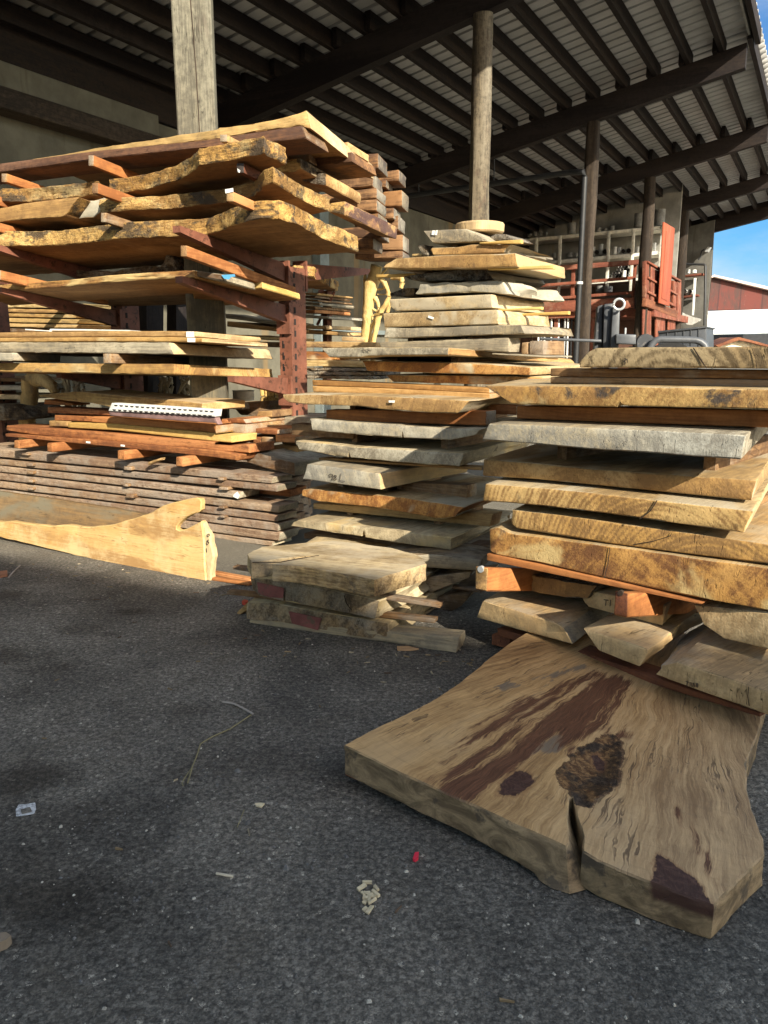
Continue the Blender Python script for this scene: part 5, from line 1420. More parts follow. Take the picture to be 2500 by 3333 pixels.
SK = (-.12, -.12)
m1 = S('wide pale slab with a scalloped front edge and white tag, at the top of the lower tower', '', P('t', 62, 1142, 250, 1140, 800, 1150) + P('e', 500, 1336, 895, 1357), '', P('t', 75, 1180, 130, 1225, 330, 1250) + P('e', 130, 1392, 280, 1412, 450, 1427, 700, 1441, 800, 1443), FM, 0, 1.1, 'tan', skew=SK, wav=.02, rough=.008)
patch('price_tag', m1, P('e', 352, 1354, 393, 1354, 390, 1370, 352, 1368), M_WHITE, .014)
m2 = S('grey slab with a knobby dark left end and a hairline split', '', P('d', 975, 858, 1240, 882, 1659, 905) + P('e', 440, 1524, 700, 1540, 965, 1545), '', P('d', 985, 950, 1270, 976, 1659, 1005) + P('e', 428, 1606, 437, 1560, 445, 1607, 760, 1622, 925, 1590), FM, .05, 1.1, 'silver', skew=SK, wav=.03, rough=.008)
m3 = S('tan grey slab with a cracked middle below the knobby grey one', 'g', (435, 58, 640, 76, 720, 88, 1100, 112, 1340, 124), 'g', (452, 105, 640, 135, 715, 146, 722, 110, 732, 148, 1000, 172, 1320, 196), FM, .04, 1.1, 'grey', skew=SK, wav=.03, rough=.008)
m4 = S('short thick grey slab with handwritten characters on its end', 'g', (503, 182, 700, 206, 884, 234), 'g', (480, 264, 700, 296, 892, 322), FM, -.10, .95, 'silver', ends=('silver', 'cream'), skew=(-.1, .05), wav=.03, rough=.005)
m5 = S('orange brown slab with dark cracks across its rounded end', 'g', (470, 322, 520, 316, 760, 341, 1000, 362, 1342, 416), 'g', (468, 355, 560, 386, 850, 416, 1000, 441, 1225, 480, 1300, 466), FM, -.04, 1.05, 'tan', ends=('monk', 'monk'), skew=SK, wav=.04, rough=.006)
m6 = S('pale cracked slab at the foot of the middle tower', 'g', (440, 487, 620, 502, 790, 524, 1000, 544, 1278, 578), 'g', (408, 518, 600, 548, 790, 574, 800, 535, 812, 580, 1040, 616, 1275, 648), FM, -.16, .9, 'ash', ends=('ash', 'grey'), skew=SK, wav=.05, rough=.012)
spm = wood('beam', 'Y')
for up, lo, sh_ in ((m1, m2, 'scalloped pale slab'), (m2, m3, 'knobby grey slab'), (m3, m4, 'cracked tan grey slab'), (m4, m5, 'handwritten grey slab'), (m5, m6, 'orange brown cracked slab')):
    spacers(up, lo, sh_, spm)
def B_(label, cT, tq, bq, d, depth, kind, fr=FM, **kw):
    return V('beam', 'beam', label, P(cT, *tq), P(cT, *bq), fr, d, depth, [wood(kind, 'X'), wood(kind, 'X'), wood('firend', 'X')], rough=.001, wav=0, bev=.004, group=kw.pop('group', 'beams laid through the middle tower'), **kw)
B_('paired timber end reaching right below the handwritten slab', 'g', (700, 268, 1360, 298), (700, 318, 1360, 372), .22, .12, 'beam')
B_('doubled plank end reaching right below the orange brown slab', 'g', (530, 395, 1500, 453), (530, 425, 1482, 522), .10, .12, 'tan')
B_('doubled timber under the pale cracked slab', 'g', (480, 556, 1500, 622), (480, 585, 1490, 692), .06, .14, 'beam')
B_('thin board under the cracked tan grey slab', 'g', (560, 150, 1440, 203), (560, 160, 1440, 218), .12, .1, 'tan')
B_('dark timber under the scalloped pale slab with a brown lit end', 'e', (-80, 1418, 1000, 1428), (-80, 1490, 1000, 1524), .14, .12, 'fir')
B_('dark timber behind the knobby end of the grey slab', 'd', (826, 898, 1300, 930), (826, 985, 1300, 1015), .18, .12, 'beam')
B_('orange beam end in the sun beside the right pile', 'e', (860, 1378, 1206, 1390), (860, 1440, 1203, 1454), .45, .12, 'fir')
B_('upper long orange beam across the middle tower', 't', (385, 985, 1140, 1020, 2300, 1075), (390, 1045, 1140, 1070, 2300, 1128), .32, .14, 'honey')
B_('lower long orange beam across the middle tower', 't', (385, 1050, 1140, 1074, 2300, 1132), (395, 1112, 1140, 1140, 2300, 1195), .31, .14, 'honey')
m8 = S('pale orange slab with a scalloped grey right end on the long beams', 'e', (320, 1182, 800, 1186, 1380, 1196), 'e', (372, 1230, 1110, 1250, 1160, 1216, 1300, 1235, 1376, 1218), FM, .42, 1.2, 'monk', skew=SK, rough=.005)
m9 = S('striped brown and orange slab above the pale orange one', 'e', (165, 1088, 800, 1101, 1050, 1112, 1300, 1132), 'e', (198, 1155, 700, 1172, 1295, 1186), FM, .36, 1.2, 'monk', skew=SK, rough=.006)
m10 = S('long slab with pencilled letters and a slanted nose at eye height', '', P('t', 480, 640, 1000, 631) + P('e', 260, 998, 500, 997, 750, 998), '', P('t', 572, 740, 900, 736) + P('e', 200, 1052, 500, 1049, 745, 1048), FM, .20, 1.75, 'grey', ends=('grey', 'tan'), tilt=-.045, skew=(-.05, 0), rough=.006, wav=.02)
spacers(m10, m9, 'pencilled eye height slab', spm); spacers(m9, m8, 'striped brown slab', spm)
pal = S('dark grey weathered timber under the upper tower', 'e', (272, 962, 700, 946, 1152, 930), 'e', (290, 998, 600, 1004, 1155, 1030), FM, .50, .14, 'grey', name='timber', cat='timber', ax='X', rough=.004)
for k, (x0, x1, y0, y1) in enumerate(((1238, 1282, 965, 1045), (1290, 1388, 955, 1050))):
    S('weathered support block at the right of the dark timber, %s' % ('narrow one' if k == 0 else 'broad one'), 'e', (x0, y0, x1, y0 - 4), 'e', (x0, y1, x1, y1), FM, .62, .3, 'beam', name='support_block', cat='block', rough=.003)
S('thin board under the weathered support blocks', 'e', (1040, 1035, 1395, 1055), 'e', (1040, 1045, 1395, 1068), FM, .5, .4, 'grey', name='board', cat='board', ax='X')
m12 = S('dark olive grey slab with a rough left end in the upper tower', 'e', (322, 868, 700, 862, 1240, 842), 'e', (308, 935, 700, 925, 1265, 905), FM, .48, .95, 'umber', ends=('grey', 'grey'), rough=.008, skew=SK, wav=.02)
m13 = S('thick tan slab with a white tag and two dark knots', 'e', (302, 767, 700, 754, 1070, 742), 'e', (312, 860, 700, 852, 1087, 842), FM, .48, .95, 'dusty', ends=('dusty', 'cream'), skew=SK, wav=.02)
patch('price_tag', m13, P('e', 615, 782, 652, 794, 648, 808, 612, 796), M_WHITE, .008)
m14 = S('thick pale tan slab with a rounded left corner in the upper tower', 'e', (350, 672, 700, 655, 1036, 638), 'e', (352, 720, 390, 752, 700, 745, 1046, 730), FM, .48, .95, 'dusty', ends=('dusty', 'cream'), skew=SK, wav=.02)
m15 = S('ragged grey white slab with a broken right corner', 'e', (566, 572, 700, 560, 900, 553, 1110, 547), 'e', (520, 640, 700, 632, 900, 622, 1150, 640), FM, .54, .9, 'silver', ends=('silver', 'silver'), skew=SK, rough=.018, wav=.05)
m16 = S('bark edged dark slab in the upper tower', 'e', (445, 512, 560, 500, 700, 482, 920, 455, 985, 452), 'e', (470, 535, 545, 550, 900, 546, 1060, 548), FM, .58, .8, 'bark', ends=('bark', 'grey'), skew=SK, rough=.035, wav=.05, step=.025, fq=16)
m17 = S('long brown plank with a bright cream right end', 'e', (320, 440, 390, 396, 700, 376, 1197, 362), 'e', (303, 458, 480, 466, 1000, 461, 1212, 452), FM, .46, .9, 'tan', ends=('tan', 'cream'), skew=SK, rough=.008)
m18 = S('tan slab with a chipped upper edge below the wedge shaped one', 'e', (632, 322, 800, 318, 900, 303, 1165, 300), 'e', (642, 376, 900, 368, 1110, 360), FM, .62, .8, 'tan', ends=('tan', 'grey'), skew=SK, rough=.012, wav=.03)
m19 = S('wedge shaped grey slab with two white tags near the tower top', 'e', (575, 210, 700, 203, 862, 196, 930, 225, 995, 272), 'e', (640, 292, 760, 288, 900, 284, 995, 278), FM, .66, .6, 'silver', ends=('grey', 'grey'), skew=SK, rough=.008)
patch('price_tag', m19, P('e', 645, 208, 662, 208, 656, 240, 638, 238), M_WHITE, .012); patch('price_tag', m19, P('e', 668, 207, 680, 207, 674, 240, 660, 240), M_WHITE, .012)
S('rough stump piece right of the wedge shaped slab', 'e', (1000, 262, 1060, 232, 1130, 235, 1185, 268), 'e', (1000, 278, 1080, 278, 1185, 275), FM, .9, .3, 'bark', name='offcut', cat='offcut', rough=.02)
S('curled bark scrap left of the chipped tan slab', 'e', (535, 312, 580, 305, 605, 345), 'e', (555, 340, 575, 378, 606, 378), FM, .7, .12, 'bark', name='bark_scrap', cat='bark', rough=.02)
S('small pale offcut beside the curled bark scrap', 'e', (495, 366, 560, 363), 'e', (498, 384, 560, 382), FM, .9, .15, 'pale', name='offcut', cat='offcut')
S('dark jagged slab end left of the ragged grey white slab', 'e', (352, 632, 440, 600, 520, 595), 'e', (356, 650, 440, 656, 520, 648), FM, .66, .5, 'bark', ends=('bark', 'bark'), rough=.02)
# round slice on top
(tc0, zc0) = FM.on_front(P('e', 930, 228)[0], .95)
m = MB(); pts = []; nn = 40
for f_, zz in ((.94, 0), (1, .01), (1, .035), (1, .06), (.95, .07)):
    pts.append([(math.cos(2 * math.pi * k / nn) * .165 * f_ * (1 + .07 * nz(math.cos(6.283 * k / nn) * 2, math.sin(6.283 * k / nn) * 2, zz * 8, 5)), math.sin(2 * math.pi * k / nn) * .165 * f_ * (1 + .09 * nz(math.cos(6.283 * k / nn) * 2, math.sin(6.283 * k / nn) * 2, zz * 8, 9)), zz) for k in range(nn)])
vs = sum(pts, []); fs = [list(range(nn - 1, -1, -1)), [4 * nn + k for k in range(nn)]] + [(r * nn + k, r * nn + (k + 1) % nn, (r + 1) * nn + (k + 1) % nn, (r + 1) * nn + k) for r in range(4) for k in range(nn)]
m.add(vs, fs)
tag(m.build('round_slice', [wood('cream', 'Z')], None, FM.world(tc0, 1.0, zc0), -FM.psi), 'round pale log slice on the very top of the tower', 'log slice')
for up, lo, sh_ in ((m12, m10, 'dark olive slab'), (m13, m12, 'thick tan slab with tag'), (m14, m13, 'rounded corner tan slab'), (m15, m14, 'ragged grey white slab'), (m16, m15, 'bark edged slab'), (m17, m16, 'long brown plank'), (m18, m17, 'chipped tan slab'), (m19, m18, 'wedge shaped slab')):
    spacers(up, lo, sh_, spm, back=.12)
def ST(label, q, bq, d):
    return V('sticker_stick', 'stick', label, P('e', *q), P('e', *bq), FM, d, .035, [wood('straw', 'X')], rough=0, wav=0, bev=.003, group='thin sticks in the upper tower')
ST('yellow stick just below the round slice', (955, 287, 1235, 268), (955, 298, 1235, 295), .60)
ST('yellow stick jutting right below the long brown plank', (1010, 463, 1455, 440), (1010, 474, 1455, 467), .50)
ST('yellow stick jutting far right under the thick tan slab', (1180, 771, 1555, 752), (1180, 784, 1555, 776), .9)
ST('grey brown stick jutting right under the rounded corner tan slab', (1080, 740, 1372, 722), (1080, 752, 1372, 742), .55)
ST('brown stick jutting left toward the yellow roots', (258, 506, 520, 496), (258, 526, 520, 518), .62)
ST('dark stick jutting left above the thick tan slab', (243, 768, 420, 757), (243, 784, 420, 772), .55)
ST('orange sliver under the thick tan slab', (900, 852, 1085, 838), (900, 856, 1085, 846), .52)
m = MB()
m.tube([FM.world(*[(lambda q: (q[0], .9, q[1]))(FM.on_front(p, .9))][0]) for p in P('e', 1285, 885, 1312, 905, 1310, 960, 1296, 1020, 1268, 1062)], .008, 8)
tag(m.build('strap', [plain('cream_strap', (0.66, 0.55, 0.36), .8)]), 'cream fibre strap dangling from the dark olive slab', 'strap')

# ------------------------------------------------------------------ small low pile in front of the tower
c1_ = S('bottom slab of the small pile with a faded red painted panel', 'g', (180, 927, 300, 930, 500, 970, 930, 1042), 'g', (180, 1022, 350, 1038, 600, 1085, 632, 1060, 650, 1095, 932, 1140), FS, .0, 1.0, 'mud', ends=('mud', 'ash'), skew=(-.1, .12), rough=.008, wav=.03)
c2_ = S('middle slab of the small pile with a faded red left end', 'g', (188, 792, 400, 815, 650, 868, 888, 922), 'g', (205, 862, 240, 895, 370, 925, 372, 900, 380, 926, 620, 970, 870, 1020), FS, -.02, 1.0, 'mud', ends=('mud', 'ash'), skew=(-.1, .15), rough=.008, wav=.03)
patch('red_paint', c2_, P('g', 232, 818, 378, 850, 372, 905, 300, 900, 240, 880), M_REDOX, .010)
patch('red_paint', c1_, P('g', 402, 975, 578, 1012, 560, 1078, 420, 1040), M_REDOX, .010)
c3_ = H('live_edge_slab', 'slab', 'top slab of the small pile with a long split and a sunlit bleached face', P('g', 172, 668, 196, 716, 250, 708, 300, 700, 350, 694, 440, 684, 560, 676, 470, 694, 400, 706, 352, 716, 308, 724, 430, 734, 560, 752, 860, 808, 930, 785, 1000, 765, 1140, 722, 1120, 690, 1080, 668, 950, 636, 780, 612, 640, 597, 540, 603, 350, 622, 255, 630),
        FS, (.475, 0, 0), .085, [wood('bleach', 'X'), wood('burr', 'X')], side='top', rough=.006, bev=.003, step=.03, fq=14)
bm_ = S('grey weathered timber under the small pile, end at the right', 'g', (185, 1022, 930, 1085, 1322, 1120), 'g', (185, 1046, 950, 1150, 1305, 1210), FS, -.0, .12, 'grey', name='timber', cat='timber', ax='X', rough=.002)
for (lb, tq, bq, d) in (('long lath through the small pile between top and middle slab', (95, 735, 300, 760, 870, 885, 1222, 938), (95, 752, 300, 785, 870, 910, 1215, 962), .05), ('long lath through the small pile between middle and bottom slab', (62, 870, 250, 885, 870, 985, 1190, 1020), (62, 888, 250, 908, 870, 1010, 1185, 1045), .05)):
    V('lath', 'stick', lb, P('g', *tq), P('g', *bq), FS, d, .05, [wood('beam', 'X')], rough=0, wav=0, bev=.003)
V('lath', 'stick', 'short angled stick poking out left of the bottom slab', P('g', 115, 985, 182, 925), P('g', 118, 1012, 186, 960), FS, .1, .04, [wood('tan', 'X')], rough=0)
for q in ((560, 676, 470, 690, 400, 702, 352, 712, 200, 712),):
    pl_q = [FS.on_plane(p, .4765) for p in P('g', *q)]
    m = MB()
    i_ = INFO[c3_.name]
    for (xa, ya), (xb, yb) in zip(pl_q, pl_q[1:]):
        L_ = math.hypot(xb - xa, yb - ya); nx_, ny_ = -(yb - ya) / L_ * .004, (xb - xa) / L_ * .004
        m.hexa([(x - i_['cx'], y - i_['cy'], z) for z in (.0835, .0865) for x, y in ((xa - nx_, ya - ny_), (xb - nx_, yb - ny_), (xb + nx_, yb + ny_), (xa + nx_, ya + ny_))])
    m.build('crack', M_CRACK, c3_)
# longer slabs of the pile reaching back
for k, (tq, bq, lb) in enumerate((((830, 690, 1180, 668, 1440, 700), (830, 745, 1180, 745, 1430, 760), 'shaded slab reaching right behind the sunlit top slab'), ((880, 850, 1130, 800, 1390, 760), (880, 930, 1090, 905, 1370, 800), 'grey slab behind the middle slab with a lit pale edge'), ((960, 985, 1200, 900, 1385, 880), (980, 1040, 1190, 1030, 1330, 950), 'ragged tan slab behind the bottom slab'))):
    V('live_edge_slab', 'slab', lb, P('g', *tq), P('g', *bq), FS, .55 + .03 * k, .7, [wood('mud', 'X'), wood('mud' if k else 'grey', 'X')], rough=.012)
for (lb, q, bq) in (('thin board jutting right behind the small pile, upper', (1180, 730, 1405, 742), (1180, 740, 1405, 762)), ('thin board jutting right behind the small pile, lower', (1280, 840, 1440, 862), (1280, 858, 1438, 880))):
    V('lath', 'stick', lb, P('g', *q), P('g', *bq), FS, .62, .05, [wood('beam', 'X')], rough=0)

# ------------------------------------------------------------------ right pile
KS = (-.21, -.21)
r1 = S('thick rounded top slab of the right pile with a long dark crack', 'h', (638, 225, 652, 198, 690, 157, 730, 138, 1000, 133, 1659, 130, 1900, 130), 'h', (640, 243, 1000, 244, 1659, 249, 1900, 251), FK, .15, .9, 'arcs', skew=(-.1, 0), rough=.003)
patch('crack', r1, P('h', 1254, 136, 1261, 136, 1296, 190, 1331, 246, 1326, 246, 1289, 195), M_CRACK, .005)
patch('crack', r1, P('h', 1573, 140, 1576, 140, 1597, 200, 1601, 249, 1598, 249, 1594, 200), M_CRACK, .005)
b1 = B_('upper ribbed timber under the rounded top slab', 'h', (484, 247, 1000, 250, 1900, 260), (483, 290, 1000, 296, 1900, 308), .22, .14, 'beam', fr=FK, group='timbers in the right pile')
b2 = B_('lower ribbed timber under the rounded top slab', 'h', (483, 293, 1000, 299, 1900, 311), (482, 330, 1000, 340, 1900, 360), .225, .14, 'beam', fr=FK, group='timbers in the right pile')
r3 = S('golden slab with black knots and a wide split, slanted left end', 'h', (125, 341, 500, 341, 900, 345, 1659, 361, 1900, 366), 'h', (282, 442, 600, 450, 842, 456, 888, 375, 896, 375, 880, 449, 1200, 458, 1659, 471, 1900, 478), FK, .04, 1.3, 'knotty', skew=(-.4, 0), rough=.004)
r4 = B_('dark timber with a sunlit orange right end between two thick slabs', 'h', (300, 452, 1000, 462, 1900, 480), (300, 518, 1000, 545, 1900, 575), .2, .14, 'fir', fr=FK, group='timbers in the right pile')
r5 = S('silver grey thick slab with nail holes', 'h', (150, 545, 400, 553, 700, 568, 1000, 580, 1545, 606), 'h', (113, 632, 400, 655, 700, 684, 1000, 702, 1515, 740), FK, -.05, 1.2, 'silver', skew=KS, rough=.003)
r6 = S('brown slab half shaded under the silver grey slab', 'h', (121, 738, 400, 760, 780, 796, 1595, 852), 'h', (118, 828, 400, 845, 780, 882, 1575, 962), FK, .10, 1.2, 'tan', skew=KS, rough=.003)
r7 = S('honey coloured slab with fine rings and a curved crack', 'h', (132, 870, 400, 890, 700, 918, 1000, 952, 1580, 1018), 'h', (118, 963, 400, 985, 800, 1032, 1100, 1075, 1530, 1136), FK, -.03, 1.2, 'tan', ends=('honeyring', 'cream'), skew=KS, rough=.003)
patch('crack', r7, P('h', 1060, 958, 1065, 960, 1028, 1018, 970, 1062, 964, 1061, 1022, 1016), M_CRACK, .006)
r8 = S('light slab set back to the right with wide growth arcs', 'h', (276, 1010, 500, 1035, 700, 1062, 1000, 1105, 1659, 1196, 1900, 1232), 'h', (272, 1085, 300, 1110, 800, 1192, 1200, 1245, 1659, 1302, 1900, 1338), FK, .0, 1.2, 'honeyring', skew=KS, rough=.003)
patch('crack', r8, P('h', 930, 1196, 1040, 1178, 1130, 1150, 1145, 1130, 1134, 1153, 1043, 1181, 936, 1199), M_CRACK, .005)
r9 = S('thick amber slab with blue grey spots, lowest of the sunlit slabs', 'h', (152, 1115, 200, 1106, 260, 1135, 300, 1142, 800, 1206, 1200, 1262, 1659, 1326, 1900, 1362), 'h', (158, 1235, 200, 1256, 400, 1290, 700, 1360, 1200, 1470, 1659, 1556, 1900, 1602), FK, -.02, 1.2, 'amber', skew=KS, rough=.004)
patch('crack', r9, P('h', 806, 1212, 809, 1213, 799, 1300, 780, 1378, 777, 1377, 795, 1300), M_CRACK, .006)
for up, lo, sh_ in ((r5, r6, 'silver grey slab'), (r6, r7, 'half shaded brown slab'), (r7, r8, 'honey coloured slab'), (r8, r9, 'light slab with growth arcs')):
    spacers(up, lo, sh_, spm, back=.2)
r10 = V('strip', 'board', 'thin bright orange strip under the thick amber slab', P('h', 140, 1247, 400, 1302, 800, 1392, 1310, 1515), P('h', 140, 1284, 400, 1338, 800, 1422, 1300, 1521), FK, -.03, .1, [FIR_X], rough=0, wav=0, bev=.003)
for k, (tq, bq, lb, d, dep) in enumerate((((78, 1316, 147, 1324), (76, 1440, 140, 1452), 'orange square block with a bolt ring at the left under the thin orange strip', -.2, .95), ((832, 1448, 902, 1462), (822, 1578, 900, 1595), 'reddish square block with a dark knot under the middle of the orange strip', -.20, .95))):
    o = V('support_block', 'block', lb, P('h', *tq), P('h', *bq), FK, d, dep, [FIR_Y, wood('tan' if k == 0 else 'red', 'Y'), FIR_Y], rough=.001, wav=0, bev=.006, skew=(.04, .04), tilt=-.22)
    if k == 0:
        m = MB(); m.tube([(-.003, -.006, .105), (-.003, .01, .105)], .016, 16); m.build('bolt_ring', M_GALV, o)
    else:
        m = MB(); m.tube([(-.003, -.004, .10), (-.003, .01, .10)], .012, 12); m.build('knot', M_CRACK, o)
# bottom broken pieces
q1 = S('left broken pale slab at the bottom of the right pile with a sunlit corner', 's', (118, 338, 300, 392, 520, 462, 560, 490), 's', (82, 432, 300, 495, 500, 549, 606, 578), FQ, -.04, .8, 'sawn', ends=('sawn', 'grey'), skew=(-.25, -.3), rough=.004, wav=.02)
q2 = S('middle wedge shaped pale piece between two splits at the bottom of the right pile', 's', (655, 488, 800, 535, 1000, 600), 's', (748, 612, 850, 655, 962, 697), FQ, -.06, .8, 'sawn', ends=('sawn', 'sawn'), skew=(-.15, -.2), rough=.004, wav=.03)
q3 = S('right pale slab with penned characters at the bottom of the right pile', 's', (1095, 690, 1165, 672, 1400, 745, 1640, 826, 1760, 862), 's', (1045, 738, 1300, 832, 1612, 943, 1750, 992), FQ, -.08, .9, 'sawn', ends=('sawn', 'silver'), skew=(-.25, -.2), rough=.004, wav=.03)
q4 = S('pale block with a penned mark behind the reddish square block', 's', (655, 322, 722, 292, 900, 326, 1112, 366), 's', (662, 338, 690, 375, 880, 425, 1088, 477), FQ, .22, .6, 'sawn', skew=(-.3, -.3), rough=.004)
S('shaded bark faced piece behind the left square block', 's', (250, 215, 400, 200, 560, 240, 742, 258), 's', (190, 265, 330, 280, 560, 326, 690, 326), FK, .18, .6, 'bark', ends=('tan', 'bark'), rough=.025, skew=(.1, .1))
S('curved pale piece at the right edge under the amber slab', 's', (1258, 362, 1450, 385, 1659, 402, 1800, 420), 's', (1310, 470, 1420, 545, 1580, 585, 1800, 640), FQ, .16, .6, 'sawn', skew=(-.3, -.3), rough=.006)
patch('crack', q3, P('s', 1560, 800, 1563, 801, 1558, 850, 1566, 905, 1562, 904, 1554, 850), M_CRACK, .010)
patch('crack', c2_, P('g', 700, 888, 704, 889, 716, 930, 742, 968, 738, 967, 711, 931), M_CRACK, .012)
V('beam', 'beam', 'dark red timber under the broken pale slabs', P('s', 195, 488, 700, 636, 1612, 945), P('s', 200, 526, 700, 692, 1615, 970), FQ, .0, .12, [wood('red', 'X')], rough=.001, wav=0, bev=.004)
V('support_block', 'block', 'dark red block on the asphalt under the left end of the dark timber', P('s', 165, 522, 290, 505), P('s', 165, 580, 250, 600), FK, .08, .3, [wood('red', 'Y')], rough=.002)

# handwriting
def H_(par, name, fn, lines, w=.003, proud=.008):
    return strokes(name, par, [P(fn, *l) for l in lines], M_INK, w, proud)
H_(m4, 'pen_marking', 'g', [(640, 240, 628, 236, 618, 242, 622, 252, 634, 250, 640, 240, 638, 262, 632, 270), (660, 246, 650, 243, 645, 250, 655, 256, 660, 264, 650, 270, 642, 264, 655, 256, 660, 246), (684, 234, 676, 272, 704, 276)], .004)
H_(q3, 'pen_marking', 's', [(1222, 772, 1240, 778), (1231, 775, 1228, 800), (1246, 778, 1245, 800), (1253, 780, 1252, 801), (1266, 782, 1259, 786, 1262, 792, 1270, 796, 1267, 804, 1259, 801, 1260, 794, 1268, 789, 1266, 782), (1284, 782, 1277, 786, 1280, 792, 1288, 796, 1285, 804, 1277, 801, 1278, 794, 1286, 789, 1284, 782)], .0025, .010)
H_(q4, 'pen_marking', 's', [(780, 333, 802, 336), (791, 335, 789, 364), (815, 336, 813, 366)], .004, .010)
H_(q4, 'pen_word', 's', [(978, 355, 976, 366, 984, 367), (994, 356, 987, 360, 988, 366, 995, 364, 995, 356, 996, 367), (1001, 357, 1001, 368), (1001, 360, 1007, 358), (1010, 359, 1009, 366, 1014, 368, 1016, 360), (1018, 365, 1023, 363, 1021, 359, 1017, 364, 1021, 369)], .0025, .010)
H_(m10, 'pencil_letters', 't', [(938, 690, 940, 648, 950, 648, 952, 660, 940, 665), (968, 650, 960, 665, 966, 675, 974, 668, 964, 664), (985, 655, 998, 655, 1005, 668, 990, 672), (1010, 655, 1010, 672, 1030, 670)], .003, .010)
H_(r1, 'pen_mark', 'f', [(690, 1075, 700, 1070, 702, 1082, 692, 1090, 700, 1096, 698, 1108, 690, 1110), (706, 1080, 712, 1074, 712, 1100)], .003, .006)
# the standing slab's number on its edge
INFO[te_.name]['d'] = .012
def lean_strokes(name, par, lines, w=.003):
    m = MB()
    i_ = INFO[par.name]
    for pts in lines:
        q = [i_['fr'].on_front(p, .012, .10) for p in P('l', *pts)]
        for (xa, za), (xb, zb) in zip(q, q[1:]):
            dx_, dz_ = xb - xa, zb - za
            L_ = math.hypot(dx_, dz_) or 1
            nx_, nz_ = -dz_ / L_ * w / 2, dx_ / L_ * w / 2
            c = [(xa - nx_, za - nz_), (xb - nx_, zb - nz_), (xb + nx_, zb + nz_), (xa + nx_, za + nz_)]
            m.hexa([(x - i_['tm'], .10 * z - .008, z - i_['zm']) for x, z in c] + [(x - i_['tm'], .10 * z - .004, z - i_['zm']) for x, z in c])
    return m.build(name, M_INK, par)
lean_strokes('pen_number', te_, [(1020, 362, 1030, 356, 1032, 366, 1022, 372, 1020, 362), (1028, 386, 1018, 392, 1030, 400, 1020, 412, 1016, 402, 1028, 386), (1016, 428, 1018, 448)])

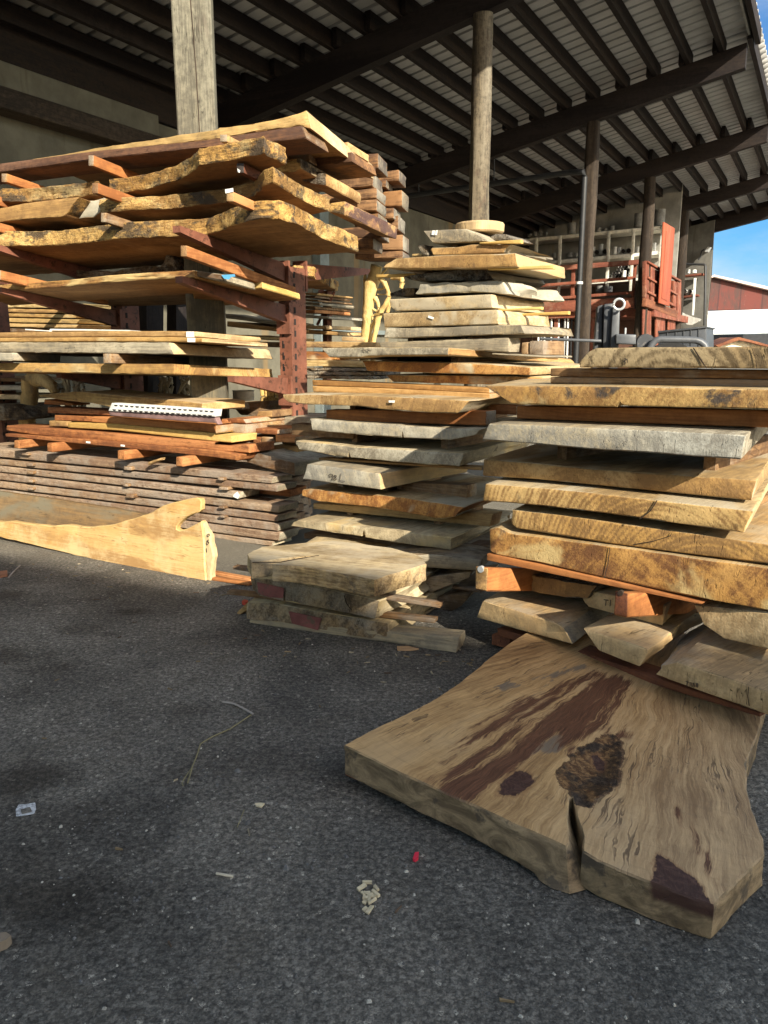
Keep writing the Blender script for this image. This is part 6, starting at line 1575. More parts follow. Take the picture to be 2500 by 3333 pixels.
# ------------------------------------------------------------------ big slab on the asphalt
def hero():
    z0, gx = .168, -.05
    fr = FG
    top = P('u', 25, 444, 180, 520, 330, 592, 500, 664, 700, 756, 880, 836) + P('w', 608, 1405, 598, 1300, 586, 1190, 600, 1060, 625, 1050, 655, 1150, 662, 1195, 690, 1290, 704, 1345, 702, 1468) + \
        P('u', 1000, 888, 1200, 972, 1450, 1062, 1500, 1012, 1560, 950, 1648, 868, 1640, 800, 1600, 700, 1578, 610, 1572, 520, 1600, 450, 1622, 390, 1634, 330, 1660, 230, 1560, 60, 1100, -40, 760, -10, 690, 32, 600, 95, 480, 195, 380, 265, 260, 325, 130, 385)
    raw = [fr.on_plane(p, z0, gx, 0) for p in top]
    fl = [0] * len(raw)
    for k, v in ((5, .045), (6, .075), (7, .07), (8, .05), (4, .015)): fl[k] = v
    area = sum(raw[i][0] * raw[(i + 1) % len(raw)][1] - raw[(i + 1) % len(raw)][0] * raw[i][1] for i in range(len(raw)))
    if area < 0: raw.reverse(); fl.reverse()
    pl = []
    for i in range(len(raw)):
        a, b = raw[i], raw[(i + 1) % len(raw)]
        n = max(1, int(math.dist(a, b) / .02))
        for k in range(n):
            q = k / n
            pl.append((a[0] + (b[0] - a[0]) * q, a[1] + (b[1] - a[1]) * q, fl[i] + (fl[(i + 1) % len(raw)] - fl[i]) * q))
    N = len(pl)
    cx, cy = sum(p[0] for p in pl) / N, sum(p[1] for p in pl) / N
    th = .112
    bm = bmesh.new()
    rows = [0, .05, .2, .4, .6, .8, .95, 1.0]
    ring = []
    for r, f in enumerate(rows):
        cur = []
        for i in range(N):
            x, y, fe = pl[i]
            a, b = pl[i - 1], pl[(i + 1) % N]
            t = Vector((b[0] - a[0], b[1] - a[1])).normalized()
            nn = Vector((t.y, -t.x))
            off = .004 * nz(x * 9, y * 9, f * 2, 3) + .003 * nz(x * 30, y * 30, f * 7, 4) + fe * (1 - f) ** 1.5
            if r in (0, 7): off -= .004
            z = z0 + gx * x - th * (1 - f)
            if fe > 0.03 and f < .5: z -= .02 * (1 - 2 * f)
            cur.append(bm.verts.new((x + nn.x * off - cx, y + nn.y * off - cy, max(z, .004))))
        ring.append(cur)
    for r in range(7):
        for i in range(N):
            j = (i + 1) % N
            bm.faces.new((ring[r][i], ring[r][j], ring[r + 1][j], ring[r + 1][i]))
    bm.faces.new(list(reversed(ring[0])))
    tf = bm.faces.new(ring[-1])
    bm.normal_update()
    # cut the top into a fine net so that the figure of the wood can be stored on it
    fs = [tf]
    def cut(no, lo, hi, st):
        nonlocal fs
        v = lo
        while v < hi:
            es = set(e for f in fs for e in f.edges); vs_ = set(w for f in fs for w in f.verts)
            co = Vector((v, 0, 0)) if no == 0 else Vector((0, v, 0))
            n_ = Vector((1, 0, 0)) if no == 0 else Vector((0, 1, 0))
            res = bmesh.ops.bisect_plane(bm, geom=list(fs) + list(es) + list(vs_), plane_co=co, plane_no=n_, dist=1e-6)
            fs = [g_ for g_ in res['geom'] if isinstance(g_, bmesh.types.BMFace)]
            v += st
    xs_ = [p[0] - cx for p in pl]; ys_ = [p[1] - cy for p in pl]
    cut(0, min(xs_) + .007, max(xs_), .022)
    cut(1, min(ys_) + .007, max(ys_), .022)
    topset = set(v for f in fs for v in f.verts)
    bm.verts.index_update()
    tid = [v.index for v in topset]
    bmesh.ops.triangulate(bm, faces=[f for f in bm.faces if len(f.verts) > 4])
    bm.verts.index_update()
    me = bpy.data.meshes.new('live_edge_slab')
    bm.to_mesh(me); bm.free()
    # figure: signed distances to surveyed shapes
    def loc(c, *v): return [(t - cx, a - cy) for t, a in [fr.on_plane(p, z0, gx, 0) for p in P(c, *v)]]
    streaks = [(loc('u', 440, 625, 560, 545, 700, 470, 820, 370, 960, 262, 1040, 205), .055), (loc('u', 390, 595, 480, 530, 640, 425, 760, 310, 900, 210, 1000, 170), .03), (loc('u', 400, 510, 520, 420, 640, 350, 760, 275), .03),
               (loc('u', 900, 400, 960, 350, 1040, 250, 1085, 200), .05), (loc('u', 860, 380, 940, 300, 1010, 215), .05), (loc('u', 1030, 400, 1075, 300, 1110, 235), .02), (loc('u', 640, 520, 720, 440, 830, 360), .04),
               (loc('u', 480, 640, 560, 580, 650, 530), .040), (loc('u', 885, 440, 880, 395, 905, 480), .015), (loc('u', 1040, 400, 1095, 402), .013), (loc('u', 1300, 700, 1380, 800, 1480, 1010), .003)]
    knots = [loc('u', 605, 640, 625, 590, 680, 545, 740, 550, 755, 580, 735, 620, 690, 640), loc('u', 1230, 858, 1310, 905, 1390, 975, 1450, 1065, 1330, 1040, 1212, 970), loc('w', 760, 720, 830, 685, 880, 760, 870, 830, 800, 800)]
    burl = loc('w', 500, 900, 560, 800, 640, 700, 760, 640, 850, 560, 1000, 570, 1005, 850, 940, 970, 850, 1060, 760, 1130, 640, 1110, 600, 1020, 510, 960)
    greys = [loc('w', 30, 205, 140, 165, 190, 185, 90, 225), loc('w', 330, 150, 450, 90, 700, 20, 760, 50, 500, 140), loc('w', 180, 370, 330, 270, 470, 150, 500, 160, 380, 260, 250, 350), loc('w', 180, 795, 320, 640, 460, 555, 570, 570, 560, 680, 330, 740)]
    def dseg(p, a, b):
        ab = (b[0] - a[0], b[1] - a[1]); L2 = ab[0] ** 2 + ab[1] ** 2 or 1e-9
        t = max(0, min(1, ((p[0] - a[0]) * ab[0] + (p[1] - a[1]) * ab[1]) / L2))
        return math.hypot(p[0] - a[0] - ab[0] * t, p[1] - a[1] - ab[1] * t)
    def sd(p, poly):
        d = min(dseg(p, poly[i], poly[(i + 1) % len(poly)]) for i in range(len(poly)))
        ins = False
        for i in range(len(poly)):
            (x1, y1), (x2, y2) = poly[i], poly[(i + 1) % len(poly)]
            if (y1 > p[1]) != (y2 > p[1]) and p[0] < (x2 - x1) * (p[1] - y1) / (y2 - y1) + x1: ins = not ins
        return -d if ins else d
    nV = len(me.vertices)
    A = {k: [1.0] * nV for k in ('streak', 'knot', 'burl', 'weather')}
    tids = set(tid)
    for v in me.vertices:
        p = (v.co.x, v.co.y)
        s_ = min(min(dseg(p, a, b) for a, b in zip(l_, l_[1:])) - w_ for l_, w_ in streaks)
        A['streak'][v.index] = s_
        A['knot'][v.index] = min(sd(p, q) for q in knots)
        bb = sd(p, burl)
        A['burl'][v.index] = bb
        A['weather'][v.index] = min(sd(p, q) for q in greys)
        if v.index in tids:
            if bb < 0.01: v.co.z += -min(.02, max(0, .004 - bb) * .25) + .008 * nz(p[0] * 38, p[1] * 38, 1, 2)
            else: v.co.z += .0015 * nz(p[0] * 7, p[1] * 7, 0, 6)
    for k, vals in A.items():
        at = me.attributes.new(k, 'FLOAT', 'POINT')
        at.data.foreach_set('value', vals)
    # material
    t = NT('big_slab_wood')
    tc, pv_, rnd = t.coords(False)
    def att(nm): 
        o_ = t.n('ShaderNodeAttribute', attribute_name=nm); return o_.outputs['Fac']
    warp = t.noise(tc, 3.5, 4, .55, 0, True)
    wv = t.vm('ADD', tc, t.vm('MULTIPLY', warp, (.09, .05, .1)))
    # the grain fans in towards a point beyond the far edge
    s3 = t.n('ShaderNodeSeparateXYZ'); t.set(s3.inputs[0], wv)
    px_ = t.m('SUBTRACT', s3.outputs[0], .56 - cx); py_ = t.m('SUBTRACT', 2.3 - cy, s3.outputs[1])
    uu = t.m('MULTIPLY', t.m('ARCTAN2', px_, py_), 2.0)
    vv = t.m('SQRT', t.m('ADD', t.m('MULTIPLY', px_, px_), t.m('MULTIPLY', py_, py_)))
    cg = t.n('ShaderNodeCombineXYZ'); t.set(cg.inputs[0], uu); t.set(cg.inputs[1], vv); t.set(cg.inputs[2], s3.outputs[2])
    gv = cg.outputs[0]
    fib = t.noise(t.vm('MULTIPLY', gv, (1, .035, .4)), 170, 4, .72)
    mid = t.noise(t.vm('MULTIPLY', gv, (1, .07, .6)), 40, 5, .68)
    big = t.noise(t.vm('MULTIPLY', gv, (1, .35, 1)), 3.2, 4, .6)
    v = t.m('MULTIPLY_ADD', fib, .35, t.m('MULTIPLY_ADD', mid, .45, t.m('MULTIPLY', big, .5)))
    col = t.mix(t.ramp(v, .45, .85), (.20, .108, .045), (.63, .40, .175))
    col = t.mix(t.m('MULTIPLY', t.ramp(big, .5, .68), .55), col, (.40, .275, .15))
    sx = t.n('ShaderNodeSeparateXYZ'); t.set(sx.inputs[0], tc)
    gr = t.m('MULTIPLY', t.ramp(t.m('MULTIPLY_ADD', mid, .5, sx.outputs[0]), .2, .75), .32)
    col = t.mix(gr, col, t.mix(t.ramp(v, .45, .85), (.19, .145, .10), (.45, .365, .265)))
    ln = t.m('ABSOLUTE', t.m('SUBTRACT', t.noise(t.vm('MULTIPLY', gv, (1, .055, .5)), 15, 3, .6), .5))
    lnm = t.m('MULTIPLY', t.m('SUBTRACT', 1.0, t.ramp(ln, .003, .014)), t.ramp(t.noise(gv, 4, 4, .6), .46, .62))
    col = t.mix(t.m('MULTIPLY', lnm, .7), col, (.055, .034, .024))
    sn = t.m('MULTIPLY', t.m('SUBTRACT', t.noise(t.vm('MULTIPLY', gv, (1, .07, .5)), 24, 5, .7), .5), .22)
    sn2 = t.m('MULTIPLY', t.m('SUBTRACT', t.noise(tc, 14, 4, .65), .5), .03)
    w_ = t.m('ADD', att('weather'), t.m('ADD', t.m('MULTIPLY', sn, .6), sn2))
    col = t.mix(t.m('MULTIPLY', t.m('SUBTRACT', 1.0, t.ramp(w_, -.012, .006)), .8), col, (.13, .115, .095))
    s_ = t.m('ADD', att('streak'), sn)
    red = t.mix(t.ramp(fib, .35, .65), (.06, .024, .014), (.14, .058, .032))
    edge = t.m('SUBTRACT', 1.0, t.ramp(s_, .0, .02))
    col = t.mix(t.m('MULTIPLY', edge, .45), col, (.19, .095, .045))
    s2_ = t.m('MULTIPLY_ADD', t.m('SUBTRACT', fib, .5), .055, s_)
    col = t.mix(t.m('MULTIPLY', t.m('SUBTRACT', 1.0, t.ramp(s2_, -.016, .008)), .93), col, red)
    b_ = t.m('ADD', att('burl'), t.m('MULTIPLY', sn2, 2.6))
    bn = t.noise(tc, 55, 5, .75, .6)
    bcol = t.cramp(bn, [(.32, (.015, .010, .007)), (.50, (.055, .032, .017)), (.63, (.15, .085, .035)), (.76, (.38, .29, .17))])
    bn2 = t.noise(tc, 9, 4, .6)
    bcol = t.mix(t.m('MULTIPLY', t.ramp(bn2, .45, .55), .8), bcol, t.mix(t.ramp(bn, .4, .7), (.014, .010, .008), (.075, .058, .045)))
    bcol = t.mix(t.m('MULTIPLY', t.ramp(t.noise(tc, 7, 3, .6), .55, .62), .7), bcol, t.mix(t.ramp(bn, .4, .65), (.10, .045, .018), (.34, .19, .075)))
    col = t.mix(t.m('SUBTRACT', 1.0, t.ramp(b_, -.006, .004)), col, bcol)
    rim = t.m('MULTIPLY', t.m('SUBTRACT', 1.0, t.ramp(t.m('ABSOLUTE', b_), .0015, .005)), .7)
    col = t.mix(rim, col, (.045, .018, .012))
    k_ = t.m('MULTIPLY_ADD', t.m('SUBTRACT', fib, .5), .02, t.m('MULTIPLY_ADD', sn2, 1.5, att('knot')))
    kc = t.mix(t.ramp(t.noise(tc, 30, 4, .6, 1.5), .4, .7), (.042, .019, .015), (.088, .045, .034))
    col = t.mix(t.m('MULTIPLY', t.m('SUBTRACT', 1.0, t.ramp(k_, 0, .012)), .5), col, (.21, .10, .045))
    col = t.mix(t.m('SUBTRACT', 1.0, t.ramp(k_, -.004, .001)), col, kc)
    sw = t.noise(t.vm('MULTIPLY', gv, (.06, 1, 1)), 75, 3, .6)              # faint cross-cut saw marks
    col = t.mix(t.m('MULTIPLY', t.ramp(sw, .52, .72), .16), col, (.10, .075, .05))
    # sides: duller and greyer
    geo = t.n('ShaderNodeNewGeometry')
    sz = t.n('ShaderNodeSeparateXYZ'); t.set(sz.inputs[0], geo.outputs['True Normal'])
    side = t.m('SUBTRACT', 1.0, t.ramp(sz.outputs[2], .5, .8))
    sv = t.noise(t.vm('MULTIPLY', tc, (1, 1, 2.0)), 8, 6, .7, 1.0)
    sc_ = t.mix(t.ramp(sv, .35, .7), (.13, .09, .05), (.38, .27, .15))
    sc_ = t.mix(t.m('MULTIPLY', t.ramp(t.noise(tc, 6, 5, .7), .54, .62), .75), sc_, (.06, .048, .038))
    sc_ = t.mix(t.m('MULTIPLY', t.m('MULTIPLY', t.m('SUBTRACT', 1.0, t.ramp(t.m('ADD', att('knot'), t.m('MULTIPLY', sn2, .5)), .0, .008)), .9), t.ramp(sx.outputs[2], .055, .075)), sc_, (.055, .022, .018))
    col = t.mix(side, col, sc_)
    h = t.m('MULTIPLY_ADD', fib, .5, t.m('MULTIPLY', mid, .5))
    h = t.m('SUBTRACT', h, t.m('MULTIPLY', lnm, .7))
    h = t.m('MULTIPLY_ADD', t.m('MULTIPLY', t.m('SUBTRACT', 1.0, t.ramp(b_, -.006, .004)), bn), 2.0, h)
    t.bump(h, .5, .006)
    mat = t.fin(col, t.m('MULTIPLY_ADD', fib, .25, .5), .3)
    o = link('live_edge_slab', me, [mat], None, fr.world(cx, cy, 0), -fr.psi, 32)
    tag(o, 'big figured slab lying flat on the asphalt with a dark burl and a split', 'slab')
    return o


big = hero()
V('beam', 'beam', 'dark thin bearer under the left edge of the big slab on the asphalt', P('u', 27, 546, 200, 620, 440, 735), P('u', 27, 574, 200, 650, 440, 745), FG, .015, .5, [wood('red', 'X')], rough=.001, wav=0, bev=.003)

# ------------------------------------------------------------------ roots and stock in the back of the shed
def px_tube(m, fr, d, pts, rads, c, seed, mi=0):
    k = CROP[c][2] / 1659.0
    out, rr = [], []
    for i in range(len(pts) // 2):
        p = P(c, pts[2 * i], pts[2 * i + 1])[0]
        t_, z_ = fr.on_front(p, d)
        out.append(fr.world(t_, d + .02 * nz(i * .7, seed, 0), max(z_, 0.0)))
        dist_ = (out[-1] - Vector((0, 0, CAM_H))).length
        rr.append(rads[i] * k / FPX * dist_)
    # densify
    o2, r2 = [], []
    for i in range(len(out) - 1):
        for q in range(4):
            f = q / 4
            o2.append(out[i].lerp(out[i + 1], f)); r2.append(rr[i] + (rr[i + 1] - rr[i]) * f)
    o2.append(out[-1]); r2.append(rr[-1])
    m.tube(o2, r2, 12, seed=seed, mi=mi)
W_DR = wood('drift', 'Z')
m = MB()
px_tube(m, FR, 2.3, (530, 270, 490, 400, 450, 560, 410, 800, 385, 1000, 370, 1300, 360, 1700), (72, 84, 88, 76, 64, 58, 62), 'n', 1)
px_tube(m, FR, 2.3, (375, 390, 362, 470, 365, 590, 375, 680), (16, 20, 18, 12), 'n', 2)
px_tube(m, FR, 2.25, (560, 440, 620, 490, 670, 580, 695, 690, 650, 790, 590, 870, 540, 980, 520, 1100, 480, 1300, 470, 1700), (26, 32, 30, 27, 32, 34, 36, 36, 32, 34), 'n', 3)
px_tube(m, FR, 2.3, (500, 700, 540, 770, 560, 860, 530, 950, 480, 1060, 440, 1160, 430, 1300), (34, 24, 22, 22, 24, 20, 18), 'n', 4)
px_tube(m, FR, 2.3, (520, 590, 580, 585, 640, 565, 680, 548), (12, 12, 11, 9), 'n', 5)
px_tube(m, FR, 2.3, (535, 655, 590, 658, 650, 657), (7, 7, 7), 'n', 6)
px_tube(m, FR, 2.3, (590, 380, 640, 330, 665, 290), (16, 13, 10), 'n', 7)
px_tube(m, FR, 2.3, (690, 720, 690, 800, 670, 900), (26, 26, 26), 'n', 8)
px_tube(m, FR, 2.3, (440, 830, 500, 870, 560, 900, 460, 950, 470, 1000), (14, 14, 14, 12, 10), 'n', 9)
px_tube(m, FR, 2.3, (720, 445, 800, 430, 860, 440, 870, 500, 850, 570), (18, 26, 34, 32, 26), 'n', 10)
tag(m.build('root_sculpture', [W_DR], sharp=70), 'bleached yellow root sculpture with looping branches before the concrete wall', 'driftwood')
m = MB()
px_tube(m, FR, 1.2, (230, 560, 225, 700, 215, 830, 215, 1400), (60, 55, 50, 52), 'c', 11)
px_tube(m, FR, 1.2, (240, 560, 330, 560, 400, 600, 420, 660), (50, 45, 36, 26), 'c', 12)
tag(m.build('root_stump', [wood('pale', 'Z')], sharp=70), 'pale upright stump with a shaded side at the left under the rack', 'stump')
for k, (x, w_, md, lb) in enumerate(((480, 60, 'driftgrey', 'leftmost grey root bundle in the shade under the rack'), (600, 50, 'driftgrey', 'second grey root bundle, with branching arms'), (1270, 55, 'driftgrey', 'grey root bundle of thin stems behind the post'), (1420, 60, 'driftgrey', 'rightmost grey root bundle with knotted loops'))):
    m = MB()
    rnd_ = random.Random(k)
    for q in range(7):
        xa = x + rnd_.uniform(-w_, w_); xb = x + rnd_.uniform(-w_, w_)
        px_tube(m, FR, 1.7 + .1 * rnd_.random(), (xa, 540, (xa + xb) / 2 + rnd_.uniform(-30, 30), 610, xb, 690, xb + rnd_.uniform(-20, 20), 780), [rnd_.uniform(6, 16) for _ in range(4)], 'c', 20 + k * 9 + q)
    tag(m.build('root_bundle', [wood(md, 'Z')], sharp=70), lb, 'driftwood')
m = MB()
for q in range(5):
    x = 600 + q * 28
    px_tube(m, FR, 1.5, (x, 625, x + 10, 700, x + 4 * (q % 3), 830), (16, 20, 15), 'd', 70 + q)
tag(m.build('root_bundle', [W_DR], sharp=70), 'sunlit yellow ribbed root beside the rack column', 'driftwood')
can('basin', 'bowl', 'round clay basin in the shade behind the shed post', 'd', 405, 720, 130, 75, FR, 2.1, plain('clay_bowl', (0.38, 0.30, 0.21), .8))
m = MB()
px_tube(m, FR, 3.2, (505, 1405, 520, 1500), (40, 38), 'a', 41)
px_tube(m, FR, 3.2, (560, 1410, 640, 1415, 655, 1470, 640, 1520), (22, 20, 18, 16), 'a', 42)
px_tube(m, FR, 3.2, (575, 1440, 565, 1480, 600, 1510), (12, 12, 12), 'a', 43)
tag(m.build('root_bundle', [wood('driftgrey', 'Z')], sharp=70), 'pierced grey root seen through the rack beside the far lumber', 'driftwood')

# stock piles against the wall behind
def BG(label, c, tq, bq, d, depth, kind, **kw):
    return V('stacked_board', 'board', label, P(c, *tq), P(c, *bq), FR, d, depth, [wood(kind, 'X')], group='boards stacked against the wall behind the rack', rough=.008, **kw)
for k, (y0, y1, e, kd) in enumerate(((1352, 1382, 500, 'pale'), (1390, 1412, 480, 'tan'), (1418, 1440, 475, 'mango'), (1446, 1472, 478, 'pale'), (1478, 1500, 470, 'tan'), (1508, 1530, 480, 'beam'))):
    BG(['top', 'second', 'third', 'fourth', 'fifth', 'lowest'][k] + ' board of the far left stack seen under the second arms', 'a', (-300, y0 - 8, 0, y0, e, y0 + 10), (-300, y1 - 8, 0, y1, e - 20, y1 + 8), 2.6, .8, kd)
BG('lowest shaded board of the far left lumber below the eye height slabs', 'c', (-200, 540, 170, 550), (-200, 570, 175, 575), 1.3, .6, 'beam')
BG('white crusted board in the far left lumber below the eye height slabs', 'c', (-200, 600, 180, 605), (-200, 640, 180, 640), 1.25, .6, 'silver')
BG('cream broken board in the far left lumber beside the stump', 'c', (-200, 672, 180, 680), (-200, 710, 185, 712), 1.2, .6, 'cream')
BG('gnarled root slab at the far left beside the stump foot', 'c', (-200, 755, 100, 750, 180, 790), (-200, 880, 180, 870, 250, 850), 1.0, .5, 'bark')
BG('grey board seen between shed post and rack column', 'd', (318, 48, 742, 118), (318, 85, 742, 142), 2.2, .6, 'grey')
BG('tan board with a white tag seen between shed post and rack column', 'd', (330, 108, 742, 165), (330, 150, 742, 190), 2.1, .6, 'tan')
BG('yellow bottomed board seen between shed post and rack column', 'd', (380, 210, 742, 240), (380, 240, 742, 258), 2.0, .6, 'pale')
BG('dark board lowest in the gap between shed post and rack column', 'd', (330, 262, 742, 270), (330, 300, 742, 310), 1.9, .6, 'beam')
for k, (tq, bq, kd, lb) in enumerate((((285, 40, 445, 45), (285, 62, 440, 68), 'tan', 'uppermost small board'), ((285, 72, 420, 76), (285, 95, 415, 98), 'beam', 'second small dark board'), ((285, 110, 445, 118), (285, 128, 445, 140), 'beam', 'third small board'), ((285, 142, 465, 152), (285, 165, 462, 180), 'grey', 'fourth small grey board'),
                                     ((285, 182, 425, 188), (285, 215, 420, 220), 'beam', 'fifth small board'), ((285, 228, 420, 225), (285, 262, 418, 262), 'fir', 'orange edged small board'), ((285, 280, 560, 296), (285, 312, 565, 324), 'silver', 'white frosted board'),
                                     ((285, 395, 545, 398), (285, 430, 545, 438), 'cream', 'lit cream board'), ((285, 440, 655, 468), (285, 485, 672, 502), 'tan', 'long pointed tan board'))):
    BG(lb + ' right of the rack column in the wall stack', 't', tq, bq, 2.6, .7, kd)
BG('long tan plank running right from behind the rack column', 't', (270, 568, 700, 572, 1078, 578), (270, 632, 700, 636, 1078, 638), 1.75, .5, 'tan')
BG('small speckled block lying on the long tan plank', 't', (705, 515, 832, 518), (705, 562, 830, 568), 1.8, .2, 'cream')
BG('brown plank in shade below the long tan plank', 't', (280, 675, 560, 690), (280, 768, 580, 772), 1.7, .5, 'monk')
BG('pale topped bark board beside the rack column', 't', (285, 772, 610, 775, 950, 790), (285, 838, 620, 842, 960, 850), 1.6, .5, 'pale')
for k, (y0, y1) in enumerate(((852, 885), (890, 930), (935, 972))):
    V('bark_board', 'board', ['upper', 'middle', 'lower'][k] + ' bark faced board beside the rack column', P('t', 285, y0, 620, y0 + 4, 1050, y0 + 12), P('t', 285, y1, 620, y1 + 2, 1050, y1 + 8), FR, 1.55, .5, [wood('bark', 'X')], rough=.02, step=.03, fq=16)
# a rack upright and brace behind
m = MB()
for (a, b) in (((470, 20, 560, 200)), ((620, 40, 440, 390))) if False else ():
    pass
m = MB()
def pt_(c, x, y, fr, d):
    t_, z_ = fr.on_front(P(c, x, y)[0], d); return fr.world(t_, d, z_)
m.tube([pt_('t', 475, 20, FR, 2.9), pt_('t', 565, 230, FR, 2.9)], .04, 4)
m.tube([pt_('t', 625, 30, FR, 2.9), pt_('t', 440, 390, FR, 2.9)], .018, 4)
m.tube([pt_('t', 552, 20, FR, 2.95), pt_('t', 545, 1200, FR, 2.95)], .05, 4)
tag(m.build('wall_rack', [M_STEEL]), 'thin red braced rack frame before the concrete wall', 'rack')
V('timber_post', 'post', 'dark square timber seen through the rack between the far boards', P('a', 1000, 1355, 1058, 1355), P('a', 995, 2300, 1058, 2300), FR, 2.4, .2, [W_DB['Z']], rough=.002)

# ------------------------------------------------------------------ litter on the asphalt
def gp(c, x, y, z=.004):
    r = ray(P(c, x, y)[0]); k = (z - CAM_H) / r.z
    return Vector((0, 0, CAM_H)) + r * k
def lit_tube(name, label, cat, c, pts, rad, mat):
    m = MB(); m.tube([gp(c, pts[i], pts[i + 1], rad + .003 + (.004 if (i // 2) % 2 else 0)) for i in range(0, len(pts), 2)], rad, 6)
    return tag(m.build(name, [mat]), label, cat)
lit_tube('twig', 'bleached crooked twig on the bare asphalt left of the big slab', 'twig', 'l', (1092, 1183, 1150, 1192, 1190, 1212, 1242, 1242), .0045, plain('twig_grey', (0.34, 0.30, 0.26), .9))
lit_tube('grass_stalk', 'bent yellow grass stalk with a split foot on the asphalt', 'grass stalk', 'l', (1235, 1245, 1130, 1315, 1040, 1355, 985, 1388, 965, 1450, 945, 1500, 922, 1580), .0028, plain('dry_grass', (0.25, 0.215, 0.115), .9))
lit_tube('grass_stalk', 'thin second foot of the bent grass stalk ending in a pale tip', 'grass stalk', 'l', (945, 1500, 905, 1560, 893, 1582, 900, 1595), .002, plain('dry_grass', (0.25, 0.215, 0.115), .9))
lit_tube('twig', 'pale curved twig at the left edge near the leaning slab', 'twig', 'l', (42, 572, 60, 550, 100, 512), .005, plain('twig_grey', (0.34, 0.30, 0.26), .9))
lit_tube('twig', 'short pale sliver near the middle of the bare asphalt', 'twig', 'm', (935, 455, 980, 463, 1008, 468), .004, plain('twig_pale', (0.55, 0.48, 0.36), .9))
lit_tube('twig', 'thin straight straw beside the big slab on the asphalt', 'twig', 'm', (1025, 255, 1055, 180), .0015, plain('dry_grass', (0.25, 0.215, 0.115), .9))
def flake(name, label, cat, c, pts, mat, h=.006, group=None):
    ps = [gp(c, pts[i], pts[i + 1]) for i in range(0, len(pts), 2)]
    n = len(ps); m = MB()
    m.add([(p.x, p.y, .003) for p in ps] + [(p.x, p.y, h + .004 * nz(p.x * 60, p.y * 60, 0, 3)) for p in ps], [list(range(n - 1, -1, -1)), list(range(n, 2 * n))] + [(k, (k + 1) % n, n + (k + 1) % n, n + k) for k in range(n)])
    return tag(m.build(name, [mat]), label, cat, group)
def papermat():
    t = NT('torn_printed_paper')
    tc, p, rnd = t.coords()
    q = t.noise(p, 70, 4, .7)
    return t.fin(t.mix(t.ramp(q, .45, .6), (.60, .61, .62), (.26, .26, .26)), .6)
pp = flake('paper_wrapper', 'square crumpled white wrapper on the dark asphalt at the left', 'wrapper', 'm', (68, 180, 80, 158, 110, 155, 152, 148, 156, 175, 148, 196, 110, 204, 70, 208), papermat(), .004)
ps_ = [gp('m', x, y, .0085) for x, y in ((88, 178), (130, 168), (138, 185), (95, 196))]
m = MB(); m.add([tuple(p) for p in ps_] + [(p.x, p.y, .007) for p in ps_], [(0, 1, 2, 3), (7, 6, 5, 4), (0, 4, 5, 1), (1, 5, 6, 2), (2, 6, 7, 3), (3, 7, 4, 0)])
inpar(m.build('wrapper_centre', [plain('wrapper_dirt', (.16, .145, .12), .9, var=.5, scale=50)]), pp)
flake('red_scrap', 'small bright red scrap near the middle of the asphalt', 'scrap', 'k', (380, 832, 388, 808, 402, 806, 400, 828, 388, 836), plain('bright_red', (.62, .03, .06), .6), .012)
flake('plastic_disc', 'flat red plastic disc beside the left end of the small pile', 'disc', 'g', (145, 935, 158, 926, 178, 930, 180, 940, 165, 946, 148, 943), plain('bright_red2', (.55, .06, .03), .6), .02)
cm = plain('wood_chip', (.62, .52, .34), .8, var=.3, scale=30)
rnd_ = random.Random(5)
k = 0
for (cx_, cy_, nn_, sp_x, sp_y) in ((215, 955, 16, 34, 46),):
    for q in range(nn_):
        x, y = cx_ + rnd_.gauss(0, sp_x * .45), cy_ + rnd_.gauss(0, sp_y * .5)
        a = rnd_.uniform(0, 3.14); L_, w_ = rnd_.uniform(9, 20), rnd_.uniform(4, 9)
        pts = []
        for (u, v_) in ((-1, -.6), (1, -1), (1, .7), (-.8, 1)):
            pts += [x + u * L_ * math.cos(a) - v_ * w_ * math.sin(a), y + (u * L_ * math.sin(a) + v_ * w_ * math.cos(a)) * .8]
        flake('wood_chip', 'pale wood chip in the little heap of chips on the asphalt', 'wood chip', 'k', pts, cm, .006 + .005 * rnd_.random(), 'heap of pale wood chips')
flake('wood_chip', 'single pale chip above the heap, left of the big slab', 'wood chip', 'm', (1100, 155, 1125, 152, 1143, 158, 1130, 170, 1108, 166), cm, .008)
flake('wood_chip', 'tan chip lying under the grey timber of the small pile', 'wood chip', 'g', (982, 1172, 1040, 1172, 1100, 1185, 1050, 1192, 985, 1190), plain('chip_tan', (.40, .25, .13), .8), .012)
flake('stone', 'tan pebble at the lower left edge of the asphalt', 'stone', 'm', (0, 750, 30, 745, 52, 758, 30, 780, 0, 792), plain('pebble_tan', (.22, .17, .12), .9), .03)
flake('brick_scrap', 'small terracotta scrap at the far left on the asphalt', 'scrap', 'l', (0, 552, 36, 548, 38, 568, 0, 574), plain('terracotta', (.34, .15, .08), .9), .02)
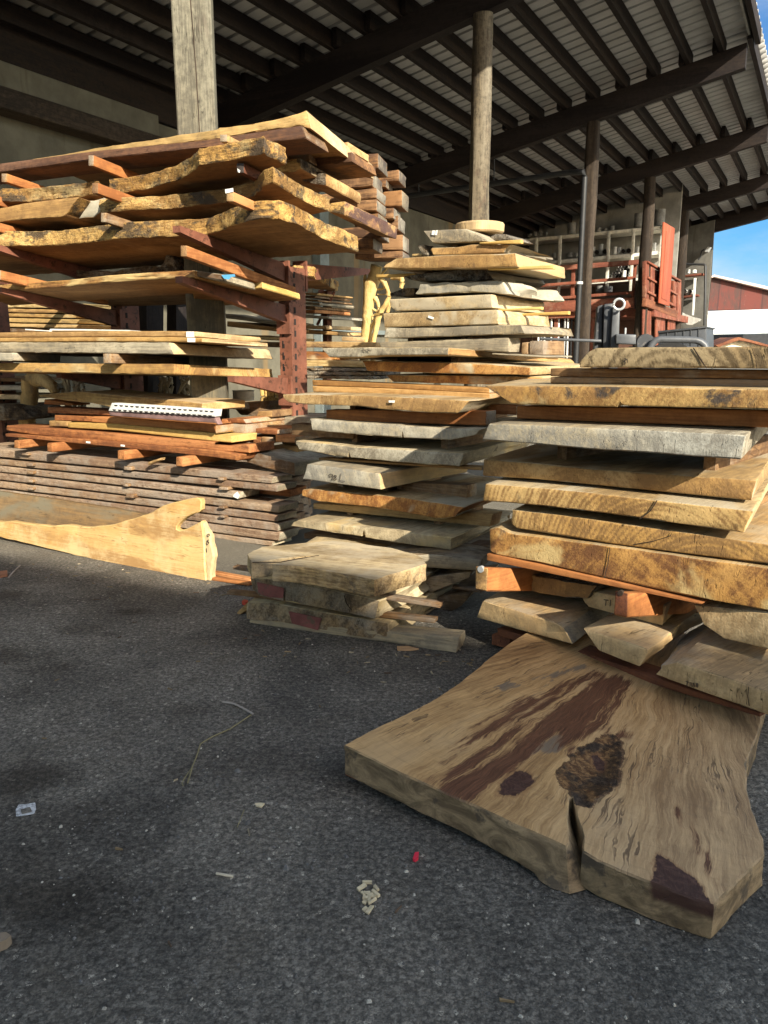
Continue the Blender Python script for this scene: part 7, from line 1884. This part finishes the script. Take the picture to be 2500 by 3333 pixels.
# loose grit
m = MB()
rnd_ = random.Random(23)
sm_ = MB()
for q in range(150):
    # splinters and bark crumbs, thickest along the feet of the piles
    if rnd_.random() < .62:
        f_ = rnd_.random()
        bx_, by_ = ((-2.6 + 1.9 * f_, 5.55 - .7 * f_) if rnd_.random() < .4 else (-.75 + 1.2 * f_, 4.05 - .45 * f_) if rnd_.random() < .6 else (.2 + .6 * f_, 3.9 - .4 * f_))
        x, y = bx_ + rnd_.gauss(0, .12), by_ - abs(rnd_.gauss(0, .22))
    else:
        x, y = rnd_.uniform(-1.9, 1.6), rnd_.uniform(1.3, 4.6)
    a = rnd_.uniform(0, 3.14); L_, w_ = rnd_.uniform(.004, .018), rnd_.uniform(.001, .003)
    ca, sa = math.cos(a), math.sin(a)
    c_ = [(x + u * L_ * ca - v_ * w_ * sa, y + u * L_ * sa + v_ * w_ * ca) for u, v_ in ((-1, -.6), (1, -1), (.9, .8), (-1, .5))]
    z_ = rnd_.uniform(.002, .006)
    sm_.hexa([(px, py, .001) for px, py in c_] + [(px, py, z_ + .003 * (i % 2)) for i, (px, py) in enumerate(c_)], rnd_.choice((0, 0, 1, 2)))
tag(sm_.build('wood_splinters', [plain('splinter_tan', (.22, .16, .09), .9), plain('splinter_pale', (.36, .30, .20), .9), plain('splinter_dark', (.09, .06, .04), .9)], sharp=20), 'wood splinters and bark crumbs strewn on the asphalt', 'splinters', kind='stuff')
rnd_ = random.Random(11)
for q in range(2600):
    if q % 3:
        x, y = rnd_.uniform(-2.2, 2.2), rnd_.uniform(1.3, 5.0)
    else:
        x, y = rnd_.uniform(-1.2, 1.2), rnd_.uniform(1.2, 2.8)
    r_ = rnd_.choice((.0015, .002, .002, .003, .004)) * rnd_.uniform(.7, 1.3)
    if q % 90 == 0: r_ *= 2.2
    a = rnd_.uniform(0, 6.28)
    mi = 0 if rnd_.random() < .72 else 1
    ca, sa = math.cos(a), math.sin(a)
    k1, k2, h_ = rnd_.uniform(.7, 1.4), rnd_.uniform(.6, 1.1), rnd_.uniform(.5, .9)
    vs = [(x + r_ * (u * k1 * ca - v_ * k2 * sa), y + r_ * (u * k1 * sa + v_ * k2 * ca), z_) for (u, v_, z_) in ((-1, -.7, 0), (.8, -1, 0), (1, .8, 0), (-.9, 1, 0), (-.5, -.3, r_ * h_ * 1.3), (.5, -.4, r_ * h_ * 1.5), (.5, .5, r_ * h_), (-.4, .5, r_ * h_ * 1.2))]
    m.hexa(vs, mi)
tag(m.build('loose_grit', [plain('grit_grey', (.13, .125, .12), .9), plain('grit_pale', (.42, .39, .33), .9)], sharp=20), 'fine loose grit scattered over the asphalt', 'grit', kind='stuff')
